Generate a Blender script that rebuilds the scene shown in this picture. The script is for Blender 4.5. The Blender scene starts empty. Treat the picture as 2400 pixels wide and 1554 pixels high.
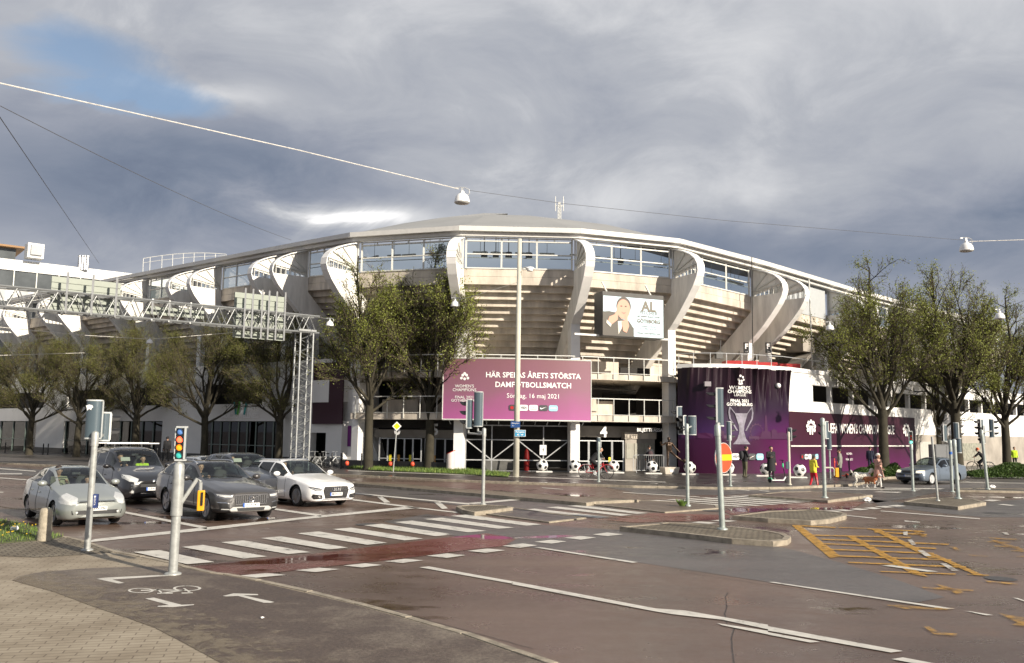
import bpy, bmesh, math, random
from mathutils import Vector, Matrix, Euler
from mathutils.bvhtree import BVHTree
from math import sin, cos, pi, radians, sqrt, atan2, hypot
R = random.Random(7)
S = bpy.context.scene
COLL = S.collection

# ------------------------------------------------------------------ camera
PW, PH = 2400, 1554
FPX, PITCH, ROLL, CAMH = 2050.0, 0.117, 0.012, 2.4
_fw = Vector((0, cos(PITCH), sin(PITCH))); _up = Vector((0, -sin(PITCH), cos(PITCH))); _rt = Vector((1, 0, 0))
C_R = _rt * cos(ROLL) + _up * sin(ROLL); C_U = -_rt * sin(ROLL) + _up * cos(ROLL); C_F = _fw
cd = bpy.data.cameras.new('camera'); cam = bpy.data.objects.new('camera', cd); COLL.objects.link(cam)
cd.sensor_width = 36; cd.lens = FPX / PW * 36; cd.clip_start = 0.1; cd.clip_end = 5000
m = Matrix.Identity(4)
for k in range(3):
    m[k][0] = C_R[k]; m[k][1] = C_U[k]; m[k][2] = -C_F[k]
m[2][3] = CAMH
cam.matrix_world = m
S.camera = cam

# ------------------------------------------------------------------ light
SUN_AZ, SUN_EL = radians(47), radians(23)     # azimuth measured from straight behind the camera towards the right
to_sun = Vector((sin(SUN_AZ) * cos(SUN_EL), -cos(SUN_AZ) * cos(SUN_EL), sin(SUN_EL)))
sd = bpy.data.lights.new('sun', 'SUN'); sd.energy = 5.0; sd.angle = radians(0.5); sd.color = (1.0, .90, .76)
so = bpy.data.objects.new('sun', sd); COLL.objects.link(so)
so.rotation_euler = to_sun.to_track_quat('Z', 'Y').to_euler(); so.location = (30, -20, 60)
S.view_settings.view_transform = 'Standard'; S.view_settings.look = 'None'
S.view_settings.exposure = 0.55; S.view_settings.gamma = 1; S.view_settings.use_curve_mapping = False
S.cycles.max_bounces = 6; S.cycles.transparent_max_bounces = 12; S.cycles.glossy_bounces = 3
S.cycles.transmission_bounces = 4; S.cycles.diffuse_bounces = 3; S.cycles.sample_clamp_indirect = 4
S.cycles.use_denoising = True

w = bpy.data.worlds.new('World'); S.world = w; w.use_nodes = True
def _world():
    nt = w.node_tree; N = nt.nodes; L = nt.links; N.clear()
    out = N.new('ShaderNodeOutputWorld'); bg = N.new('ShaderNodeBackground'); L.new(bg.outputs[0], out.inputs[0])
    sky = N.new('ShaderNodeTexSky'); sky.sky_type = 'NISHITA'; sky.sun_disc = False
    sky.sun_elevation = SUN_EL; sky.sun_rotation = pi - SUN_AZ
    tc = N.new('ShaderNodeTexCoord')
    def M(op, a, b=None, c=None):
        n = N.new('ShaderNodeMath'); n.operation = op
        for i, v in enumerate((a, b, c)):
            if v is None: continue
            if isinstance(v, (int, float)): n.inputs[i].default_value = v
            else: L.new(v, n.inputs[i])
        return n.outputs[0]
    sep = N.new('ShaderNodeSeparateXYZ'); L.new(tc.outputs['Generated'], sep.inputs[0])
    X, Y, Z = sep.outputs
    az = M('ARCTAN2', X, Y); el = M('ARCSINE', M('MINIMUM', M('MAXIMUM', Z, -1), 1))
    # cloud sheet coordinates: flat layer above the ground, streaks run across
    den = M('ADD', M('MAXIMUM', Z, 0.0), 0.40)
    u = M('DIVIDE', X, den); v = M('DIVIDE', Y, den)
    cmb = N.new('ShaderNodeCombineXYZ'); L.new(u, cmb.inputs[0]); L.new(v, cmb.inputs[1])
    def noise(scale, detail, rough, dist, sx=1, sy=1, off=0, rot=0):
        mp = N.new('ShaderNodeMapping'); mp.inputs['Scale'].default_value = (sx, sy, 1); mp.inputs['Location'].default_value = (off, off * .7, off * .3); mp.inputs['Rotation'].default_value = (0, 0, rot)
        L.new(cmb.outputs[0], mp.inputs[0])
        n = N.new('ShaderNodeTexNoise'); n.inputs['Scale'].default_value = scale; n.inputs['Detail'].default_value = detail
        n.inputs['Roughness'].default_value = rough; n.inputs['Distortion'].default_value = dist
        L.new(mp.outputs[0], n.inputs['Vector']); return n.outputs['Fac']
    n1 = noise(1.7, 8, .56, .5, 0.9, 1.0, 3.1, .5)
    n2 = noise(5.2, 7, .62, .6, .8, 1.0, 8.3, .5)
    n3 = noise(.8, 3, .5, .2, .8, 1.0, 14.0)
    azd = M('ADD', az, M('MULTIPLY', M('SUBTRACT', n2, .5), .22)); eld = M('ADD', el, M('MULTIPLY', M('SUBTRACT', n1, .5), .14))
    def blob(a0, e0, sa, se, wt):
        a = M('DIVIDE', M('SUBTRACT', azd, a0), sa); e = M('DIVIDE', M('SUBTRACT', eld, e0), se)
        q = M('ADD', M('MULTIPLY', a, a), M('MULTIPLY', e, e))
        return M('MULTIPLY', M('POWER', 2.71828, M('MULTIPLY', q, -1)), wt)
    def total(lst):
        t = None
        for b in lst:
            o = blob(*b); t = o if t is None else M('ADD', t, o)
        return t
    bright = M('ADD', M('ADD', M('MULTIPLY', M('SUBTRACT', n1, .5), .50), M('MULTIPLY', M('SUBTRACT', n2, .5), .52)), M('MULTIPLY', M('SUBTRACT', n3, .5), .35))
    bright = M('ADD', M('ADD', bright, .60), total([(-.19, .238, .085, .015, .58), (.26, .46, .36, .10, .16), (-.12, .46, .3, .10, .06), (-.42, .27, .25, .05, -.27), (-.50, .215, .2, .03, -.18),
            (.40, .20, .34, .045, -.34), (.1, .26, .2, .03, .10), (-.36, .352, .10, .014, .26), (-.28, .42, .16, .05, .08), (.46, .30, .2, .05, .05), (-.04, .215, .2, .02, .12), (.10, .275, .28, .05, .13)]))
    ramp = N.new('ShaderNodeValToRGB'); e = ramp.color_ramp.elements
    e[0].position = 0; e[0].color = (.075, .098, .155, 1)
    e[1].position = 1; e[1].color = (.76, .75, .75, 1)
    for pos, c in ((.25, (.145, .172, .228, 1)), (.48, (.224, .243, .292, 1)), (.68, (.325, .338, .370, 1)), (.86, (.485, .49, .505, 1))):
        q = ramp.color_ramp.elements.new(pos); q.color = c
    L.new(bright, ramp.inputs[0])
    blue = total([(-.47, .385, .10, .04, .85), (-.40, .338, .09, .026, .85), (-.54, .33, .08, .02, .4), (-.60, .46, .10, .03, .3)])
    blue = M('ADD', blue, M('MULTIPLY', M('SUBTRACT', M('MULTIPLY', n3, 1.0), .62), 2.0))
    blue = M('MINIMUM', M('MAXIMUM', M('ADD', M('MULTIPLY', M('SUBTRACT', blue, .22), 2.0), M('MULTIPLY', M('SUBTRACT', n2, .5), 1.2)), 0), .80)
    sk = N.new('ShaderNodeMix'); sk.data_type = 'RGBA'; sk.blend_type = 'MULTIPLY'; sk.inputs[0].default_value = 1
    L.new(sky.outputs[0], sk.inputs[6]); sk.inputs[7].default_value = (.088, .088, .088, 1)
    mx = N.new('ShaderNodeMix'); mx.data_type = 'RGBA'; L.new(blue, mx.inputs[0]); L.new(ramp.outputs[0], mx.inputs[6]); L.new(sk.outputs[2], mx.inputs[7])
    L.new(mx.outputs[2], bg.inputs[0]); bg.inputs[1].default_value = 1.0
_world()

# ------------------------------------------------------------------ photo pixel -> world helpers
def ray(x, y): return C_F + C_R * ((x - PW / 2) / FPX) + C_U * ((PH / 2 - y) / FPX)
def G(x, y, z=0.0):
    d = ray(x, y); t = (z - CAMH) / d.z; return Vector((d.x * t, d.y * t, z))
def P(x, y, Y):
    d = ray(x, y); t = Y / d.y; return Vector((d.x * t, Y, CAMH + d.z * t))

# ------------------------------------------------------------------ materials
MATS = {}
def mat(name, col, rough=.6, metal=0.0, var=.12, vscale=3.0, bump=0.0, bscale=40.0, spec=None, emis=0.0, coat=0.0, col2=None, streak=0):
    if name in MATS: return MATS[name]
    m = bpy.data.materials.new(name); m.use_nodes = True; nt = m.node_tree; N = nt.nodes; L = nt.links
    b = N['Principled BSDF']; b.inputs['Roughness'].default_value = rough; b.inputs['Metallic'].default_value = metal
    c = tuple(col) + (1,)
    if spec is not None: b.inputs['Specular IOR Level'].default_value = spec
    if coat: b.inputs['Coat Weight'].default_value = coat; b.inputs['Coat Roughness'].default_value = .04
    if var or bump:
        tc = N.new('ShaderNodeTexCoord')
    if var:
        n = N.new('ShaderNodeTexNoise'); n.inputs['Scale'].default_value = vscale; n.inputs['Detail'].default_value = 6; n.inputs['Roughness'].default_value = .6
        L.new(tc.outputs['Object'], n.inputs['Vector'])
        if streak:      # rain streaks running down the concrete
            mp = N.new('ShaderNodeMapping'); mp.inputs['Scale'].default_value = (1, 1, streak); L.new(tc.outputs['Object'], mp.inputs[0]); L.new(mp.outputs[0], n.inputs['Vector'])
        r = N.new('ShaderNodeValToRGB'); L.new(n.outputs['Fac'], r.inputs[0])
        lo = col2 if col2 else tuple(x * (1 - var) for x in col); hi = tuple(min(1, x * (1 + var * .6)) for x in col)
        r.color_ramp.elements[0].position = .3; r.color_ramp.elements[0].color = tuple(lo) + (1,)
        r.color_ramp.elements[1].position = .62; r.color_ramp.elements[1].color = tuple(hi) + (1,)
        L.new(r.outputs[0], b.inputs['Base Color'])
    else: b.inputs['Base Color'].default_value = c
    if bump:
        n2 = N.new('ShaderNodeTexNoise'); n2.inputs['Scale'].default_value = bscale; n2.inputs['Detail'].default_value = 4
        L.new(tc.outputs['Object'], n2.inputs['Vector'])
        bp = N.new('ShaderNodeBump'); bp.inputs['Strength'].default_value = bump; bp.inputs['Distance'].default_value = .02
        L.new(n2.outputs['Fac'], bp.inputs['Height']); L.new(bp.outputs[0], b.inputs['Normal'])
    if emis: b.inputs['Emission Color'].default_value = c; b.inputs['Emission Strength'].default_value = emis
    MATS[name] = m; return m
def glass(name, tint=(.5, .55, .55), refl=1.0, rough=.02, ior=1.5):
    if name in MATS: return MATS[name]
    m = bpy.data.materials.new(name); m.use_nodes = True; nt = m.node_tree; N = nt.nodes; L = nt.links; N.clear()
    o = N.new('ShaderNodeOutputMaterial'); t = N.new('ShaderNodeBsdfTransparent'); t.inputs[0].default_value = tuple(tint) + (1,)
    g = N.new('ShaderNodeBsdfGlossy'); g.inputs['Roughness'].default_value = rough; g.inputs[0].default_value = (refl, refl, refl, 1)
    f = N.new('ShaderNodeFresnel'); ge = N.new('ShaderNodeNewGeometry'); mm = N.new('ShaderNodeMath'); mm.operation = 'MULTIPLY_ADD'; L.new(ge.outputs['Backfacing'], mm.inputs[0]); mm.inputs[1].default_value = 1 / ior - ior; mm.inputs[2].default_value = ior; L.new(mm.outputs[0], f.inputs[0])
    mx = N.new('ShaderNodeMixShader'); L.new(f.outputs[0], mx.inputs[0]); L.new(t.outputs[0], mx.inputs[1]); L.new(g.outputs[0], mx.inputs[2]); L.new(mx.outputs[0], o.inputs[0])
    MATS[name] = m; return m

# ------------------------------------------------------------------ mesh builder
def wmat(o):
    m = Matrix.Identity(4)
    while o is not None:
        m = Matrix.Translation(o.location) @ o.rotation_euler.to_matrix().to_4x4() @ Matrix.Diagonal(o.scale).to_4x4() @ m; o = o.parent
    return m
class MB:
    def __init__(s): s.v = []; s.f = []; s.mi = []
    def add(s, vs, fs, mi=0):
        b = len(s.v); s.v += [Vector(q) for q in vs]; s.f += [tuple(b + i for i in f) for f in fs]; s.mi += [mi] * len(fs); return s
    def box(s, c, d, rz=0, mi=0, tilt=None):
        x, y, z = d[0] / 2, d[1] / 2, d[2] / 2
        M = Matrix.Translation(c) @ (tilt if tilt is not None else Matrix.Rotation(rz, 4, 'Z'))
        vs = [M @ Vector((a * x, b * y, e * z)) for e in (-1, 1) for a, b in ((-1, -1), (1, -1), (1, 1), (-1, 1))]
        return s.add(vs, [(3, 2, 1, 0), (4, 5, 6, 7), (0, 1, 5, 4), (1, 2, 6, 5), (2, 3, 7, 6), (3, 0, 4, 7)], mi)
    def hexa(s, a, b, mi=0):
        # a, b: two matching polygons (lists of points)
        n = len(a); fs = [tuple(reversed(range(n))), tuple(range(n, 2 * n))] + [(i, (i + 1) % n, n + (i + 1) % n, n + i) for i in range(n)]
        return s.add(list(a) + list(b), fs, mi)
    def prism(s, pts, vec, mi=0):
        v = Vector(vec); return s.hexa([Vector(p) for p in pts], [Vector(p) + v for p in pts], mi)
    def quad(s, a, b, c, d, mi=0): return s.add([a, b, c, d], [(0, 1, 2, 3)], mi)
    def poly(s, pts, mi=0): return s.add(pts, [tuple(range(len(pts)))], mi)
    def beam(s, a, b, w, h, mi=0, up=(0, 0, 1)):
        a, b = Vector(a), Vector(b); d = (b - a).normalized(); u = Vector(up)
        if abs(d.dot(u)) > .99: u = Vector((0, 1, 0))
        x = d.cross(u).normalized(); y = x.cross(d)
        q = [x * (i * w / 2) + y * (j * h / 2) for i, j in ((-1, -1), (1, -1), (1, 1), (-1, 1))]
        return s.hexa([a + k for k in q], [b + k for k in q], mi)
    def path(s, pts, r, n=8, mi=0, cap=True, closed=False):
        pts = [Vector(p) for p in pts]; m = len(pts)
        if not isinstance(r, (list, tuple)): r = [r] * m
        rings = []; prev = None
        for i in range(m):
            if closed: d = pts[(i + 1) % m] - pts[i - 1]
            else: d = pts[min(i + 1, m - 1)] - pts[max(i - 1, 0)]
            d = d.normalized() if d.length > 1e-9 else Vector((0, 0, 1))
            if prev is None:
                ref = Vector((0, 0, 1)) if abs(d.z) < .9 else Vector((1, 0, 0)); x = d.cross(ref).normalized()
            else: x = (prev - d * prev.dot(d)).normalized()
            prev = x; y = d.cross(x)
            rings.append([pts[i] + (x * cos(2 * pi * k / n) + y * sin(2 * pi * k / n)) * r[i] for k in range(n)])
        vs = [p for g in rings for p in g]; fs = []
        for i in range(m if closed else m - 1):
            j = (i + 1) % m
            for k in range(n): fs.append((i * n + k, i * n + (k + 1) % n, j * n + (k + 1) % n, j * n + k))
        if cap and not closed: fs.append(tuple(reversed(range(n)))); fs.append(tuple((m - 1) * n + k for k in range(n)))
        return s.add(vs, fs, mi)
    def tube(s, a, b, r, r2=None, n=8, mi=0): return s.path([a, b], [r, r if r2 is None else r2], n, mi)
    def lathe(s, prof, c=(0, 0, 0), n=16, mi=0, axis=None):
        M = Matrix.Translation(c) @ (axis if axis is not None else Matrix.Identity(4)); vs = []; fs = []
        for r, z in prof:
            for k in range(n): vs.append(M @ Vector((r * cos(2 * pi * k / n), r * sin(2 * pi * k / n), z)))
        for i in range(len(prof) - 1):
            for k in range(n): fs.append((i * n + k, i * n + (k + 1) % n, (i + 1) * n + (k + 1) % n, (i + 1) * n + k))
        if prof[0][0] > 1e-6: fs.append(tuple(reversed(range(n))))
        if prof[-1][0] > 1e-6: fs.append(tuple((len(prof) - 1) * n + k for k in range(n)))
        return s.add(vs, fs, mi)
    def ball(s, c, r, nu=14, nv=9, mi=0, M3=None):
        r = (r, r, r) if isinstance(r, (int, float)) else r; c = Vector(c); vs = []; fs = []
        for i in range(nv + 1):
            t = pi * i / nv
            for k in range(nu):
                q = Vector((r[0] * sin(t) * cos(2 * pi * k / nu), r[1] * sin(t) * sin(2 * pi * k / nu), r[2] * cos(t)))
                vs.append(c + (M3 @ q if M3 is not None else q))
        for i in range(nv):
            for k in range(nu): fs.append((i * nu + k, (i + 1) * nu + k, (i + 1) * nu + (k + 1) % nu, i * nu + (k + 1) % nu))
        return s.add(vs, fs, mi)
    def build(s, name, mats, parent=None, smooth=False, world=True, weld=False, bevel=0.0, angle=None):
        me = bpy.data.meshes.new(name)
        vs = s.v
        if parent is not None and world:
            inv = wmat(parent).inverted(); vs = [inv @ q for q in vs]
        me.from_pydata([tuple(q) for q in vs], [], s.f)
        if not isinstance(mats, (list, tuple)): mats = [mats]
        for q in mats: me.materials.append(q)
        me.polygons.foreach_set('material_index', s.mi)
        if weld or bevel:
            bm = bmesh.new(); bm.from_mesh(me); bmesh.ops.remove_doubles(bm, verts=bm.verts, dist=1e-5)
            if bevel:
                es = [e for e in bm.edges if len(e.link_faces) == 2 and e.calc_face_angle(0) > .6]
                bmesh.ops.bevel(bm, geom=es, offset=bevel, segments=2, affect='EDGES', profile=.5, clamp_overlap=True)
            bm.to_mesh(me); bm.free()
        if smooth:
            if angle is None: me.polygons.foreach_set('use_smooth', [True] * len(me.polygons))
            else: me.shade_flat(); me.set_sharp_from_angle(angle=angle); me.polygons.foreach_set('use_smooth', [True] * len(me.polygons))
        me.update()
        o = bpy.data.objects.new(name, me); COLL.objects.link(o)
        if parent is not None: o.parent = parent
        return o
def tag(o, label=None, cat=None, group=None, kind=None):
    if label: o['label'] = label
    if cat: o['category'] = cat
    if group: o['group'] = group
    if kind: o['kind'] = kind
    return o
def thing(name, label, cat, loc=(0, 0, 0), rz=0, group=None):
    o = bpy.data.objects.new(name, None); COLL.objects.link(o); o.empty_display_size = .3
    o.location = loc; o.rotation_euler = (0, 0, rz); return tag(o, label, cat, group)
def struct(name, mb, mats, **k):
    return tag(mb.build(name, mats, **k), kind='structure')
def kids(o): return [c for c in COLL.objects if c.parent == o]
def copy_tree(o, loc=None, rz=None, label=None, scale=None, group=None):
    c = o.copy(); COLL.objects.link(c)
    if loc is not None: c.location = loc
    if rz is not None: c.rotation_euler = (0, 0, rz)
    if scale is not None: c.scale = (scale,) * 3
    if label: c['label'] = label
    if group: c['group'] = group
    for p in kids(o):
        q = p.copy(); COLL.objects.link(q); q.parent = c
        for s_ in kids(p):
            t = s_.copy(); COLL.objects.link(t); t.parent = q
    return c
FONT_CACHE = {}
def text_mb(mb, txt, place, size, mi=0, align='CENTER', shear=0.0, bold=0.0, squeeze=1.0, seg=2):
    """adds lettering to mb; place(u, v) maps text-plane coordinates (metres) to a world point"""
    cu = bpy.data.curves.new('t', 'FONT'); cu.body = txt; cu.size = size; cu.align_x = align; cu.align_y = 'CENTER'; cu.resolution_u = seg; cu.shear = shear; cu.offset = bold
    o = bpy.data.objects.new('t', cu); me = o.to_mesh()
    vs = [place(q.co.x * squeeze, q.co.y) for q in me.vertices]; fs = [tuple(p.vertices) for p in me.polygons]
    mb.add(vs, fs, mi); o.to_mesh_clear(); bpy.data.objects.remove(o); bpy.data.curves.remove(cu)
def plane(o, u, v):
    o, u, v = Vector(o), Vector(u).normalized(), Vector(v).normalized(); return lambda a, b: o + u * a + v * b
def lines(parent, m_, *rows):
    for txt, place, size, bold in rows:
        mb = MB(); text_mb(mb, txt, place, size, bold=bold); mb.build('lettering', m_, parent)
def rrect(w, h, r, n=4):
    pts = []
    for cx, cy, a0 in ((w / 2 - r, h / 2 - r, 0), (-w / 2 + r, h / 2 - r, pi / 2), (-w / 2 + r, -h / 2 + r, pi), (w / 2 - r, -h / 2 + r, 1.5 * pi)):
        for i in range(n + 1): a = a0 + i * pi / 2 / n; pts.append((cx + r * cos(a), cy + r * sin(a)))
    return pts
def circ(r, n=24, c=(0, 0)): return [(c[0] + r * cos(2 * pi * k / n), c[1] + r * sin(2 * pi * k / n)) for k in range(n)]
# ------------------------------------------------------------------ ground, roads, pavements, markings
RD = (G(2110, 1528) - G(985, 1327)).normalized()      # direction of travel towards the camera's right
RANG = atan2(RD.y, RD.x)
def ground_mat(name, a, b, c=None, rough=(.35, .6), streak=.75, grain=.3, puddle=0.0, speck=0.0, bump=.25):
    m = bpy.data.materials.new(name); m.use_nodes = True; nt = m.node_tree; N = nt.nodes; L = nt.links
    bs = N['Principled BSDF']; geo = N.new('ShaderNodeNewGeometry')
    def mp(rot, sc):
        q = N.new('ShaderNodeMapping'); q.vector_type = 'TEXTURE' if False else 'POINT'; q.inputs['Rotation'].default_value = (0, 0, -rot); q.inputs['Scale'].default_value = sc
        L.new(geo.outputs['Position'], q.inputs[0]); return q.outputs[0]
    def noise(vec, sc, det=5, ro=.6, dist=0.0):
        n = N.new('ShaderNodeTexNoise'); n.inputs['Scale'].default_value = sc; n.inputs['Detail'].default_value = det; n.inputs['Roughness'].default_value = ro; n.inputs['Distortion'].default_value = dist
        L.new(vec, n.inputs['Vector']); return n.outputs['Fac']
    def M(op, x, y=None):
        n = N.new('ShaderNodeMath'); n.operation = op
        for i, q in enumerate((x, y)):
            if q is None: continue
            if isinstance(q, (int, float)): n.inputs[i].default_value = q
            else: L.new(q, n.inputs[i])
        return n.outputs[0]
    def ramp(f, p0, p1, c0=(0, 0, 0), c1=(1, 1, 1)):
        r = N.new('ShaderNodeValToRGB'); L.new(f, r.inputs[0]); e = r.color_ramp.elements
        e[0].position = p0; e[0].color = tuple(c0) + (1,); e[1].position = p1; e[1].color = tuple(c1) + (1,); return r.outputs[0]
    along = mp(RANG, (.06, .55, 1)); iso = mp(0, (1, 1, 1))
    st = noise(along, 1.0, 6, .55, .4); big = noise(iso, .16, 4, .5); gr = noise(iso, 21, 6, .85); md = noise(iso, 1.7, 6, .6)
    f = M('ADD', M('MULTIPLY', M('SUBTRACT', st, .5), streak * 2.2), M('ADD', M('MULTIPLY', M('SUBTRACT', big, .5), 1.1), M('ADD', .5, M('MULTIPLY', M('SUBTRACT', md, .5), .5))))
    col = ramp(f, .2, .8, a, b)
    if c:
        cm = N.new('ShaderNodeMix'); cm.data_type = 'RGBA'; L.new(ramp(M('ADD', M('MULTIPLY', big, .6), M('MULTIPLY', md, .4)), .48, .62), cm.inputs[0]); L.new(col, cm.inputs[6]); cm.inputs[7].default_value = tuple(c) + (1,); col = cm.outputs[2]
    g = N.new('ShaderNodeMix'); g.data_type = 'RGBA'; g.blend_type = 'MULTIPLY'; g.inputs[0].default_value = 1
    L.new(col, g.inputs[6]); L.new(ramp(gr, .36, .62, (1 - grain,) * 3, (1 + grain * .0,) * 3), g.inputs[7]); col = g.outputs[2]
    if speck:
        sp = N.new('ShaderNodeTexVoronoi'); sp.inputs['Scale'].default_value = 45; L.new(iso, sp.inputs['Vector'])
        mx = N.new('ShaderNodeMix'); mx.data_type = 'RGBA'; L.new(M('MULTIPLY', M('LESS_THAN', sp.outputs['Distance'], .16), speck), mx.inputs[0]); L.new(col, mx.inputs[6]); mx.inputs[7].default_value = tuple(min(1, q * 2.6) for q in b) + (1,); col = mx.outputs[2]
    rgh = M('ADD', rough[0], M('MULTIPLY', ramp(M('ADD', M('MULTIPLY', st, .5), M('MULTIPLY', md, .5)), .38, .62), rough[1] - rough[0]))
    bump_s = bump
    if puddle:
        pd = ramp(M('ADD', M('MULTIPLY', noise(mp(RANG, (.35, .8, 1)), .55, 4, .55, .6), .8), M('MULTIPLY', md, .2)), .60 - .12 * puddle, .66 - .12 * puddle)
        rgh = M('MULTIPLY', rgh, M('SUBTRACT', 1, M('MULTIPLY', pd, .86)))
        dk = N.new('ShaderNodeMix'); dk.data_type = 'RGBA'; dk.blend_type = 'MULTIPLY'; L.new(pd, dk.inputs[0]); L.new(col, dk.inputs[6]); dk.inputs[7].default_value = (.6, .58, .57, 1); col = dk.outputs[2]
    L.new(col, bs.inputs['Base Color']); L.new(rgh, bs.inputs['Roughness']); bs.inputs['Specular IOR Level'].default_value = .5
    bp = N.new('ShaderNodeBump'); bp.inputs['Distance'].default_value = .01
    if puddle: L.new(M('MULTIPLY', M('SUBTRACT', 1, pd), bump_s), bp.inputs['Strength'])
    else: bp.inputs['Strength'].default_value = bump_s
    L.new(gr, bp.inputs['Height']); L.new(bp.outputs[0], bs.inputs['Normal'])
    MATS[name] = m; return m
def brick_mat(name, c1, c2, mortar, w_, h_, rot, msize=.012, rough=.8, off=.5):
    m = bpy.data.materials.new(name); m.use_nodes = True; nt = m.node_tree; N = nt.nodes; L = nt.links; bs = N['Principled BSDF']
    geo = N.new('ShaderNodeNewGeometry'); q = N.new('ShaderNodeMapping'); q.inputs['Rotation'].default_value = (0, 0, -rot); L.new(geo.outputs['Position'], q.inputs[0])
    wn = N.new('ShaderNodeTexNoise'); wn.inputs['Scale'].default_value = 2.2; wn.inputs['Detail'].default_value = 3; L.new(q.outputs[0], wn.inputs['Vector'])
    va = N.new('ShaderNodeVectorMath'); va.operation = 'MULTIPLY_ADD'; L.new(wn.outputs['Color'], va.inputs[0]); va.inputs[1].default_value = (.03, .03, 0); L.new(q.outputs[0], va.inputs[2])
    b = N.new('ShaderNodeTexBrick'); L.new(va.outputs[0], b.inputs['Vector']); b.inputs['Scale'].default_value = 1; b.inputs['Brick Width'].default_value = w_; b.inputs['Row Height'].default_value = h_
    b.inputs['Mortar Size'].default_value = msize; b.inputs['Color1'].default_value = tuple(c1) + (1,); b.inputs['Color2'].default_value = tuple(c2) + (1,); b.inputs['Mortar'].default_value = tuple(mortar) + (1,); b.offset = off; b.inputs['Bias'].default_value = -.35
    n = N.new('ShaderNodeTexNoise'); n.inputs['Scale'].default_value = .9; n.inputs['Detail'].default_value = 8; n.inputs['Roughness'].default_value = .65; L.new(q.outputs[0], n.inputs['Vector'])
    r = N.new('ShaderNodeValToRGB'); r.color_ramp.elements[0].position = .3; r.color_ramp.elements[0].color = (.62, .58, .54, 1); r.color_ramp.elements[1].position = .62; r.color_ramp.elements[1].color = (1.05, 1.05, 1.05, 1); L.new(n.outputs['Fac'], r.inputs[0])
    x = N.new('ShaderNodeMix'); x.data_type = 'RGBA'; x.blend_type = 'MULTIPLY'; x.inputs[0].default_value = 1; L.new(b.outputs['Color'], x.inputs[6]); L.new(r.outputs[0], x.inputs[7])
    L.new(x.outputs[2], bs.inputs['Base Color']); bs.inputs['Roughness'].default_value = rough
    bp = N.new('ShaderNodeBump'); bp.inputs['Strength'].default_value = .5; bp.inputs['Distance'].default_value = .02; L.new(b.outputs['Fac'], bp.inputs['Height']); bp.invert = True; L.new(bp.outputs[0], bs.inputs['Normal'])
    MATS[name] = m; return m
def paint_mat(name, col, wear=.35, rough=.6, soft=.10, top=.96, scale=2.6):
    m = bpy.data.materials.new(name); m.use_nodes = True; nt = m.node_tree; N = nt.nodes; L = nt.links; bs = N['Principled BSDF']; out = N['Material Output']
    geo = N.new('ShaderNodeNewGeometry')
    n = N.new('ShaderNodeTexNoise'); n.inputs['Scale'].default_value = scale; n.inputs['Detail'].default_value = 9; n.inputs['Roughness'].default_value = .72; L.new(geo.outputs['Position'], n.inputs['Vector'])
    r = N.new('ShaderNodeValToRGB'); r.color_ramp.elements[0].position = wear - soft * .5; r.color_ramp.elements[1].position = wear + soft * .5; r.color_ramp.elements[1].color = (top,) * 3 + (1,); L.new(n.outputs['Fac'], r.inputs[0])
    r2 = N.new('ShaderNodeValToRGB'); r2.color_ramp.elements[0].color = tuple(x * .72 for x in col) + (1,); r2.color_ramp.elements[1].color = tuple(col) + (1,); r2.color_ramp.elements[0].position = .35; r2.color_ramp.elements[1].position = .6; L.new(n.outputs['Fac'], r2.inputs[0])
    L.new(r2.outputs[0], bs.inputs['Base Color']); bs.inputs['Roughness'].default_value = rough
    t = N.new('ShaderNodeBsdfTransparent'); mx = N.new('ShaderNodeMixShader'); L.new(r.outputs[0], mx.inputs[0]); L.new(t.outputs[0], mx.inputs[1]); L.new(bs.outputs[0], mx.inputs[2]); L.new(mx.outputs[0], out.inputs[0])
    MATS[name] = m; return m

M_road = ground_mat('road_brown', (.108, .069, .052), (.190, .131, .101), rough=(.22, .52), puddle=.32, speck=.12)
M_asph = ground_mat('road_grey', (.086, .077, .074), (.158, .141, .133), rough=(.3, .58), puddle=.12, speck=.1)
M_red = ground_mat('crossing_red', (.16, .045, .032), (.20, .065, .048), rough=(.16, .45), puddle=.9)
M_cyc = ground_mat('cycle_asphalt', (.088, .063, .050), (.178, .136, .108), (.25, .21, .165), rough=(.55, .8), streak=.2, grain=.6, speck=.5, bump=.6)
M_pave = ground_mat('far_pavement', (.042, .037, .034), (.095, .083, .074), rough=(.28, .55), puddle=.3, speck=.1)
M_paver = brick_mat('beige_pavers', (.345, .295, .22), (.28, .235, .17), (.185, .15, .11), .30, .125, radians(14), .008)
M_cobb = brick_mat('cobble_stones', (.22, .19, .14), (.15, .125, .09), (.055, .045, .032), .16, .12, .3, .014, off=.3)
M_kerb = mat('granite_kerb', (.30, .26, .20), rough=.8, var=.35, vscale=5, bump=.5, bscale=30)
M_wht = paint_mat('white_road_paint', (.68, .65, .58), wear=.36)
M_wht2 = paint_mat('worn_white_road_paint', (.55, .52, .46), wear=.42)
M_yel = paint_mat('yellow_road_paint', (.56, .30, .04), wear=.42, soft=.24, top=.92, scale=7); M_yel2 = paint_mat('faded_yellow_paint', (.54, .30, .05), wear=.50, soft=.26, top=.8, scale=5)

def flat(pts, z): return [G(x, y, z) for x, y in pts]
def zpt(k, *pts):   # zoom-tile pixels -> photo pixels
    ox, oy, s = {'z3': (0, 1154, .2595), 'z4': (600, 1154, .2595), 'z5': (1200, 1154, .2595), 'z9': (1800, 1154, .2595), 'z1': (0, 900, .2161), 'zD': (1040, 960, .1557), 'zG': (1700, 1040, .15126), 'zH': (2060, 960, .14925), 'z6': (600, 780, .2595)}[k]
    return [(ox + x * s, oy + y * s) for x, y in pts]

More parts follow.
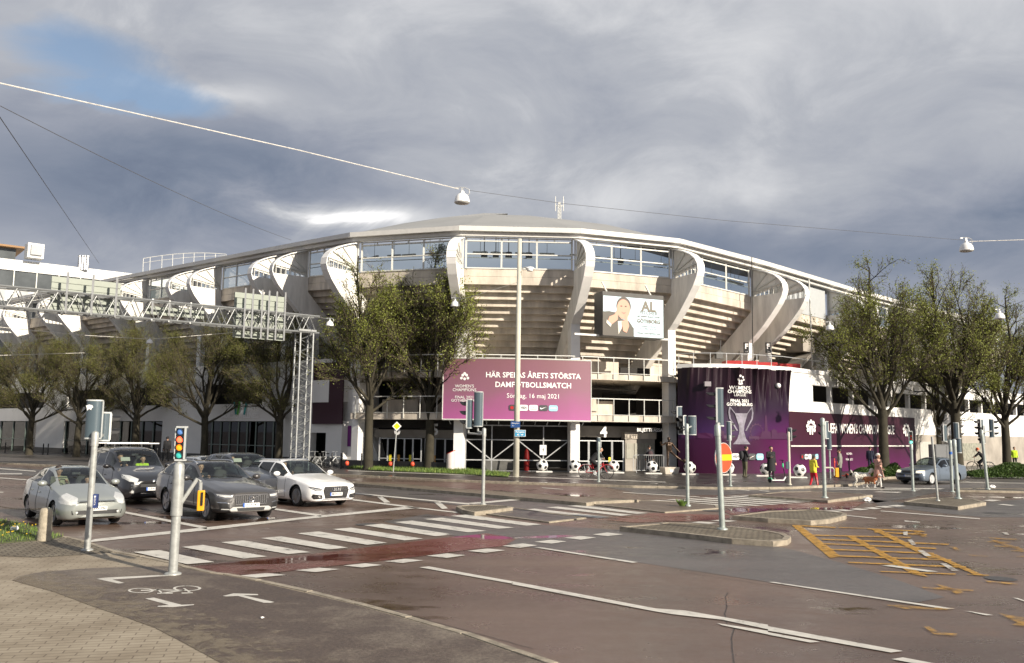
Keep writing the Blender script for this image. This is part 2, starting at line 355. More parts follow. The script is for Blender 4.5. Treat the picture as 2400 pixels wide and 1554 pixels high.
mb = MB(); mb.quad((-2500, -60, 0), (2500, -60, 0), (2500, 4000, 0), (-2500, 4000, 0)); struct('road', mb, M_road)

# lighter / greyer asphalt lanes patched into the reddish road
mb = MB()
mb.poly(flat([(1000, 1205), (1230, 1228), (1452, 1242), (1650, 1262), (1840, 1284), (1975, 1320), (2100, 1358), (2215, 1400), (2150, 1412), (1800, 1364), (1500, 1319), (1250, 1284), (1110, 1264), (975, 1240), (900, 1222)], .004))
mb.poly(flat([(-300, 1092), (0, 1094), (300, 1115), (560, 1131), (826, 1140), (1127, 1160), (1374, 1182), (1450, 1192), (1300, 1196), (1069, 1184), (850, 1160), (500, 1138), (200, 1122), (0, 1112), (-300, 1108)], .004))
mb.poly(flat([(1480, 1139), (1700, 1143), (1854, 1143), (2060, 1133), (2250, 1118), (2500, 1116), (2500, 1143), (2235, 1146), (2120, 1170), (2040, 1180), (1985, 1156), (1900, 1152), (1830, 1154), (1700, 1160), (1520, 1160), (1420, 1142)], .004))
mb.poly(flat([(2040, 1170), (2118, 1178), (2245, 1189), (2311, 1178), (2400, 1170), (2600, 1168), (2600, 1215), (2300, 1212), (2180, 1200), (2060, 1186)], .004))
struct('asphalt_lane', mb, M_asph)

# red surfaced crossing strips
mb = MB()
mb.poly(flat([(432, 1329), (626, 1309), (728, 1299), (815, 1288), (907, 1277), (1000, 1265), (1065, 1258), (1140, 1250), (1212, 1262), (1180, 1280), (1100, 1288), (1020, 1299), (930, 1310), (830, 1321), (720, 1333), (600, 1347), (521, 1347)], .008))
mb.poly(flat(zpt('z5', (690, 235), (1180, 205), (1250, 185), (1960, 205), (1970, 240), (1600, 262), (1330, 266), (1100, 275), (760, 245)), .008))
mb.poly(flat([(1727, 1189), (1930, 1175), (2030, 1176), (1990, 1196), (1890, 1193), (1800, 1196), (1716, 1207), (1695, 1199)], .008))
struct('red_crossing_strip', mb, M_red)

# near corner: paver pavement, cycle path, kerb
kerb_line = [(120, 1254), (155, 1259), (192, 1268), (259, 1291), (330, 1304), (400, 1319), (428, 1328), (493, 1342), (521, 1345), (600, 1360), (720, 1386), (828, 1413), (950, 1446), (1080, 1483), (1200, 1525), (1290, 1556), (1420, 1600)]
mb = MB(); mb.poly(flat([(-500, 1240), (-80, 1262), (0, 1271), (91, 1264), (145, 1257)] + kerb_line[1:] + [(1500, 1630), (1600, 1800), (600, 2600), (-900, 2600)], .035)); struct('pavement', mb, M_paver)
cyc = [(428, 1330), (384, 1327), (223, 1331), (104, 1339), (45, 1350), (28, 1360), (130, 1388), (218, 1421), (296, 1447), (363, 1471), (441, 1512), (519, 1554), (700, 1650), (1000, 1800), (1600, 1800), (1440, 1612), (1285, 1557), (1195, 1527), (1075, 1485), (824, 1415), (597, 1362), (519, 1347), (491, 1344)]
mb = MB(); mb.poly(flat(cyc, .039)); struct('cycle_path', mb, M_cyc)
def ribbon(pts, z0, z1, w_, mb=None, seg=None, back=0.0):
    """kerb stones along a pixel polyline, one stone per ~1 m"""
    mb = mb or MB(); q = flat(pts, z1); r2 = random.Random(3)
    for a, b in zip(q[:-1], q[1:]):
        d = (b - a); n = max(1, int(d.length / (seg or 1.0))); u = d.normalized(); side = Vector((-u.y, u.x, 0))
        for i in range(n):
            p0 = a + d * (i / n) + u * .006; p1 = a + d * ((i + 1) / n) - u * .006; j = r2.uniform(-.008, .008)
            o0 = side * (-back + j); o1 = side * (w_ - back + j); hz = Vector((0, 0, r2.uniform(-.004, .004)))
            base = [p0 + o0, p1 + o0, p1 + o1, p0 + o1]
            mb.hexa([Vector((t.x, t.y, z0)) for t in base], [t + hz for t in base])
    return mb
struct('pavement_kerb', ribbon(kerb_line, -.02, .05, .11, back=.0), M_kerb, bevel=.008)
# cobbled corner around the traffic light pole
mb = MB(); mb.poly(flat([(-60, 1278), (0, 1273), (91, 1266), (145, 1259), (185, 1268), (250, 1289), (262, 1294), (190, 1300), (90, 1306), (0, 1303), (-60, 1302)], .041)); struct('cobbled_corner', mb, M_cobb)

# far pavement in front of the stadium
K1 = [(-700, 1060), (-200, 1078), (0, 1084), (150, 1091), (450, 1101), (787, 1111), (1040, 1123), (1200, 1129), (1400, 1135), (1483, 1138), (1600, 1140), (1700, 1142), (1854, 1141), (2002, 1134), (2050, 1127), (2080, 1118), (2254, 1110), (2420, 1107), (2800, 1100)]
mb = MB(); q = flat(K1, .10); mb.poly(q + [Vector((260, 180, .10)), Vector((-260, 180, .10))]); struct('far_pavement', mb, M_pave)
struct('far_pavement_kerb', ribbon(list(K1), -.02, .115, .18), M_kerb, bevel=.01)
mb = MB(); mb.poly(flat([(-500, 1062), (0, 1071), (179, 1081), (330, 1087), (330, 1092), (150, 1088), (0, 1081), (-500, 1068)], .104)); struct('far_cycle_path', mb, ground_mat('far_path', (.10, .09, .085), (.15, .135, .125)))

# traffic islands with granite kerbs
def island(pts, h=.12, top=None, name='traffic_island'):
    mb = MB(); q = flat(pts, h); c = sum(q, Vector()) / len(q); inn = [p + (c - p).normalized() * .16 for p in q]
    n = len(q)
    for i in range(n):
        a, b, ia, ib = q[i], q[(i + 1) % n], inn[i], inn[(i + 1) % n]
        z = Vector((0, 0, -h - .02)); mb.hexa([a + z, b + z, ib + z, ia + z], [a, b, ib, ia], 0)
    mb.poly([p + Vector((0, 0, -.012)) for p in inn], 1)
    return struct(name, mb, [M_kerb, top or M_cobb])
island([(1069, 1187), (1076, 1184.5), (1100, 1183), (1140, 1182.5), (1197, 1186), (1202, 1189), (1165, 1194), (1112, 1200), (1085, 1195)])
island([(1112, 1200), (1165, 1194), (1204, 1189), (1300, 1203), (1374, 1213), (1287, 1223), (1200, 1212)], .035, M_asph)
island([(826, 1132), (1127, 1157), (1374, 1178.5), (1400, 1175), (1498, 1171), (1300, 1160.5), (1127, 1149), (960, 1136), (826, 1128.5)], .12, ground_mat('median_top', (.17, .14, .10), (.24, .20, .15)))
island([(1377, 1180), (1558, 1200), (1690, 1190), (1685, 1184), (1600, 1176), (1498, 1172), (1402, 1176)], .04, ground_mat('brown_island', (.13, .095, .072), (.19, .145, .115)))
island([(1452, 1234), (1520, 1228), (1560, 1223.5), (1640, 1227), (1740, 1236), (1810, 1245), (1842, 1251), (1854, 1258), (1846, 1265), (1812, 1269), (1715, 1262.5), (1580, 1247)])
island([(1716, 1208.5), (1800, 1197.5), (1890, 1194), (1955, 1198.5), (1984, 1203), (1983, 1208), (1945, 1217), (1900, 1220.5), (1800, 1215)])
island([(1754, 1160), (1850, 1166.5), (1940, 1173), (1995, 1166), (2045, 1160), (1990, 1155), (1900, 1151.5), (1830, 1152.5)], .10, ground_mat('brown_island2', (.13, .09, .07), (.19, .135, .105)))
island([(2118, 1175.5), (2180, 1181), (2245, 1187.5), (2311, 1177), (2284, 1169.5), (2239, 1166.5), (2194, 1165), (2150, 1168)])
island([(2235, 1144), (2320, 1144.5), (2400, 1146), (2600, 1149), (2600, 1154), (2400, 1151), (2320, 1149.5), (2242, 1147.5)], .10, M_pave)

# zebra crossings
mb = MB()
ze = [zpt('z3', (1205, 537), (1440, 520), (1935, 628), (1690, 648)), [(425.6, 1281.7), (476, 1277), (626, 1304), (571, 1309)], [(517.7, 1270.8), (569.6, 1266.4), (728, 1294), (675, 1298.5)],
      zpt('z4', (45, 413), (230, 397), (830, 498), (655, 515)), zpt('z4', (370, 370), (565, 352), (1185, 455), (1005, 473)), zpt('z4', (690, 332), (860, 318), (1510, 418), (1340, 433)), zpt('z4', (975, 297), (1140, 283), (1790, 380), (1620, 395)),
      zpt('z4', (1245, 268), (1410, 255), (2080, 348), (1915, 360)), zpt('z4', (1515, 240), (1680, 228), (2330, 318), (2190, 328)), [(1055.4, 1209), (1093, 1206), (1270, 1229), (1234, 1232)]]
ze += [zpt('z5', (105, 154), (205, 147), (885, 222), (775, 231)), zpt('z5', (305, 135), (415, 128), (1080, 203), (985, 212)), zpt('z5', (495, 121), (595, 114), (1230, 186), (1130, 194))]
LL = [(1521, 1173), (1560, 1171), (1598, 1169), (1636, 1167), (1672, 1165), (1704, 1163), (1735, 1161)]; RR = [(1730, 1187.5), (1769, 1185.5), (1806, 1183), (1838, 1180.7), (1866, 1178), (1897, 1176), (1927, 1174)]
for (a, b), (c, d) in zip(LL, RR): ze.append([(a, b), (a + 20, b - 1.1), (c + 20, d - 1.1), (c, d)])
ze += [[(1800, 1142.5), (1815, 1141.5), (2215, 1144.5), (2205, 1146.5)], [(1928, 1147), (1950, 1146), (2160, 1147.5), (2150, 1149.3)], [(2045, 1153), (2060, 1152), (2115, 1153), (2105, 1155)]]
for q in ze: mb.poly(flat(q, .013))
struct('zebra_crossing', mb, M_wht)
# cycle crossing squares and give way dashes
mb = MB()
sq = [zpt('z4', (-140, 750), (100, 728), (272, 745), (0, 770)), zpt('z4', (355, 703), (570, 680), (755, 693), (540, 720)), zpt('z4', (790, 660), (985, 640), (1140, 655), (955, 678)), zpt('z4', (1160, 622), (1345, 600), (1515, 613), (1325, 637)), zpt('z4', (1540, 572), (1725, 550), (1895, 567), (1720, 592)), zpt('z4', (1910, 528), (2090, 507), (2250, 522), (2075, 545)),
      zpt('z5', (-90, 483), (95, 460), (228, 478), (75, 500)), zpt('z5', (200, 447), (350, 428), (492, 443), (355, 463)), zpt('z5', (470, 410), (620, 393), (760, 408), (620, 427)), zpt('z5', (725, 380), (860, 362), (1005, 378), (870, 395)), zpt('z5', (1620, 272), (1690, 262), (1860, 275), (1780, 284)), zpt('z5', (1800, 255), (1890, 245), (2035, 258), (1950, 266)),
      zpt('z9', (500, 165), (590, 162), (670, 172), (600, 179)), zpt('z9', (600, 158), (680, 153), (780, 165), (700, 170)), zpt('z9', (730, 150), (815, 143), (915, 155), (830, 161)), zpt('z9', (860, 141), (950, 133), (1030, 146), (960, 152)), zpt('z9', (960, 128), (1060, 122), (1140, 133), (1060, 139)), zpt('z9', (1075, 118), (1170, 112), (1250, 123), (1160, 130)), zpt('z9', (1940, 72), (2000, 65), (2110, 70), (2030, 82))]
for q in sq: mb.poly(flat(q, .014))
for x in ((0, 80), (180, 390), (510, 690), (850, 1040)): mb.poly(flat(zpt('zG', (x[0], 703 + x[0] * .045), (x[0] + 30, 698 + x[0] * .045), (x[1], 703 + x[1] * .045), (x[1] - 25, 711 + x[1] * .045)), .014))
struct('crossing_dashes', mb, M_wht)
# stop lines and lane lines
mb = MB()
def strip(a, b, wa, wb, z=.012): mb.poly(flat([(a[0], a[1] - wa / 2), (b[0], b[1] - wb / 2), (b[0], b[1] + wb / 2), (a[0], a[1] + wa / 2)], z))
mb.poly(flat([(222, 1263.5), (480, 1236), (700, 1213), (958, 1187), (985, 1190), (700, 1218), (480, 1243), (198, 1272)], .012))
strip((200, 1183), (485, 1237.5), 4, 6); strip((560, 1181), (753, 1208.5), 3, 5); strip((826, 1171), (968.5, 1189), 3, 3.6); strip((968, 1189), (1072, 1201), 2.6, 2.6); strip((780, 1151), (1025.6, 1174.5), 2, 2.8); strip((1025, 1174.5), (1100, 1181), 2.8, 3.4)
for q in (zpt('z4', (1095, 40), (1140, 38), (1215, 90), (1160, 93)), zpt('z4', (1610, 90), (1665, 88), (1735, 145), (1680, 150)), [(1091, 1179.5), (1225, 1167.5), (1252, 1169.3), (1110, 1181.5)]): mb.poly(flat(q, .013))
strip((-60, 1094), (84, 1104.5), 1.6, 1.8); strip((-40, 1110.5), (52, 1110.5), 2, 2); strip((-40, 1117), (62, 1124.5), 1.6, 1.8); strip((-60, 1150), (8, 1154), 2, 2)
mb.poly(flat(zpt('z4', (1472, 676), (1562, 668)) + [(1200, 1362), (1202, 1368)], .012)); mb.poly(flat([(1200, 1362)] + zpt('z5', (1300, 1048), (1560, 1066), (2312, 1195), (2312, 1236)) + zpt('z5', (1900, 1150), (1450, 1100), (1300, 1076), (0, 830)), .012))
mb.poly(flat(zpt('z5', (1850, 1180), (2312, 1250), (2312, 1283), (1900, 1200)), .012)); mb.poly(flat(zpt('z9', (0, 1208), (1220, 1432), (1110, 1446), (0, 1248)), .012)); mb.poly(flat(zpt('z9', (0, 1262), (300, 1318), (470, 1348), (380, 1356), (0, 1285)), .012)); mb.poly(flat(zpt('z9', (1115, 1505), (1220, 1490), (1800, 1600), (1640, 1605)), .012))
mb.poly(flat(zpt('z5', (200, 497), (262, 496), (1140, 630), (1090, 637)), .012)); mb.poly(flat(zpt('z9', (0, 810), (50, 808), (1690, 1050), (1620, 1056)), .012)); mb.poly(flat(zpt('z9', (1780, 1072), (1830, 1073), (2035, 1108), (1970, 1110)), .012))
mb.poly(flat(zpt('z9', (1030, 660), (1120, 655), (1540, 715), (1440, 716)), .016)); strip((2064, 1197.5), (2297, 1216), 1.5, 1.9); strip((1984, 1208), (2054, 1215), 1.5, 1.6); strip((2120, 1221), (2156, 1224), 2.5, 1.5); strip((1460, 1154), (1640, 1165), 1.3, 1.5); strip((1270, 1143), (1320, 1147), 1.2, 1.2)
strip((815, 1103), (1400, 1124), 1.2, 1.4, .107); strip((1400, 1124), (1560, 1130), 1.4, 1.4, .107); strip((2250, 1130), (2420, 1133), 1.2, 1.2)
mb.poly(flat(zpt('z9', (2070, 108), (2120, 105), (2240, 116), (2190, 121)), .013)); mb.poly(flat(zpt('z9', (2210, 950), (2260, 955), (2400, 1005), (2330, 990)), .013))
struct('lane_marking', mb, M_wht)
mb = MB()
for q in (zpt('z9', (1220, 358), (1260, 352), (1262, 388), (1225, 386)), zpt('z9', (1260, 428), (1300, 426), (1340, 470), (1300, 474)), zpt('z9', (1350, 524), (1400, 522), (1480, 574), (1420, 576)), zpt('z9', (1555, 640), (1610, 640), (1725, 708), (1660, 706)), zpt('z9', (2110, 360), (2160, 362), (2180, 382), (2140, 380))): mb.poly(flat(q, .020))
struct('worn_arrow_marking', mb, M_wht2)
# yellow box grid
mb = MB()
ye = [[(215, 298), (300, 302), (660, 578), (560, 592)], [(700, 390), (772, 392), (1450, 762), (1310, 740)], [(920, 326), (1000, 328), (1530, 592), (1450, 590)], [(1450, 560), (1520, 560), (1960, 752), (1880, 748)],
      [(220, 293), (620, 312), (600, 322), (220, 300)], [(640, 314), (880, 322), (880, 327), (640, 320)], [(890, 324), (1380, 345), (1430, 358), (900, 333)], [(960, 352), (1440, 375), (1430, 386), (960, 362)], [(370, 380), (1290, 402), (1290, 411), (380, 390)], [(480, 418), (860, 430), (1640, 464), (1630, 474), (480, 427)], [(510, 458), (1520, 500), (1520, 511), (515, 468)], [(555, 508), (1500, 545), (1500, 557), (560, 519)], [(620, 566), (1660, 604), (1650, 616), (630, 578)], [(720, 626), (1790, 668), (1780, 681), (730, 637)], [(1000, 710), (1700, 732), (1690, 743), (1020, 718)], [(1800, 735), (2000, 745), (1990, 753), (1800, 742)],
      [(1290, 345), (1350, 345), (1440, 400), (1390, 400)], [(1640, 490), (1690, 490), (1750, 522), (1700, 522)], [(1990, 405), (2250, 420), (2240, 430), (2000, 415)], [(1970, 442), (2190, 446), (2190, 453), (1980, 449)], [(2040, 480), (2270, 490), (2260, 498), (2050, 488)], [(2190, 522), (2420, 528), (2420, 542), (2200, 532)], [(1810, 563), (1990, 572), (1980, 580), (1820, 572)], [(2240, 575), (2420, 575), (2420, 586), (2250, 583)],
      [(1390, 853), (1600, 862), (1860, 880), (1850, 890), (1640, 885), (1400, 864)], [(1505, 826), (1560, 832), (1790, 905), (1700, 915)], [(1960, 796), (2260, 820), (2250, 832), (1990, 815)], [(1065, 1016), (1190, 1015), (1420, 1035), (1690, 1045), (1600, 1060), (1230, 1050)], [(2080, 1090), (2200, 1110), (2420, 1150), (2420, 1225), (2200, 1195), (2250, 1175)], [(1405, 1212), (1460, 1212), (1560, 1265), (1710, 1275), (1700, 1295), (1500, 1280)], [(2000, 430), (2060, 430), (2330, 520), (2260, 520)]]
for i, q in enumerate(ye): mb.poly(flat(zpt('z9', *q), .014 + .0006 * i * (1 if i < 4 else 0) + (.004 if i >= 4 else 0)), int(i >= 16))
struct('yellow_box_marking', mb, [M_yel, M_yel2])
# cycle path symbols
mb = MB(); zc = .043
for q in ([(870, 780), (950, 770), (1530, 742), (1545, 752), (1015, 787), (1125, 818), (1070, 823), (960, 800)], [(1310, 958), (1390, 950), (1640, 1015), (1755, 1010), (1750, 1018), (1560, 1036), (1420, 1034), (1430, 1024), (1530, 1018)], [(2010, 935), (2110, 912), (2330, 918), (2330, 928), (2200, 930), (2480, 990), (2440, 998), (2380, 996), (2150, 935), (2040, 940)]): mb.poly(flat(zpt('z3', *q), zc))
ol = [(28, 1360), (130, 1388), (218, 1421), (296, 1447), (363, 1471), (441, 1512), (519, 1554), (640, 1620)]
for k, (dx, dy, wr_) in enumerate(((60, -12, .46), (120, -20, .53), (190, -26, .58), (270, -30, .63))):
    sm = MB(); sm.poly(flat(ol + [(x + dx * (.45 + .55 * (y - 1360) / 200), y + dy) for x, y in reversed(ol)], .0402 + .0006 * k)); struct('sand_wash', sm, paint_mat('sand_wash%d' % k, (.30, .25, .185), wear=wr_, soft=.16, top=.6, rough=.85, scale=4.5))
sm = MB(); r2 = random.Random(6)
for pts in ([(1706, 1388), (1701, 1400), (1704, 1420), (1699, 1440), (1703, 1462)], [(1250, 1290), (1500, 1325), (1800, 1371), (2150, 1420)], [(600, 1362), (900, 1425), (1250, 1520)], [(1720, 1555), (1715, 1500), (1722, 1470)]):
    for a, b in zip(pts[:-1], pts[1:]):
        n_ = max(2, int(hypot(b[0] - a[0], b[1] - a[1]) / 14)); q = [(a[0] + (b[0] - a[0]) * t / n_ + r2.uniform(-1.5, 1.5), a[1] + (b[1] - a[1]) * t / n_ + r2.uniform(-.8, .8)) for t in range(n_ + 1)]
        for p0, p1 in zip(q[:-1], q[1:]):
            g0, g1 = G(*p0, .0055), G(*p1, .0055); d_ = (g1 - g0).normalized(); s_ = Vector((-d_.y, d_.x, 0)) * .005; sm.quad(g0 - s_, g1 - s_, g1 + s_, g0 + s_)
struct('road_crack', sm, mat('crack_tar', (.03, .026, .024), rough=.5, var=.2))
def oval(cx, cy, rx, ry, t=.12, n=28):
    for i in range(n):
        a0, a1 = 2 * pi * i / n, 2 * pi * (i + 1) / n
        f = lambda a, k: (cx + rx * k * cos(a), cy + ry * k * sin(a)); mb.poly(flat(zpt('z3', f(a0, 1), f(a1, 1), f(a1, .8), f(a0, .8)), zc))
oval(1272, 886, 118, 22); oval(1690, 866, 128, 24)
for a, b in (((1272, 886), (1420, 880)), ((1420, 880), (1660, 885)), ((1420, 875), (1470, 912)), ((1470, 908), (1665, 884)), ((1660, 866), (1720, 905)), ((1420, 912), (1560, 910)), ((1640, 910), (1740, 906)), ((1410, 878), (1470, 878))):
    dx, dy = b[0] - a[0], b[1] - a[1]; k = hypot(dx, dy * 5) or 1; ox, oy = -dy * 5 / k * 10, dx / k * 4
    mb.poly(flat(zpt('z3', (a[0] + ox, a[1] + oy), (b[0] + ox, b[1] + oy), (b[0] - ox, b[1] - oy), (a[0] - ox, a[1] - oy)), zc + .001))
struct('cycle_path_marking', mb, M_wht)
# road surface scars: manhole covers, sealed cracks
mb = MB()
for (x, y, r) in ((1900, 1200, .33), (2330, 1202, .35), (2345, 1356, .26), (1672, 1197, .35), (860, 1229, .3)): c = G(x, y, .010); mb.poly([c + Vector((r * cos(a), r * sin(a), 0)) for a in [2 * pi * k / 20 for k in range(20)]])
struct('manhole_cover', mb, mat('cast_iron', (.075, .07, .066), rough=.5, var=.3, vscale=30, bump=.6, bscale=60))

# grass
def grass(name, label, pts, z, n, hgt, cols, seed=1):
    mb = MB(); q = flat(pts, z); n_ = len(q)
    mb.hexa([Vector((p.x, p.y, -.02)) for p in q], q, 0)
    r2 = random.Random(seed); xs = [p.x for p in q]; ys = [p.y for p in q]; cnt = 0
    def inside(x, y):
        s = False; j = n_ - 1
        for i in range(n_):
            if (q[i].y > y) != (q[j].y > y) and x < (q[j].x - q[i].x) * (y - q[i].y) / (q[j].y - q[i].y) + q[i].x: s = not s
            j = i
        return s
    while cnt < n:
        x, y = r2.uniform(min(xs), max(xs)), r2.uniform(min(ys), max(ys))
        if not inside(x, y): continue
        cnt += 1; a = r2.uniform(0, 2 * pi); h = hgt * r2.uniform(.4, 1.15); l = r2.uniform(-.6, .6) * h; ww = hgt * .09
        b = Vector((x, y, z - .01)); s = Vector((cos(a), sin(a), 0)) * ww; t = Vector((cos(a + 1.3) * l, sin(a + 1.3) * l, h))
        mb.add([b - s, b + s, b + t], [(0, 1, 2)], r2.choice((1, 1, 2)))
    return tag(mb.build(name, cols), kind='stuff', label=label, cat='grass')
M_soil = mat('soil', (.06, .07, .03), rough=.9, var=.4); M_g1 = mat('grass_a', (.10, .17, .025), rough=.6, var=.3, vscale=1); M_g2 = mat('grass_b', (.16, .21, .04), rough=.6, var=.3, vscale=1)
grass('corner_grass', 'grass with dandelions behind the granite bollard at the corner', [(-300, 1190), (-60, 1204), (0, 1216), (60, 1229), (148, 1256), (122, 1262), (91, 1265), (0, 1272), (-300, 1292)], .06, 6000, .10, [M_soil, M_g1, M_g2])
grass('verge_grass', 'strip of grass under the two trees before the stadium entrance', [(812, 1097), (880, 1094), (1060, 1099), (1195, 1111), (1190, 1117), (1075, 1110), (900, 1103)], .15, 9000, .20, [M_soil, M_g1, M_g2], seed=2)
# dandelions: a scatter of yellow heads in the near grass
mb = MB(); r2 = random.Random(5)
for k in range(26):
    p = G(r2.uniform(0, 95), r2.uniform(1232, 1264), .06); hh = r2.uniform(.08, .16)
    mb.tube(p, p + Vector((0, 0, hh)), .003, n=4, mi=1); mb.ball(p + Vector((0, 0, hh)), (.018, .018, .010), 8, 4, 0)
tag(mb.build('dandelions', [mat('dandelion_yellow', (.75, .50, .02), var=0), M_g1]), 'yellow dandelions flowering in the corner grass', 'flowers', kind='stuff')
# ------------------------------------------------------------------ stadium
M_white = mat('white_painted_concrete', (.80, .79, .765), rough=.7, var=.10, vscale=.8)
M_conc = mat('beige_concrete', (.53, .475, .40), rough=.85, var=.34, vscale=1.3, bump=.2, bscale=20, streak=.25)
M_concd = mat('grey_concrete', (.33, .30, .26), rough=.85, var=.25, vscale=.6, bump=.2, bscale=20)
M_fin = mat('fin_concrete', (.74, .72, .675), rough=.75, var=.22, vscale=1.6, streak=.2)
M_roof = mat('grey_roof_sheet', (.30, .30, .29), rough=.6, var=.08, vscale=.3)
M_fasc = mat('pale_metal_fascia', (.60, .59, .56), rough=.5, var=.06)
M_steel = mat('galvanised_steel', (.48, .49, .49), rough=.45, metal=.4, var=.15, vscale=6)
M_frame = mat('white_frame', (.62, .62, .58), rough=.5, var=.05)
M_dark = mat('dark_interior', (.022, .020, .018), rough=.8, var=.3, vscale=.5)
M_dgrey = mat('dark_grey_panel', (.07, .068, .064), rough=.6, var=.15)
M_black = mat('black_paint', (.012, .012, .013), rough=.4, var=.1)
M_glaz = glass('stadium_glazing', (.80, .87, .88), 1.0, .015, 1.6)
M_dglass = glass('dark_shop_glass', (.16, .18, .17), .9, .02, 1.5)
M_gpan = mat('grey_cladding', (.42, .44, .45), rough=.5, var=.05)
M_letter = mat('white_lettering', (.85, .84, .82), rough=.5, var=0)
M_red = mat('red_plastic', (.42, .02, .02), rough=.45, var=.1)
M_lit = mat('lit_lamp', (1, .93, .8), var=0, emis=2.0)

COLS = [(-64, 109), (-57.4, 98), (-54.6, 96), (-47.8, 90.5), (-45.1, 88.5), (-37.7, 82.5), (-34.8, 80), (-27.9, 74), (-25.2, 71.5), (-18.4, 65.5), (-15.9, 63), (-10.2, 57.6), (-3.27, 54.9), (4.06, 55.5), (10.65, 57.9), (17.0, 62), (18.8, 63.5), (24.9, 69), (26.8, 71), (33.2, 77), (35.7, 79.5), (43.7, 87), (46.8, 90), (56, 99.5)]
ZR = [17.1, 17.0, 16.9, 16.7, 16.7, 16.55, 16.5, 16.25, 16.2, 15.85, 15.76, 15.62, 15.58, 15.54, 15.4, 15.1, 15.06, 14.92, 14.9, 14.84, 14.8, 14.66, 14.6, 14.5]
IA, IB, IC, ID, IE, IF, IG = 11, 12, 13, 14, 15, 16, 17
COLS = [Vector((x + (.9 if i < 11 else 0), y + (1.1 if i < 11 else 0), 0)) for i, (x, y) in enumerate(COLS)]; NC = len(COLS)
NRM = []
for i in range(NC):
    ds = []
    for a, b in ((i - 1, i), (i, i + 1)):
        if 0 <= a and b < NC:
            d = COLS[b] - COLS[a]
            ds.append((Vector((d.y, -d.x, 0)).normalized(), min(d.length, 7)))
    n = sum((v * w_ for v, w_ in ds), Vector()); NRM.append(n.normalized())
def SP(i, r, z): # stadium point at column i: r metres outwards, height z
    return COLS[i] + NRM[i] * r + Vector((0, 0, z + (ZR[i] - 15.56) * max(0, min(1, (z - 6.5) / 4))))
# eave heights: where the photographed eave line crosses each radial plane
_EAVE = [(-400, 782), (0, 704), (117, 681), (208, 662), (600, 586), (810, 546), (1072, 529), (1369, 536), (1615, 562), (1800, 614), (1930, 653), (2049, 690), (2277, 744), (2700, 850)]
for i in range(NC):
    q = COLS[i] + NRM[i] * 1.02; lo_, hi_ = 10.0, 25.0
    for _ in range(40):
        z = (lo_ + hi_) / 2; d = q + Vector((0, 0, z - CAMH)); zc = d.dot(C_F); x = PW / 2 + FPX * d.dot(C_R) / zc; y = PH / 2 - FPX * d.dot(C_U) / zc
        k = max(0, min(len(_EAVE) - 2, sum(1 for e in _EAVE if e[0] <= x) - 1)); (x0, y0), (x1, y1) = _EAVE[k], _EAVE[k + 1]; ye_ = y0 + (y1 - y0) * (x - x0) / (x1 - x0)
        if y > ye_: lo_ = z
        else: hi_ = z
    ZR[i] = lo_
def lerp(a, b, t): return a + (b - a) * t
def ringstrip(mb, prof, i0, i1, mi=0, inset=0.0):
    """closed profile swept straight from column i0 to i1"""
    for i in range(i0, i1):
        a = [SP(i, r, z) for r, z in prof]; b = [SP(i + 1, r, z) for r, z in prof]
        if inset: a, b = [lerp(p, q, inset) for p, q in zip(a, b)], [lerp(q, p, inset) for p, q in zip(a, b)]
        mb.hexa(a, b, mi)
def sheet(mb, prof, i0, i1, mi=0):
    for i in range(i0, i1):
        for (r0, z0), (r1, z1) in zip(prof[:-1], prof[1:]): mb.quad(SP(i, r0, z0), SP(i + 1, r0, z0), SP(i + 1, r1, z1), SP(i, r1, z1), mi)
ST = thing('stadium', 'large concrete stadium with white curved fins and a grey roof', 'stadium', (4, 56, 0))

mb = MB(); sheet(mb, [(.78, 15.56), (-3, 16.75), (-8, 18.45), (-13, 19.85), (-16, 20.45), (-16, 20.1), (-8, 18.0), (.3, 15.1)], 0, NC - 1); mb.build('roof', M_roof, ST)
mb = MB(); ringstrip(mb, [(.72, 15.27), (1.02, 15.27), (1.02, 15.58), (.72, 15.58)], 0, NC - 1, 0, .001); ringstrip(mb, [(.40, 15.02), (.70, 15.02), (.70, 15.26), (.40, 15.26)], 0, NC - 1, 0, .001)
mb.build('roof_fascia', M_fasc, ST)
mb = MB(); ringstrip(mb, [(-.02, 11.98), (.30, 11.98), (.30, 12.48), (-.02, 12.48)], 1, NC - 1, 0, .002); ringstrip(mb, [(-.02, 12.50), (.27, 12.50), (.27, 12.98), (-.02, 12.98)], 1, NC - 1, 0, .002)
mb.build('parapet_band', M_conc, ST)
mb = MB()   # concourse floor and dark back of the vent strip
sheet(mb, [(-.02, 12.9), (-4.5, 12.9)], 1, NC - 1, 0); mb.build('upper_concourse', M_concd, ST)
prof = [(-.02, 11.98)]
NST = 13
for k in range(NST): prof += [(-.22 - .44 * k, 11.98 - .405 * k), (-.22 - .44 * k, 11.98 - .405 * (k + 1))]
prof += [(-9, 11.98 - .405 * NST)]
mb = MB(); sheet(mb, prof, 1, NC - 1); mb.build('seating_tier', M_conc, ST)
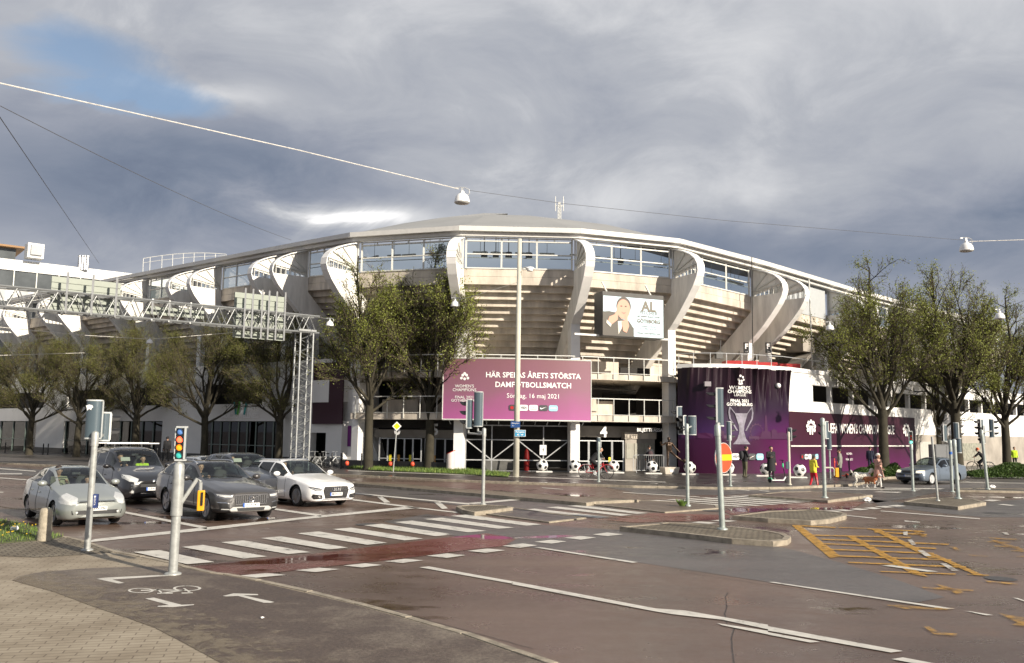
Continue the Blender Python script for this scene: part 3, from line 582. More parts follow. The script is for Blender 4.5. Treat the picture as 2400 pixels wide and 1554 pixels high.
# seen through the glazing: a grey inner balustrade and small fittings hung under the roof
mb = MB(); ringstrip(mb, [(-4.3, 12.9), (-4.2, 12.9), (-4.2, 13.55), (-4.3, 13.55)], 9, 17, 0, .01); mb.build('inner_balustrade', M_gpan, ST)
mb = MB()
for i in range(10, 16):
    for t in (.12, .3, .55, .8):
        c = lerp(SP(i, -2.2, 14.55), SP(i + 1, -2.2, 14.55), t); d = (COLS[i + 1] - COLS[i]).normalized(); mb.beam(c - d * .5, c + d * .5, .18, .08)
        mb.tube(c, c + Vector((0, 0, 1.2)), .015, n=4)
mb.build('strip_light', M_frame, ST)
mb = MB(); r2 = random.Random(2)
for i in range(12, 14):
    for t in ((.72,) if i != 12 else (.10, .30, .38, .62)):
        c = lerp(SP(i, -3.4, 14.4), SP(i + 1, -3.4, 14.4), t + r2.uniform(-.04, .04)); mb.box(c + Vector((0, 0, .25)), (.36, .3, .40), r2.uniform(0, 3)); mb.tube(c, c + Vector((0, 0, 1.7)), .03, n=4)
mb.build('loudspeaker_cluster', M_dgrey, ST)
# handrail seen through glass
mb = MB()
for i in range(9, 17): mb.path([SP(i, -.5, 13.85), SP(i + 1, -.5, 13.85)], .03, 5)
mb.build('concourse_handrail', M_steel, ST)

# windows
for i in range(1, NC - 1):
    a, b = COLS[i], COLS[i + 1]; L_ = (b - a).length
    if L_ < 4.2: npan = 1
    else: npan = 3 if L_ < 9 else 4
    if i == IF:      # clad bay right of the paired fins
        mb = MB(); ringstrip(mb, [(.05, 12.62), (.32, 12.62), (.32, 15.0), (.05, 15.0)], i, i + 1, 0, .06); o = mb.build('grey_cladding_panel', M_gpan, ST)
        mb = MB(); p0, p1 = lerp(SP(i, .34, 12.62), SP(i + 1, .34, 12.62), .5), lerp(SP(i, .34, 15.0), SP(i + 1, .34, 15.0), .5); mb.beam(p0, p1, .06, .04); mb.build('panel_joint', M_steel, o); continue
    mb = MB(); w0, w1 = .045, 1 - .045
    def bp(t, r, z): return lerp(SP(i, r, z), SP(i + 1, r, z), t)
    for z, h in ((13.02, .08), (14.78, .08), (13.93, .07), (14.98, .05)): mb.beam(bp(w0, .27, z), bp(w1, .27, z), .12, h)
    for k in range(npan + 1): t = w0 + (w1 - w0) * k / npan; mb.beam(bp(t, .275, 13.0), bp(t, .275, 15.0), .10, .11, up=(1, 0, 0))
    for k in range(npan): t = w0 + (w1 - w0) * (k + .5) / npan; mb.beam(bp(t, .275, 14.8), bp(t, .275, 15.0), .07, .07, up=(1, 0, 0))
    o = mb.build('window', M_frame, ST)
    mb = MB(); mb.quad(bp(w0, .24, 13.0), bp(w1, .24, 13.0), bp(w1, .24, 14.8), bp(w0, .24, 14.8)); mb.build('pane', M_glaz, o)

# curved fins (buttresses) : column + raker + lattice head
CURVE = [(0.0, 9.6), (.35, 9.95), (1.0, 10.75), (1.6, 11.55), (2.05, 12.2), (2.32, 12.75), (2.42, 13.1), (2.38, 13.5), (2.2, 13.85), (1.85, 14.2), (1.35, 14.5), (.8, 14.75), (.15, 14.98)]
CURVE = [(r * 1.28, z) for r, z in CURVE]
def fin(i, n, base=True):
    o0 = COLS[i]; t = Vector((-n.y, n.x, 0)); dz = ZR[i] - 15.56
    def Q(r, z, s=0.0): return o0 + n * r + t * s + Vector((0, 0, z + dz * max(0, min(1, (z - 6.5) / 4))))
    th = .46
    mb = MB()
    body = [(.32, 12.95), (.28, 11.85), (-6.0, 6.05), (-6.0, 4.0), (-.72, 9.05), (0.0, 9.6)] + CURVE[1:7] + [(2.43, 12.95)]
    body = [(.32, 12.95), (.28, 11.85), (-6.0, 6.05), (-6.0, 4.0), (-.72, 9.05), (0.0, 9.6)] + CURVE[1:6] + [(3.05, 12.95)]
    mb.hexa([Q(r, z, -th / 2) for r, z in body], [Q(r, z, th / 2) for r, z in body])
    o = mb.build('buttress_fin', M_fin, ST)
    mb = MB(); mb.hexa([Q(.0, -.0, -.30), Q(.0, 0, .30), Q(.0, 9.58, .30), Q(0, 9.58, -.30)], [Q(-.72, 0, -.30), Q(-.72, 0, .30), Q(-.72, 9.02, .30), Q(-.72, 9.02, -.30)])
    mb.build('column', M_white, o)
    mb = MB(); c = CURVE      # broad outer flange following the curve
    for (r0, z0), (r1, z1) in zip(c[:-1], c[1:]):
        dr, dzz = r1 - r0, z1 - z0; l = hypot(dr, dzz); nr, nz = dzz / l, -dr / l
        a = [Q(r0, z0, -.29), Q(r0, z0, .29), Q(r0 + nr * .07, z0 + nz * .07, .29), Q(r0 + nr * .07, z0 + nz * .07, -.29)]
        b = [Q(r1, z1, -.29), Q(r1, z1, .29), Q(r1 + nr * .07, z1 + nz * .07, .29), Q(r1 + nr * .07, z1 + nz * .07, -.29)]
        mb.hexa(a, b)
    mb.build('flange', M_white, o)
    mb = MB(); top = [(.34, 13.05), (1.7, 13.30), (2.80, 13.45)] + [(2.74, 13.85), (2.3, 14.16), (1.69, 14.44), (.98, 14.69), (.34, 14.9)]
    mb.hexa([Q(r, z, -.06) for r, z in top], [Q(r, z, .06) for r, z in top]); mb.build('head_panel', M_fin, o)
    mb = MB()
    for (r1, z1) in ((2.45, 14.05), (1.6, 14.45), (2.85, 13.62)):
        for s in (-.11, .11): mb.beam(Q(.36, 13.3, s), Q(r1, z1, s), .08, .10)
    for k in range(7):
        r = .5 + k * .38; zt = 13.1 + r * .25
        for s in (-.1, .1): mb.beam(Q(r, 12.95, s), Q(r, min(zt, 13.75), s), .05, .05, up=(1, 0, 0))
    for s in (-.15, .15): mb.beam(Q(.34, 12.9, s), Q(.34, 15.0, s), .09, .09, up=(1, 0, 0))
    mb.build('brace', M_frame, o)
for i in range(1, NC - 1):
    n = NRM[i]
    fin(i, n)

# floors, back walls and ground storey of the entrance bays (A..E)
mb = MB()
for z0, z1 in ((3.26, 3.68), (5.92, 6.28)): ringstrip(mb, [(-7, z0), (.42, z0), (.42, z1), (-7, z1)], IA, IE, 0)
mb.build('balcony_slab', M_conc, ST)
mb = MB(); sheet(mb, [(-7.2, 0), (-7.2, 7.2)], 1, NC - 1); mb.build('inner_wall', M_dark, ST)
mb = MB()
ringstrip(mb, [(-6.6, 0), (-6.2, 0), (-6.2, 3.26), (-6.6, 3.26)], IA, IE, 0); mb.build('ground_wall', M_dgrey, ST)
mb = MB(); ringstrip(mb, [(-6.2, 3.68), (-5.9, 3.68), (-5.9, 5.9), (-6.2, 5.9)], IA, IE, 0)
mb.build('concourse_wall', M_concd, ST)
mb = MB()
for i, t0, t1, r, z0, z1 in ((IC, .02, .22, -2.6, 6.28, 7.55), (IC, .24, .60, -2.2, 6.28, 7.35), (ID, -.0, .3, -3, 6.28, 7.3), (IB, .1, .9, -3.4, 6.28, 7.2), (IA, .2, .9, -3.0, 6.28, 7.3), (IC, .0, .28, -1.2, 3.68, 4.75), (IC, .28, .56, -2.6, 3.68, 4.7), (IA, .1, .5, -1.6, 3.68, 4.6), (IA, .35, .75, -2.4, 3.68, 5.3)):
    f = lambda t, rr, z: lerp(SP(i, rr, z), SP(i + 1, rr, z), t)
    mb = MB(); mb.hexa([f(t0, r, z0), f(t1, r, z0), f(t1, r - .3, z0), f(t0, r - .3, z0)], [f(t0, r, z1), f(t1, r, z1), f(t1, r - .3, z1), f(t0, r - .3, z1)]); mb.build('stair_wall', M_conc, ST)
mb = MB()
f = lambda i, t, rr, z: lerp(SP(i, rr, z), SP(i + 1, rr, z), t)
for i, t0, t1, r, z0, z1 in ((IC, .62, .97, -2.2, 6.28, 7.0), (IC, .56, .98, -4.0, 3.68, 5.3), (IC, .10, .34, -4.4, 4.4, 5.4)):
    mb = MB(); mb.hexa([f(i, t0, r, z0), f(i, t1, r, z0), f(i, t1, r - .2, z0), f(i, t0, r - .2, z0)], [f(i, t0, r, z1), f(i, t1, r, z1), f(i, t1, r - .2, z1), f(i, t0, r - .2, z1)]); mb.build('opening_shade_panel', M_dark, ST)  # solid near-black blocks, their colour standing in for the shade of openings
mb = MB()
f2 = lambda t, rr, z: lerp(SP(IC, rr, z), SP(IC + 1, rr, z), t)
mb.hexa([f2(.03, -1.9, 6.28), f2(.165, -1.9, 6.28), f2(.165, -2.4, 6.28), f2(.03, -2.4, 6.28)], [f2(.03, -1.9, 7.22), f2(.165, -1.9, 7.22), f2(.165, -2.4, 7.22), f2(.03, -2.4, 7.22)], 0)
mb.hexa([f2(.025, -1.88, 7.22), f2(.17, -1.88, 7.22), f2(.17, -2.42, 7.22), f2(.025, -2.42, 7.22)], [f2(.025, -1.88, 7.42), f2(.17, -1.88, 7.42), f2(.17, -2.42, 7.42), f2(.025, -2.42, 7.42)], 1)
mb.build('kiosk_shutter', [M_gpan, mat('orange_trim', (.75, .13, .04), var=.1)], ST)
mb = MB()     # pipes under the upper slab, diagonal struts
mb.path([f2(.05, -1.6, 5.5), f2(.75, -1.6, 5.4)], .05, 6); 
for t in (.1, .3, .5, .68): mb.tube(f2(t, -1.6, 5.45), f2(t, -1.6, 5.92), .02, n=5)
mb.path([f2(.3, -4.2, 5.2), f2(.42, -4.2, 5.2), f2(.58, -4.2, 4.3)], .05, 6)
mb.beam(f2(.22, -3, 5.9), f2(.03, -3, 3.7), .5, .4); mb.build('service_pipe', M_dgrey, ST)
mb = MB()
for i in (IA, IB, IC):
    for zb, zt in ((3.34, 4.72), (6.0, 7.38)):
        n_ = 6
        for k in range(n_ + 1):
            if zb > 5 and i == IA and False: continue
            t = .05 + .92 * k / n_; mb.beam(f(i, t, .46, zb), f(i, t, .46, zt), .06 if k % 2 else .09, .05, up=(1, 0, 0))
        mb.beam(f(i, .03, .47, zt), f(i, .98, .47, zt), .05, .06); mb.beam(f(i, .03, .47, zb + .36), f(i, .98, .47, zb + .36), .03, .03)
mb.build('balcony_railing', M_frame, ST)
# recess above the gates
mb = MB(); ringstrip(mb, [(-1.8, 2.72), (-1.5, 2.72), (-1.5, 3.26), (-1.8, 3.26)], IA, IC, 0); mb.build('entrance_soffit', M_dark, ST)
mb = MB(); ringstrip(mb, [(-1.9, 2.3), (-1.6, 2.3), (-1.6, 3.0), (-1.9, 3.0)], IC, ID, 0, .02); mb.build('gate_header', M_concd, ST); mb = MB(); ringstrip(mb, [(-1.9, 2.1), (-1.6, 2.1), (-1.6, 2.62), (-1.9, 2.62)], IA, IB, 0, .02); mb.build('gate_header', M_concd, ST)
# number signs and ticket office lettering
def bayplane(i, t, r, z): 
    d = (COLS[i + 1] - COLS[i]).normalized(); return plane(f(i, t, r, z), d, (0, 0, 1))
for i, t, num, sz in ((IC, .30, '4', .95), (IA, .40, '6', 1.0), (IA, .77, '5', 1.0)):
    mb = MB(); text_mb(mb, num, bayplane(i, t, -.25, 2.6), sz, bold=.03); o = mb.build('gate_number', M_letter, ST)
mb = MB(); text_mb(mb, 'BILJETTKASSA', bayplane(IC, .78, -.25, 2.78), .31, bold=.006); mb.build('ticket_office_lettering', M_letter, ST)
mb = MB()
mb.hexa([f(IC, .60, -1.3, 0), f(IC, .93, -1.3, 0), f(IC, .93, -1.7, 0), f(IC, .60, -1.7, 0)], [f(IC, .60, -1.3, 2.2), f(IC, .93, -1.3, 2.2), f(IC, .93, -1.7, 2.2), f(IC, .60, -1.7, 2.2)], 0)
mb.hexa([f(IC, .59, -1.22, 2.2), f(IC, .94, -1.22, 2.2), f(IC, .94, -1.7, 2.2), f(IC, .59, -1.7, 2.2)], [f(IC, .59, -1.22, 2.62), f(IC, .94, -1.22, 2.62), f(IC, .94, -1.7, 2.62), f(IC, .59, -1.7, 2.62)], 1)
o = mb.build('ticket_office', [M_concd, M_conc], ST)
mb = MB()
for t0, t1 in ((.61, .69), (.70, .80), (.81, .92)): mb.hexa([f(IC, t0, -1.26, .9), f(IC, t1, -1.26, .9), f(IC, t1, -1.3, .9), f(IC, t0, -1.3, .9)], [f(IC, t0, -1.26, 1.9), f(IC, t1, -1.26, 1.9), f(IC, t1, -1.3, 1.9), f(IC, t0, -1.3, 1.9)])
mb.build('window_shutter', mat('pale_shutter', (.30, .29, .24), var=.15), o)

# gates: steel framed mesh doors
M_mesh = glass('wire_mesh', (.55, .55, .55), .3, .5, 1.1)
def gate(i, t0, t1, r, nd, h=2.05, brace=False, yellow=()):
    mb = MB(); g = lambda t, z, rr=r: f(i, t, rr, z)
    for k in range(nd + 1):
        t = t0 + (t1 - t0) * k / nd; mb.beam(g(t, .05), g(t, h + (.9 if brace else .0)), .07, .07, up=(1, 0, 0))
        if not brace and k < nd:
            for s in (.06, .94): tt = t + (t1 - t0) / nd * s; mb.beam(g(tt, .1), g(tt, h - .05), .035, .035, up=(1, 0, 0))
    for z in ((.75, h) if not brace else (.78, h, 2.95)): mb.beam(g(t0, z), g(t1, z), .06, .06)
    mb.beam(g(t0, .1), g(t1, .1), .05, .05)
    if brace:
        for k in range(nd):
            a, b = t0 + (t1 - t0) * k / nd, t0 + (t1 - t0) * (k + 1) / nd
            if k % 2 == 0: mb.beam(g(a, h), g(b, .78), .06, .06)
            else: mb.beam(g(b, h), g(a, .78), .06, .06)
    o = mb.build('entrance_gate', M_steel, ST)
    mb = MB(); mb.quad(g(t0, .1, r - .02), g(t1, .1, r - .02), g(t1, h, r - .02), g(t0, h, r - .02)); mb.build('gate_mesh', M_mesh, o)
    for t, c in yellow:
        mb = MB(); mb.hexa([g(t - .012, .55, r + .04), g(t + .012, .55, r + .04), g(t + .012, .55, r + .02), g(t - .012, .55, r + .02)], [g(t - .012, 1.0, r + .04), g(t + .012, 1.0, r + .04), g(t + .012, 1.0, r + .02), g(t - .012, 1.0, r + .02)])
        mb.build('notice_plate', c, o)
M_yn = mat('yellow_notice', (.72, .60, .03), var=.1); M_on = mat('orange_notice', (.70, .33, .05), var=.1)
gate(IA, .16, .60, -.9, 5, yellow=((.28, M_yn), (.37, M_on), (.49, M_yn)))
gate(IA, .62, .93, -1.2, 3, yellow=((.72, M_on),))
gate(IB, .05, .97, -.6, 4, brace=True)
gate(IC, .06, .55, -.9, 4, yellow=((.40, M_yn),))
# things dimly seen behind the middle gate
mb = MB(); mb.hexa([f(IB, .22, -1.9, .1), f(IB, .50, -1.9, .1), f(IB, .50, -2.8, .1), f(IB, .22, -2.8, .1)], [f(IB, .20, -1.8, .8), f(IB, .52, -1.8, .8), f(IB, .52, -2.9, .8), f(IB, .20, -2.9, .8)])
tag(mb.build('skip_container', mat('pale_grey_skip', (.42, .42, .40), var=.2)), 'pale grey open skip standing behind the braced middle gate', 'container')
mb = MB(); mb.lathe([(.0, .05), (.17, .05), (.18, .9), (.14, 1.3), (.05, 1.5), (0, 1.5)], f(IB, .60, -1.4, 0), 14); tag(mb.build('red_gas_cylinder', M_red), 'tall red cylinder standing behind the gate beside the lamp post', 'cylinder')

# rounded entrance drum right of column D and its white rim
DP = [(10.72, 56.3), (11.6, 55.75), (12.7, 55.55), (13.8, 55.65), (14.9, 55.95), (16.0, 56.4), (17.1, 56.95), (18.12, 57.5)]
DP = [Vector((x, y, 0)) for x, y in DP]
def off(path, d):
    out = []
    for i, p in enumerate(path):
        a, b = path[max(i - 1, 0)], path[min(i + 1, len(path) - 1)]; t = (b - a).normalized(); out.append(p + Vector((t.y, -t.x, 0)) * d)
    return out
def wallstrip(mb, path, d0, d1, z0, z1, mi=0):
    a, b = off(path, d0), off(path, d1)
    for i in range(len(path) - 1):
        q = [a[i], a[i + 1], b[i + 1], b[i]]; mb.hexa([Vector((p.x, p.y, z0)) for p in q], [Vector((p.x, p.y, z1)) for p in q], mi)
WR = [Vector((18.12, 57.5, 0)), Vector((20.6, 59.8, 0)), Vector((25.4, 64.3, 0)), Vector((32.5, 70.9, 0)), Vector((44, 81.5, 0)), Vector((62, 98, 0))]
mb = MB(); wallstrip(mb, DP, -.1, -.5, 0, 6.9); mb.build('entrance_drum', M_dgrey, ST)
mb = MB(); wallstrip(mb, DP + WR[1:], .12, -.55, 6.75, 7.02); mb.build('rim_coping', M_white, ST)
mb = MB(); wallstrip(mb, WR, .02, -.4, 6.0, 6.75); wallstrip(mb, WR, .02, -.4, 4.12, 4.85); wallstrip(mb, WR[:2], .0, -.4, 4.85, 6.0)
wallstrip(mb, WR[3:], .0, -.4, 2.75, 4.12); wallstrip(mb, WR[:4], -.02, -.4, 0.0, 4.12)
for a, b in zip(WR[1:-1], WR[2:]):
    n_ = int((b - a).length / 3.0)
    for k in range(n_): 
        p = lerp(a, b, (k + .8) / n_); d = (b - a).normalized(); mb.beam(p + Vector((d.y, -d.x, 0)) * -.16 + Vector((0, 0, 4.85)), p + Vector((d.y, -d.x, 0)) * -.16 + Vector((0, 0, 6.0)), .3, .26, up=(d.x, d.y, 0))
mb.build('wing_wall', M_white, ST)
mb = MB(); wallstrip(mb, WR, -2.2, -2.4, 4.0, 6.75); mb.build('gallery_back', M_dark, ST)
mb = MB(); wallstrip(mb, WR[3:], -.03, -.4, .0, 2.75); o = mb.build('ground_storey_wall', M_concd, ST)
mb = MB()
def onwall(path, i, s, d, z):
    a, b = path[i], path[i + 1]; t = (b - a).normalized(); return a + t * s + Vector((t.y, -t.x, 0)) * d + Vector((0, 0, z))
def wbox(mb, path, i, s0, s1, d0, d1, z0, z1, mi=0): mb.hexa([onwall(path, i, s0, d0, z0), onwall(path, i, s1, d0, z0), onwall(path, i, s1, d1, z0), onwall(path, i, s0, d1, z0)], [onwall(path, i, s0, d0, z1), onwall(path, i, s1, d0, z1), onwall(path, i, s1, d1, z1), onwall(path, i, s0, d1, z1)], mi)
wbox(mb, WR, 3, 1.0, 3.2, .02, -.1, 0, 2.2); mb.build('roller_door', mat('pale_door', (.45, .44, .40), var=.1), ST)
mb = MB(); wbox(mb, WR, 3, 9.5, 14.2, .03, -.1, .6, 2.1); mb.build('shop_window', mat('curtained_glass', (.30, .30, .24), rough=.2, var=.4, vscale=4), ST)
mb = MB(); 
for k in range(len(DP) - 1): mb.beam(off(DP, -.2)[k] + Vector((0, 0, 7.0)), off(DP, -.2)[k] + Vector((0, 0, 7.75)), .04, .04, up=(1, 0, 0))
mb.path([p + Vector((0, 0, 7.72)) for p in off(DP + WR[1:4], -.2)], .025, 5); mb.build('rim_railing', M_steel, ST)
# red vending kiosks on the upper deck behind the drum
for k, (px, Y, w_) in enumerate(((1735, 59.5, 2.2), (1790, 60.5, 1.6), (1845, 61.5, 1.5))):
    c = P(px, 880, Y); mb = MB(); mb.box((c.x, c.y, 6.95), (w_, 1.2, 1.15)); mb.build('red_kiosk', M_red, ST)
mb = MB(); mb.poly([Vector((10.7, 57.3, 6.4)), Vector((18.2, 58.3, 6.4)), Vector((32, 71.6, 6.4)), Vector((25, 76, 6.4)), Vector((10, 66, 6.4))]); mb.build('upper_deck', M_concd, ST)
# stair flights under the right stand
mb = MB(); a = SP(IF, .0, 6.4); b = SP(IG, -2.2, 10.4); t = Vector((.7, -.7, 0)) * .8
mb.hexa([a, a + t * 1.6, b + t * 1.6, b], [q - Vector((0, 0, .3)) for q in (a, a + t * 1.6, b + t * 1.6, b)]); mb.box(lerp(SP(IF, -1.6, 10.6), SP(IG, -1.6, 10.6), .82), (2.2, 2, 1.2), .8); mb.build('stair_flight', M_concd, ST)
# left wing: white pier, grey wall with shops below
WL = [Vector((-11.75, 60.3, 0)), Vector((-29.2, 73.0, 0)), Vector((-48, 88, 0)), Vector((-75, 109, 0))]
WLr = list(reversed(WL))   # so that 'outwards' faces the camera
mb = MB(); q = [(-11.85, 60.35), (-9.85, 59.15), (-9.2, 60.3), (-11.2, 61.5)]; q = [Vector((x, y, 0)) for x, y in q]
mb.hexa([p + Vector((0, 0, .55)) for p in q], [p + Vector((0, 0, 7.3)) for p in q]); mb.hexa([p for p in q], [p + Vector((0, 0, .55)) for p in q], 1)
for k in (0,):
    e = Vector((.35, -.35, 0)); mb.hexa([q[1], q[1] + Vector((1.3, .2, 0)), q[2] + Vector((.9, .2, 0)), q[2]], [q[1] + Vector((0, 0, 3.2)), q[1] + Vector((.05, .0, 3.0)), q[2] + Vector((.05, 0, 3.0)), q[2] + Vector((0, 0, 3.2))], 0)
mb.build('end_pier', [M_white, M_black], ST)
mb = MB(); c = plane(lerp(q[0], q[1], .42) + Vector((0, 0, 0)), q[1] - q[0], (0, 0, 1)); nn = (q[1] - q[0]).normalized(); nn = Vector((nn.y, -nn.x, 0)) * .02
mb.hexa([c(-.22, 1.45) + nn, c(.22, 1.45) + nn, c(.22, 2.85) + nn, c(-.22, 2.85) + nn], [c(-.22, 1.45), c(.22, 1.45), c(.22, 2.85), c(-.22, 2.85)]); mb.build('purple_plaque', mat('purple_plaque', (.18, .02, .20), rough=.5, var=.2), ST)
L01 = (WL[1] - WL[0]).length; L12 = (WL[2] - WL[1]).length
def sleft(px, i=None):      # distance along the left wall (from the pier end) of a photo column
    k = ray(px, 1040); k = k.x / k.y
    for j in range(len(WL) - 1):
        a, b = WL[j], WL[j + 1]; d = b - a; t = (a.x - k * a.y) / (k * d.y - d.x)
        if 0 <= t <= 1 or j == len(WL) - 2: return j, t * d.length
WLT = lambda j, s, d, z: WL[j] + (WL[j + 1] - WL[j]).normalized() * s - Vector(((WL[j + 1] - WL[j]).normalized().y, -(WL[j + 1] - WL[j]).normalized().x, 0)) * d + Vector((0, 0, z))
def lbox(mb, px0, px1, d0, d1, z0, z1, mi=0):
    j0, s0 = sleft(px0); j1, s1 = sleft(px1)
    a, b = WLT(j0, s0, 0, 0), WLT(j1, s1, 0, 0); t = (b - a).normalized(); n = -Vector((t.y, -t.x, 0))
    if n.y > 0: n = -n
    mb.hexa([a + n * d0 + Vector((0, 0, z0)), b + n * d0 + Vector((0, 0, z0)), b + n * d1 + Vector((0, 0, z0)), a + n * d1 + Vector((0, 0, z0))], [a + n * d0 + Vector((0, 0, z1)), b + n * d0 + Vector((0, 0, z1)), b + n * d1 + Vector((0, 0, z1)), a + n * d1 + Vector((0, 0, z1))], mi)
M_lw = mat('pale_grey_render', (.74, .73, .70), rough=.8, var=.06, vscale=.4)
mb = MB()
wallstrip(mb, WLr, 0, -.5, 3.15, 4.45)                              # band over the shops
wallstrip(mb, WLr, 0, -.5, 6.0, 7.5)
for a, b in ((800, 763), (763, 728), (728, 655), (470, 378), (147, 82)): lbox(mb, a, b, 0, -.5, .6 if a != 763 else 2.35, 3.15)
for a, b in ((800, 610), (475, 390), (297, 262), (150, 95), (-20, -60)): lbox(mb, a, b, 0, -.5, 4.45, 6.0)
mb.build('left_wing_wall', M_lw, ST)
mb = MB()
for a, b in ((800, 763), (728, 655), (470, 378), (147, 82)): mb = MB(); lbox(mb, a, b, .02, -.5, 0, .6); mb.build('wall_plinth', M_dgrey, ST)
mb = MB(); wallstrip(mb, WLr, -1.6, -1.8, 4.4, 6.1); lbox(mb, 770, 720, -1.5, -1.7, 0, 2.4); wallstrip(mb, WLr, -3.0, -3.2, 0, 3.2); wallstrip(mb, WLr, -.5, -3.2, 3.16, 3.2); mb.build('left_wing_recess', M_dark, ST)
M_mull = mat('green_grey_mullion', (.14, .18, .16), rough=.4, var=.1)
for a, b, nn_ in ((655, 470, 9), (378, 147, 9), (82, -150, 8)):
    mb = MB()
    for k in range(nn_ + 1): p = a + (b - a) * k / nn_; j, s = sleft(p); mb.beam(WLT(j, s, -.2, 0), WLT(j, s, -.2, 3.15), .10, .10, up=(1, 0, 0))
    j, s = sleft(a); j2, s2 = sleft(b); mb.beam(WLT(j, s, -.2, 1.35), WLT(j2, s2, -.2, 1.35), .06, .06); o = mb.build('shop_window', M_mull, ST)
    mb = MB(); mb.quad(WLT(j, s, -.25, .02), WLT(j2, s2, -.25, .02), WLT(j2, s2, -.25, 3.1), WLT(j, s, -.25, 3.1)); mb.build('pane', M_dglass, o)
# gym sign over the shop door
def lplane(px, z, d=.08):
    j, s = sleft(px); t = (WL[j + 1] - WL[j]).normalized(); o = WLT(j, s, 0, z); n = Vector((-t.y, t.x, 0)); n = n if n.y < 0 else -n; return plane(o + n * d, -t, (0, 0, 1))
mb = MB(); text_mb(mb, 'NORDIC WELLNESS', lplane(561, 3.55), .50, bold=.02); mb.build('shop_lettering', M_letter, ST)
mb = MB(); pl = lplane(561, 4.05, .1)
for k, (x0, mi) in enumerate(((-.62, 0), (-.2, 1), (.22, 2), (.6, 0))):
    pts = [(x0 - .2, .55), (x0 + .02, .55), (x0 + .26, -.35), (x0 + .05, -.45)] if k % 2 == 0 else [(x0 + .28, .55), (x0 + .05, .6), (x0 - .2, -.4), (x0 + .02, -.45)]
    mb.poly([pl(*p) for p in pts], mi)
mb.build('shop_emblem', [mat('emblem_teal', (.05, .28, .28), var=0), mat('emblem_green', (.10, .35, .06), var=0), M_letter], ST)
# roof walkway railing (left) 
mb = MB(); pts = [P(x, y, 92) for x, y in ((336, 606), (352, 603), (380, 599), (405, 596), (430, 594), (455, 593), (480, 593), (505, 594), (530, 596))]; lo = [P(x, y, 92) for x, y in ((336, 626), (352, 624), (380, 620), (405, 618), (430, 614), (455, 612), (480, 609), (505, 606), (530, 603))]
mid = [lerp(a, b, .5) for a, b in zip(pts, lo)]
mb.path(pts, .035, 5); mb.path(mid, .025, 5)
for a, b in zip(pts, lo): mb.tube(a, b - Vector((0, 0, 1.5)), .03, n=5)
mb.build('roof_railing', M_frame, ST)

# antenna mast on the roof
AM = P(1311, 514, 71.5); an = thing('antenna_mast', 'white lattice antenna mast on the stadium roof', 'antenna', AM)
mb = MB()
for dx, dy in ((-.12, -.1), (.12, -.1), (0, .14)): mb.tube(AM + Vector((dx, dy, -.6)), AM + Vector((dx, dy, 1.2)), .035, n=5)
for k in range(5):
    z = -.3 + k * .3; mb.beam(AM + Vector((-.12, -.1, z)), AM + Vector((.12, -.1, z + .3)), .03, .03); mb.beam(AM + Vector((.12, -.1, z)), AM + Vector((0, .14, z + .3)), .03, .03)
mb.beam(AM + Vector((-.35, 0, 1.15)), AM + Vector((.35, 0, 1.15)), .06, .06); mb.box(AM + Vector((0, 0, 1.35)), (.2, .2, .2)); mb.build('lattice', M_frame, an)
for dx in (-.33, .33):
    mb = MB(); mb.tube(AM + Vector((dx, 0, .7)), AM + Vector((dx, 0, 1.95)), .035, n=6); mb.build('whip_antenna', M_frame, an)

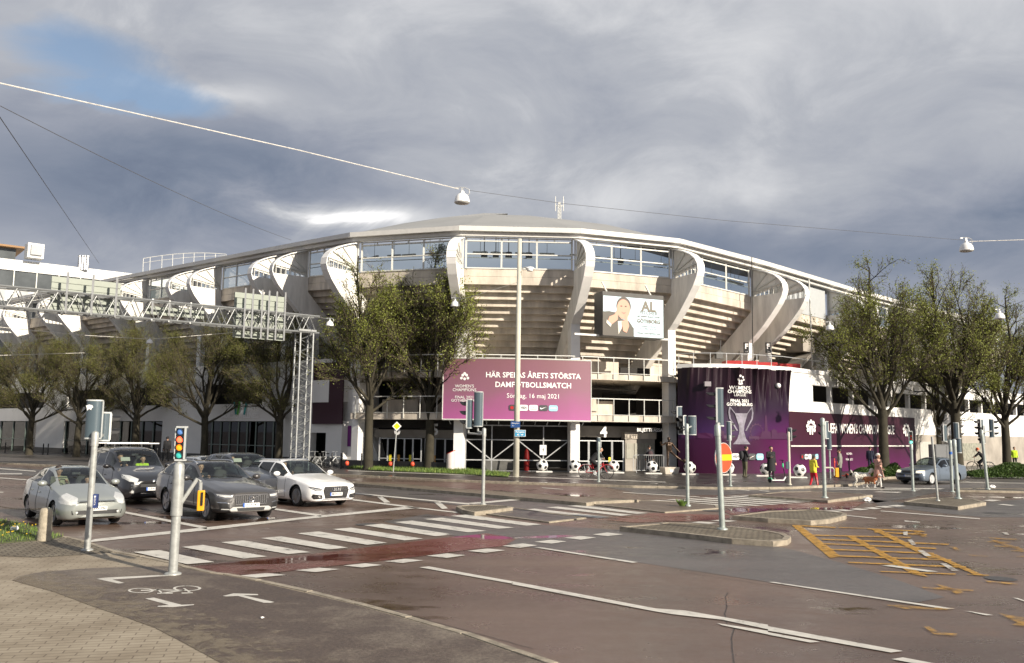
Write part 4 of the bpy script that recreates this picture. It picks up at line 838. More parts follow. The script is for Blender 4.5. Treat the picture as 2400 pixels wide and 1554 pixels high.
# ------------------------------------------------------------------ banners and screen
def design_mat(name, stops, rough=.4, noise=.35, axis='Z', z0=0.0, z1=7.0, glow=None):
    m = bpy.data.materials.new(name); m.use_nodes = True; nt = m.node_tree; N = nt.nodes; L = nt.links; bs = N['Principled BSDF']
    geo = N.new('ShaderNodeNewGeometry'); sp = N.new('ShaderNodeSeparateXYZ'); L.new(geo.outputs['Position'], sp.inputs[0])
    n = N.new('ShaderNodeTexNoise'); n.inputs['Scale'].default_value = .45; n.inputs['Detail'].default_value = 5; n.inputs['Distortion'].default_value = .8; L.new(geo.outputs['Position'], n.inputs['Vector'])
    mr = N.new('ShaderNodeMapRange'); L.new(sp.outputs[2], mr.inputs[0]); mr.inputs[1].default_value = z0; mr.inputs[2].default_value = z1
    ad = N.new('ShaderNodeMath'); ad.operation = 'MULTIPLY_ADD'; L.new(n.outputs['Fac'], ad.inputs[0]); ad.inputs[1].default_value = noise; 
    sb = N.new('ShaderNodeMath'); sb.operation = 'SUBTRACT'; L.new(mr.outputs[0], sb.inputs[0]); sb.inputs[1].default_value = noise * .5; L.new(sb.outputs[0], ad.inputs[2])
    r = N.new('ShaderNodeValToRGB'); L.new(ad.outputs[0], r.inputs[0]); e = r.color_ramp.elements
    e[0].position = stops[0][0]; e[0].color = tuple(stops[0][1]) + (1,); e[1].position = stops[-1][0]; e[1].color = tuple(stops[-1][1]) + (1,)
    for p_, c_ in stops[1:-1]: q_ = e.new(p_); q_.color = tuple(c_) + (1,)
    co = r.outputs[0]
    if glow:      # printed magenta smoke towards one end of the sheet
        g1 = N.new('ShaderNodeMapRange'); L.new(sp.outputs[0], g1.inputs[0]); g1.inputs[1].default_value, g1.inputs[2].default_value = glow[0]
        g2 = N.new('ShaderNodeMapRange'); L.new(ad.outputs[0], g2.inputs[0]); g2.inputs[1].default_value = .62; g2.inputs[2].default_value = .15
        gm = N.new('ShaderNodeMath'); gm.operation = 'MULTIPLY'; L.new(g1.outputs[0], gm.inputs[0]); L.new(g2.outputs[0], gm.inputs[1])
        gx = N.new('ShaderNodeMix'); gx.data_type = 'RGBA'; L.new(gm.outputs[0], gx.inputs[0]); L.new(co, gx.inputs[6]); gx.inputs[7].default_value = glow[1] + (1,); co = gx.outputs[2]
    L.new(co, bs.inputs['Base Color']); bs.inputs['Roughness'].default_value = rough; bs.inputs['Specular IOR Level'].default_value = .28
    MATS[name] = m; return m
M_ban = design_mat('mauve_banner_with_glare', ((0, (.35, .095, .25)), (.22, (.29, .095, .20)), (.5, (.23, .105, .15)), (1, (.20, .095, .115))), .38, .4, z0=3.3, z1=7.0)  # magenta to mauve print; the greyed upper part is sun glare put into the colour
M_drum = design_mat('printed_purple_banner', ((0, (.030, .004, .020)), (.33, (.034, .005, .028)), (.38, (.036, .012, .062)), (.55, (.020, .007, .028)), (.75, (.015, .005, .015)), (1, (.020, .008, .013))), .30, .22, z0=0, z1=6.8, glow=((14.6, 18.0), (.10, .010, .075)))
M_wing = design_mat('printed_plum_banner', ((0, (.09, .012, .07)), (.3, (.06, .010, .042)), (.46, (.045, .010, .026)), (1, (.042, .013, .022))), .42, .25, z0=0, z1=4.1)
BP0, BP1, BP2 = Vector((-4.22, 54.0, 0)), Vector((.4, 53.65, 0)), Vector((4.98, 54.65, 0))
def bpos(u, z, d=0.0):      # u in 0..1 along the banner
    a = BP0 * (1 - u) ** 2 + (BP1 * 2 - (BP0 + BP2) * .5) * 2 * u * (1 - u) + BP2 * u * u; t = ((BP1 * 2 - (BP0 + BP2) * .5 - BP0) * (1 - u) + (BP2 - BP1 * 2 + (BP0 + BP2) * .5) * u).normalized()
    return a + Vector((t.y, -t.x, 0)) * d + Vector((0, 0, z))
bn = thing('match_banner', 'wide mauve match banner with white lettering hung over the gates', 'banner', (.4, 53.8, 3.3))
mb = MB(); nb = 40
for k in range(nb): mb.hexa([bpos(k / nb, 3.3), bpos((k + 1) / nb, 3.3), bpos((k + 1) / nb, 3.3, -.05), bpos(k / nb, 3.3, -.05)], [bpos(k / nb, 7.0), bpos((k + 1) / nb, 7.0), bpos((k + 1) / nb, 7.0, -.05), bpos(k / nb, 7.0, -.05)])
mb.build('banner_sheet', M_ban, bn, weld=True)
mb = MB()
for z in (3.26, 7.03): mb.path([bpos(k / 16, z) for k in range(17)], .045, 5)
for u in (0, 1): mb.tube(bpos(u, 3.26), bpos(u, 7.03), .035, n=5)
mb.build('banner_frame', M_frame, bn)
mb = MB()
for k in range(12):
    u = (k + .5) / 12; mb = MB(); mb.tube(bpos(u, 3.3, -.03), bpos(u, 3.0, -.5), .03, n=5); mb.build('banner_bracket', M_steel, bn)
BL = 9.3
bpl = lambda u0, z0, d=.02: (lambda a, b: bpos(u0 + a / BL, z0 + b, d))
lines(bn, M_letter, ('HÄR SPELAS ÅRETS STÖRSTA', bpl(.605, 6.0), .46, .008), ('DAMFOTBOLLSMATCH', bpl(.605, 5.41), .46, .008), ('Söndag, 16 maj 2021', bpl(.605, 4.74), .40, 0), ("WOMEN'S", bpl(.145, 5.30), .26, 0), ('CHAMPIONS', bpl(.145, 5.07), .26, 0), ('FINAL 2021', bpl(.145, 4.62), .24, 0), ('GOTHENBURG', bpl(.145, 4.42), .24, 0)); mb = MB()
for a, b in ((0, .28), (.12, .18), (-.12, .18), (.2, 0), (-.2, 0), (0, -.05)): mb.poly([bpl(.145, 5.8)(a + .09 * cos(t), b + .09 * sin(t)) for t in [k * pi / 4 for k in range(8)]])
mb.build('star_emblem', M_letter, bn)
M_cyan = mat('pale_cyan_badge', (.30, .62, .72), rough=.4, var=0); M_cha = mat('charcoal_badge', (.06, .06, .065), rough=.4, var=0)
def badges(fn, parent, w_, h_, gap, words=True):
    for k, m_ in enumerate((M_cha, M_letter, M_letter, M_cha, M_cyan)):
        x = (k - 2) * (w_ + gap); mb = MB(); mb.poly([fn(x + a, b, .03) for a, b in rrect(w_, h_, h_ * .3)]); o = mb.build('sponsor_badge', m_, parent)
        mb = MB()
        if k == 0:
            mb.poly([fn(x - w_ * .16 + a, b, .04) for a, b in circ(h_ * .3, 14)], 0); mi = [M_red]
        elif k == 1: text_mb(mb, 'VISA', lambda a, b: fn(x + a, b, .04), h_ * .55, shear=.25, bold=.01); mi = [mat('grey_ink', (.22, .22, .24), var=0)]
        elif k == 2: mb.poly([fn(x + a, .25 * h_ * .5 + b, .04) for a, b in circ(h_ * .1, 8)]); mb.poly([fn(x + a, b - h_ * .2, .04) for a, b in ((-w_ * .3, -.02), (w_ * .3, -.02), (w_ * .3, .02), (-w_ * .3, .02))]); mi = [mat('grey_ink', (.22, .22, .24), var=0)]
        elif k == 3: mb.poly([fn(x + a * w_, b * h_, .04) for a, b in ((-.40, .12), (-.36, -.18), (-.24, -.22), (.40, .24), (-.14, -.02), (-.26, .0))]); mi = [M_letter]
        else: mb.poly([fn(x + a, b, .04) for a, b in ((-w_ * .33, -.02), (w_ * .33, -.02), (w_ * .33, .03), (-w_ * .33, .03))]); mi = [M_letter]
        mb.build('badge_mark', mi, o)
badges(lambda a, b, d: bpos(.605 + a / BL, 4.02 + b, d), bn, .56, .36, .06)

# drum banner: fabric with gathered folds along its upper edge
dl = [0]
for a, b in zip(DP[:-1], DP[1:]): dl.append(dl[-1] + (b - a).length)
DL = dl[-1]
def dpos(s, z, d=0.0):
    s = max(0, min(DL - 1e-6, s)); i = max(k for k in range(len(DP) - 1) if dl[k] <= s + 1e-9); t = (s - dl[i]) / (dl[i + 1] - dl[i])
    h = lambda p0, p1, p2, p3: p1 + (p2 - p0) * .5 * t + (p0 - p1 * 2.5 + p2 * 2 - p3 * .5) * t * t + (p1 * 1.5 - p0 * .5 - p2 * 1.5 + p3 * .5) * t ** 3
    p = [DP[max(0, min(len(DP) - 1, i + k))] for k in (-1, 0, 1, 2)]; q = h(*p); e = 1e-3
    tn = (DP[i + 1] - DP[i]).normalized(); pt = (DP[i] - DP[max(i - 1, 0)]); nx = (DP[min(i + 2, len(DP) - 1)] - DP[i + 1])
    t0 = (tn + (pt.normalized() if pt.length else tn)).normalized(); t1 = (tn + (nx.normalized() if nx.length else tn)).normalized(); tn = t0.lerp(t1, t).normalized()
    return q + Vector((tn.y, -tn.x, 0)) * d + Vector((0, 0, z))
db = thing('drum_banner', 'tall dark purple final banner wrapped round the curved drum', 'banner', (14.4, 55.7, 0))
r2 = random.Random(11); fol = [(r2.uniform(.3, DL), r2.uniform(.06, .16), r2.uniform(.4, 1.0), r2.uniform(1.2, 3.0)) for k in range(75)]
def fold(s, z):
    d = 0
    for c, w_, h_, l_ in fol:
        q = abs(s - c - (6.8 - z) * .02 * (c - DL * .55)) / w_
        if q < 2.5: d += h_ * math.exp(-q * q) * max(0, 1 - (6.8 - z) / l_) * .15
    return d * min(1, max(0.25, (s - 1.2) / 2.2)) + .018 * sin(s * 2.1 + z * .9) + .02 * sin(z * 1.7 - s * .7)
ns, nz = 340, 46; mb = MB(); vs = []
for j in range(nz + 1):
    z = .06 + (6.78 - .06) * (j / nz)
    for k in range(ns + 1): s = DL * k / ns; vs.append(dpos(s, z, .07 + fold(s, z)))
mb.add(vs, [(j * (ns + 1) + k, j * (ns + 1) + k + 1, (j + 1) * (ns + 1) + k + 1, (j + 1) * (ns + 1) + k) for j in range(nz) for k in range(ns)])
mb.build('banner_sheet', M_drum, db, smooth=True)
def dpx(px):  # arc length on the drum for a photo column
    best = min(range(401), key=lambda k: abs((lambda p: p.x / p.y - ray(px, 1000).x / ray(px, 1000).y)(dpos(DL * k / 400, 2)))); return DL * best / 400
s0 = dpx(1733)
dpl = lambda s, z, d=.13: (lambda a, b: dpos(s + a, z + b, d + max(0, fold(s + a, z + b) - .02)))
lines(db, M_letter, ("WOMEN'S", dpl(s0, 5.5), .32, .006), ('CHAMPIONS', dpl(s0, 5.26), .30, .006), ('LEAGUE', dpl(s0, 5.05), .24, 0), ('FINAL 2021', dpl(s0, 4.68), .27, .006), ('GOTHENBURG', dpl(s0, 4.45), .27, .006)); mb = MB()
for a, b in ((0, .42), (.16, .34), (-.16, .34), (.24, .18), (-.24, .18), (.08, .1), (-.08, .1), (0, -.08), (.1, -.06), (-.1, -.06)): mb.poly([dpl(s0, 5.85)(a + .075 * cos(t), b + .075 * sin(t)) for t in [k * pi / 4 for k in range(8)]])
mb.build('star_emblem', M_letter, db)
M_silv = mat('printed_silver', (.20, .185, .23), rough=.3, var=.5, vscale=2.5)
mb = MB(); fx = dpl(s0 + .1, 1.95, .10)
prof = [(.0, .62, .58), (.12, .5, .46), (.35, .3, .26), (.8, .16, .14), (1.2, .2, .2), (1.6, .34, .34), (1.95, .46, .46)]
for (z0_, w0_, _), (z1_, w1_, _) in zip(prof[:-1], prof[1:]): mb.poly([fx(-w0_, z0_), fx(w0_, z0_), fx(w1_, z1_), fx(-w1_, z1_)])
for sg in (-1, 1):
    hp = [(.30, .85), (.55, 1.25), (.78, 1.6), (.84, 2.0), (.78, 2.35)]
    for (x0, z0_), (x1, z1_) in zip(hp[:-1], hp[1:]): mb.poly([fx(sg * (x0 - .05), z0_), fx(sg * (x0 + .06), z0_), fx(sg * (x1 + .06), z1_), fx(sg * (x1 - .05), z1_)])
    mb.poly([fx(sg * .46, 1.93), fx(sg * .84, 2.35), fx(sg * .74, 2.35), fx(sg * .40, 1.93)])
mb.build('trophy_print', M_silv, db)
M_sil = mat('printed_skyline', (.05, .008, .045), rough=.35, var=.1)
mb = MB(); fx = dpl(0, 2.3, .10)
for a, b, h in ((.3, 1.3, .8), (1.3, 2.2, .35), (2.3, 2.9, .55), (2.9, 3.4, .25), (4.6, 5.4, .18), (5.5, 6.3, .4), (6.4, 6.9, .65), (6.9, 7.7, .45), (7.7, 8.3, .8)): mb = MB(); mb.poly([fx(a, 0), fx(b, 0), fx(b, h * .8), fx((a + b) / 2, h), fx(a, h * .85)]); mb.build('skyline_print', M_sil, db)
mb = MB(); st_ = dpx(1793); fx = dpl(st_, 2.3, .105); mb.poly([fx(-.42, 0), fx(.42, 0), fx(.38, .45), fx(.14, .5), fx(.05, 1.5), fx(-.05, 1.5), fx(-.14, .5), fx(-.38, .45)])
mb.build('tower_print', M_sil, db); mb = MB(); wh = dpx(1771); fx = dpl(wh, 2.75, .105)
for k in range(28):
    a0, a1 = 2 * pi * k / 28, 2 * pi * (k + 1) / 28; mb.poly([fx(.48 * cos(a0), .48 * sin(a0)), fx(.48 * cos(a1), .48 * sin(a1)), fx(.44 * cos(a1), .44 * sin(a1)), fx(.44 * cos(a0), .44 * sin(a0))])
for k in range(14): a0 = 2 * pi * k / 14; mb.poly([fx(.5 * cos(a0) + .05 * cos(t), .5 * sin(a0) + .05 * sin(t)) for t in [j * pi / 3 for j in range(6)]])
mb.build('ferris_wheel_print', M_sil, db)
badges(lambda a, b, d: dpos(dpx(1740) + a, 1.17 + b, .1 + d), db, .55, .40, .05)

# long wing banner
wb = thing('league_banner', 'long plum banner with white league lettering on the right wing wall', 'banner', (25, 63.8, 0))
WB = WR[:4]; wl = [0]
for a, b in zip(WB[:-1], WB[1:]): wl.append(wl[-1] + (b - a).length)
def wpos(s, z, d=0.0):
    i = max(k for k in range(3) if wl[k] <= max(s, 0) + 1e-9); i = min(i, 2); a, b = WB[i], WB[i + 1]; t = (b - a).normalized(); return a + t * (s - wl[i]) + Vector((t.y, -t.x, 0)) * d + Vector((0, 0, z))
mb = MB(); mb.hexa([wpos(.1, .05, .07), wpos(wl[3], .05, .07), wpos(wl[3], .05, .03), wpos(.1, .05, .03)], [wpos(.1, 4.1, .07), wpos(wl[3], 4.1, .07), wpos(wl[3], 4.1, .03), wpos(.1, 4.1, .03)])
vs = []; mb = MB(); ns, nz = 120, 14
for j in range(nz + 1):
    for k in range(ns + 1): s = .05 + (wl[3] - .05) * k / ns; z = .05 + 4.05 * j / nz; vs.append(wpos(s, z, .07 + .012 * sin(s * 2.3) + .008 * sin(z * 3 + s)))
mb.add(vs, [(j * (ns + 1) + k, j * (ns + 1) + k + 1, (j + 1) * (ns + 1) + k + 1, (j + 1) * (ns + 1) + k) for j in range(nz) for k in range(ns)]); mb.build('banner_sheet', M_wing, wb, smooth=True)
def wpx(px):
    k = ray(px, 1000); k = k.x / k.y
    return min((abs(wpos(wl[3] * q / 300, 2).x / wpos(wl[3] * q / 300, 2).y - k), wl[3] * q / 300) for q in range(301))[1]
wpl = lambda s, z, d=.11: (lambda a, b: wpos(s + a, z + b, d))
sa, sb_ = wpx(1937), wpx(2092); mb = MB(); tmp = MB(); text_mb(tmp, "UEFA WOMEN'S CHAMPIONS LEAGUE", lambda a, b: Vector((a, b, 0)), .95, bold=.02); wd = max(v.x for v in tmp.v) - min(v.x for v in tmp.v)
text_mb(mb, "UEFA WOMEN'S CHAMPIONS LEAGUE", wpl((sa + sb_) / 2, 3.05), .95, bold=.015, squeeze=(sb_ - sa) / wd); mb.build('lettering', M_letter, wb)
for px in (1898, 2121):
    mb = MB(); c = wpl(wpx(px), 3.12)
    for k in range(7): a0 = radians(-30 + k * 40); mb.poly([c(.50 * cos(a0) + .17 * cos(t), .38 * sin(a0) + .15 * sin(t)) for t in [j * pi / 3 for j in range(6)]])
    for sx in (-.15, .15): mb.poly([c(sx - .08, -.5), c(sx + .08, -.5), c(sx + .12, .1), c(sx - .12, .1)])
    mb.build('star_emblem', M_letter, wb)
c0 = wpl(wpx(1985), .9)
lines(wb, M_letter, ('FINAL 2021', c0, .22, 0), ('WOMEN', wpl(wpx(1985), 1.3), .22, 0))
mb = MB(); mb.beam(wpos(.1, 1.86, .1), wpos(wl[3] - .6, 1.86, .1), .05, .09); mb.build('banner_batten', M_frame, wb)
badges(lambda a, b, d: wpos(wpx(1893) + a, 1.15 + b, .07 + d), wb, .42, .34, .05)
# purple panel left of the pier
lb = MB(); lbox(lb, 803, 732, .12, .04, 2.95, 7.2); pb = thing('purple_panel', 'dark purple hanging panel on the left wing beside the white pier', 'banner', WLT(*sleft(770), 0, 3)); lb.build('panel_sheet', M_wing, pb)
pl = lplane(768, 3.75, .16); jl, sl = sleft(768)
mb = MB()
for k, x in enumerate((-.75, -.25, .25)): mb.poly([pl(x + a, b) for a, b in rrect(.42, .34, .1)], 0)
mb.poly([pl(.8 + a, b) for a, b in rrect(.42, .34, .1)], 1); mb.build('sponsor_badge', [M_letter, M_cyan], pb)

# video screen
SL, SR_ = P(1412.5, 735, 53.3), P(1555.5, 744, 55.0)
tl, tr, bl_, br_ = P(1412.5, 683, 53.3), P(1555.5, 693, 55.0), P(1412.5, 786, 53.3), P(1555.5, 795, 55.0)
su = (SR_ - SL); su.z = 0; sw = su.length; su.normalize(); sn = Vector((su.y, -su.x, 0)); zt, zb = (tl.z + tr.z) / 2, (bl_.z + br_.z) / 2
so_ = Vector((SL.x, SL.y, zb)); shh = zt - zb
vsn = thing('video_screen', 'large outdoor video screen showing a show advert under the stand', 'screen', (so_ + su * sw / 2))
sp_ = lambda a, b, d=0.0: so_ + su * a + Vector((0, 0, b)) + sn * d
mb = MB(); mb.hexa([sp_(0, 0), sp_(sw, 0), sp_(sw, 0, -1.1), sp_(0, 0, -1.1)], [sp_(0, shh), sp_(sw, shh), sp_(sw, shh, -1.1), sp_(0, shh, -1.1)]); mb.build('cabinet', M_dgrey, vsn)
def smat(name, c, e=.5):
    return mat(name, c, rough=.5, var=0, emis=e)
mb = MB(); mb.quad(sp_(.04, .05, .01), sp_(sw - .04, .05, .01), sp_(sw - .04, shh * .90, .01), sp_(.04, shh * .90, .01)); dsp = mb.build('display', smat('screen_sky', (.44, .58, .64), .28), vsn)
sh2 = shh * .90; sx_ = lambda x, y, d=.02: sp_(x * sw, (1 - y) * sh2, d)      # 0..1 from the top left
def sshape(pts, m_, nm, d=.02): q = MB(); q.poly([sx_(x, y, d) for x, y in pts]); return q.build(nm, m_, dsp)
m_jk = smat('screen_jacket', (.05, .042, .03), .25); m_sk = smat('screen_skin', (.50, .24, .16), .3); m_hr = smat('screen_hair', (.05, .035, .025), .2); m_ik = smat('screen_ink', (.12, .10, .07), .15); m_sh = smat('screen_shirt', (.50, .47, .40), .3)
sshape([(.0, .40), (.10, .38), (.2, .40), (.3, .56), (.42, .60), (.5, .78), (.5, .985), (0, .985)], m_jk, 'jacket_image')
sshape([(.24, .62), (.33, .60), (.30, .80), (.25, .95)], m_sh, 'shirt_image', .025)
sshape([(.335 + .118 * cos(t), .23 + .235 * sin(t)) for t in [k * pi / 10 for k in range(20)]], m_hr, 'hair_image', .03)
sshape([(.33 + .108 * cos(t), .31 + .25 * sin(t)) for t in [k * pi / 10 for k in range(20)]], m_sk, 'face_image', .04)
sshape([(.225, .34), (.245, .36), (.235, .58), (.15, .70), (.08, .62), (.10, .52), (.18, .46)], m_sk, 'hand_image', .05); sshape([(.37, .40), (.395, .42), (.40, .60), (.42, .72), (.38, .90), (.32, .86), (.30, .62), (.35, .58)], m_sk, 'hand_image', .05)
sshape([(.06, .60), (.14, .70), (.12, .78), (.05, .68)], m_sh, 'cuff_image', .055)
for x in (.295, .365): sshape([(x + .018 * cos(t), .235 + .016 * sin(t)) for t in [k * pi / 5 for k in range(10)]], m_hr, 'eye_image', .05)
sshape([(.29, .385), (.33, .40), (.375, .38), (.335, .43)], smat('screen_mouth', (.42, .1, .09), .3), 'mouth_image', .05)
mb = MB(); tp = lambda x, y: (lambda a, b: sp_(x * sw + a, (1 - y) * sh2 + b, .03))
lines(dsp, m_ik, ('AL', tp(.745, .21), .88, .03), ('PITCHER', tp(.745, .37), .34, 0), ('MY HAPPY PLACE TOUR', tp(.745, .46), .15, .004), ('GÖTEBORG', tp(.745, .58), .32, .012), ('LISEBERGSHALLEN', tp(.745, .71), .14, 0), ('OCTOBER 16TH 2021', tp(.745, .77), .14, 0), ('Tickets: www.alpitcher.com', tp(.745, .88), .15, .003))
mb = MB(); mb.beam(sp_(-1.7, .05, -.5), sp_(sw + .6, .05, -.5), .12, .12); mb.beam(sp_(.6, shh, -.5), sp_(.6, shh + .8, -1.2), .08, .08); mb.beam(sp_(sw - .6, shh, -.5), sp_(sw - .6, shh + .8, -1.2), .08, .08); mb.build('support_beam', M_frame, vsn)
# block signs F on the paired fins, floodlight and camera
for k, (px, Y) in enumerate(((1749, 61.2), (1800, 62.4))):
    c = P(px, 815, Y); t = thing('block_sign', ('upper black block sign with a white letter F on the left paired column', 'lower black block sign with a white letter F on the right paired column')[k], 'sign', c, 0, 'black block letter signs')
    mb = MB(); mb.box(c, (.36, .12, .75)); mb.build('sign_board', M_black, t); mb = MB(); text_mb(mb, 'F', plane(c + Vector((0, -.065, .08)), (1, 0, 0), (0, 0, 1)), .5, bold=.015); text_mb(mb, '1-4' if k == 0 else '3-4', plane(c + Vector((0, -.065, -.28)), (1, 0, 0), (0, 0, 1)), .12); mb.build('lettering', M_letter, t)
c = P(1685, 833, 58.5); t = thing('floodlight', 'square black floodlight hung below the stand right of the screen', 'floodlight', c); mb = MB(); mb.box(c, (.5, .22, .45), .3); mb.build('lamp_housing', M_dgrey, t); mb = MB(); mb.tube(c + Vector((.1, 0, .2)), c + Vector((.2, .3, 1.1)), .03, n=6); mb.build('bracket', M_dgrey, t)
c = P(1824, 904, 56.9); t = thing('security_camera', 'white dome camera on the upper right of the drum banner', 'camera', c); mb = MB(); mb.ball(c, (.17, .17, .17)); mb.build('dome', M_letter, t, smooth=True); mb = MB(); mb.box(c + Vector((-.12, .15, 0)), (.2, .4, .2)); mb.build('bracket', M_black, t)
c = P(1798, 902, 57.0); t = thing('wall_loudspeaker', 'beige box on the right upper part of the drum banner', 'loudspeaker', c); mb = MB(); mb.box(c, (.42, .3, .28), .35); mb.build('speaker_box', mat('beige_box', (.35, .30, .26), var=.1), t)
c = P(1658, 900, 55.2); t = thing('wall_loudspeaker', 'grey box on the left upper part of the drum banner', 'loudspeaker', c); mb = MB(); mb.box(c, (.40, .3, .30), 0); mb.build('speaker_box', mat('grey_box', (.28, .26, .28), var=.1), t)
# ------------------------------------------------------------------ buildings behind on the left
M_bw = mat('white_facade', (.70, .70, .68), rough=.7, var=.05); M_bg = mat('grey_facade', (.33, .33, .34), rough=.6, var=.08); M_bpan = mat('louvre_grey', (.36, .37, .37), rough=.5, var=.1)
M_win = mat('office_window', (.09, .10, .105), rough=.12, var=.3, vscale=.4); M_steel2 = mat('polished_flue', (.6, .6, .6), rough=.25, metal=.9, var=.1)
def Pz(px, z, Y):       # x at depth Y for a photo column
    k = ray(px, 800); return Vector((k.x / k.y * Y, Y, z))
ob = thing('office_building', 'white office building with a glazed top storey behind the stadium on the left', 'building', (-66, 122, 0))
A0, A1 = Vector((-95, 86.6, 0)), Vector((-46, 126, 0)); ud = (A1 - A0).normalized(); un = Vector((ud.y, -ud.x, 0)); BLEN = (A1 - A0).length
bp_ = lambda s, d, z: A0 + ud * s + un * d + Vector((0, 0, z))
def bbox(mb, s0, s1, d0, d1, z0, z1, mi=0): mb.hexa([bp_(s0, d0, z0), bp_(s1, d0, z0), bp_(s1, d1, z0), bp_(s0, d1, z0)], [bp_(s0, d0, z1), bp_(s1, d0, z1), bp_(s1, d1, z1), bp_(s0, d1, z1)], mi)
mb = MB(); bbox(mb, 0, BLEN, 0, -20, 0, 17.6); mb.build('wall', M_bg, ob)
mb = MB(); bbox(mb, 0, BLEN, .25, -20, 22.6, 24.0); bbox(mb, 0, BLEN, .1, -20, 18.6, 20.4); mb.build('white_band', M_bw, ob)
mb = MB(); bbox(mb, 0, BLEN, .05, -20, 20.4, 22.6); bbox(mb, 0, BLEN, .06, -20, 17.6, 18.6); mb.build('window_band', M_win, ob)
mb = MB()
for k in range(24): s = BLEN * (k + .3) / 24; bbox(mb, s, s + 1.1, .16, 0, 18.9, 20.3)
mb.build('louvre_panel', M_bpan, ob)
mb = MB()
for k in range(25): s = BLEN * k / 24; bbox(mb, s, s + .12, .2, 0, 20.4, 22.6)
mb.build('mullion', M_frame, ob)
mb = MB(); bbox(mb, 30, 40, -4, -14, 24, 26.2, 0); mb.build('penthouse', M_win, ob); mb = MB(); bbox(mb, 28, 41, -3, -15, 26.2, 26.45); mb.build('penthouse_eave', mat('orange_eave', (.26, .14, .05), var=.1), ob)
hv = P(80, 592, 112); mb = MB(); mb.box(hv + Vector((0, 0, .1)), (1.9, 2.0, 1.9), .7); mb.build('ventilation_unit', M_bw, ob); mb = MB(); mb.box(hv + Vector((.35, -.35, .15)), (1.3, 1.6, 1.3), .7); mb.build('ventilation_grille', M_bpan, ob)
for k in range(4): c = P(187 + 6 * k, 612, 116); mb = MB(); mb.lathe([(.22, -1.2), (.22, .55), (.28, .6), (.28, .75), (.1, .85)], c, 10); mb.build('flue', M_steel2, ob, smooth=True, angle=.6)

# ------------------------------------------------------------------ trees in early leaf
M_bark = mat('mossy_bark', (.036, .031, .019), rough=.9, var=.35, vscale=3, bump=.6, bscale=14)
M_twig = mat('thin_twig', (.085, .068, .042), rough=.9, var=.2)
def leafmat(name, a, b):
    m = bpy.data.materials.new(name); m.use_nodes = True; nt = m.node_tree; N = nt.nodes; L = nt.links; bs = N['Principled BSDF']; out = N['Material Output']
    geo = N.new('ShaderNodeNewGeometry'); r = N.new('ShaderNodeValToRGB'); r.color_ramp.elements[0].color = tuple(a) + (1,); r.color_ramp.elements[1].color = tuple(b) + (1,); L.new(geo.outputs['Random Per Island'], r.inputs[0])
    L.new(r.outputs[0], bs.inputs['Base Color']); bs.inputs['Roughness'].default_value = .6
    t = N.new('ShaderNodeBsdfTranslucent'); L.new(r.outputs[0], t.inputs[0]); mx = N.new('ShaderNodeMixShader'); mx.inputs[0].default_value = .3; L.new(bs.outputs[0], mx.inputs[1]); L.new(t.outputs[0], mx.inputs[2]); L.new(mx.outputs[0], out.inputs[0]); return m
M_leaf = leafmat('spring_leaf', (.15, .175, .03), (.27, .30, .055)); M_leaf2 = leafmat('dull_spring_leaf', (.105, .11, .025), (.19, .20, .04))
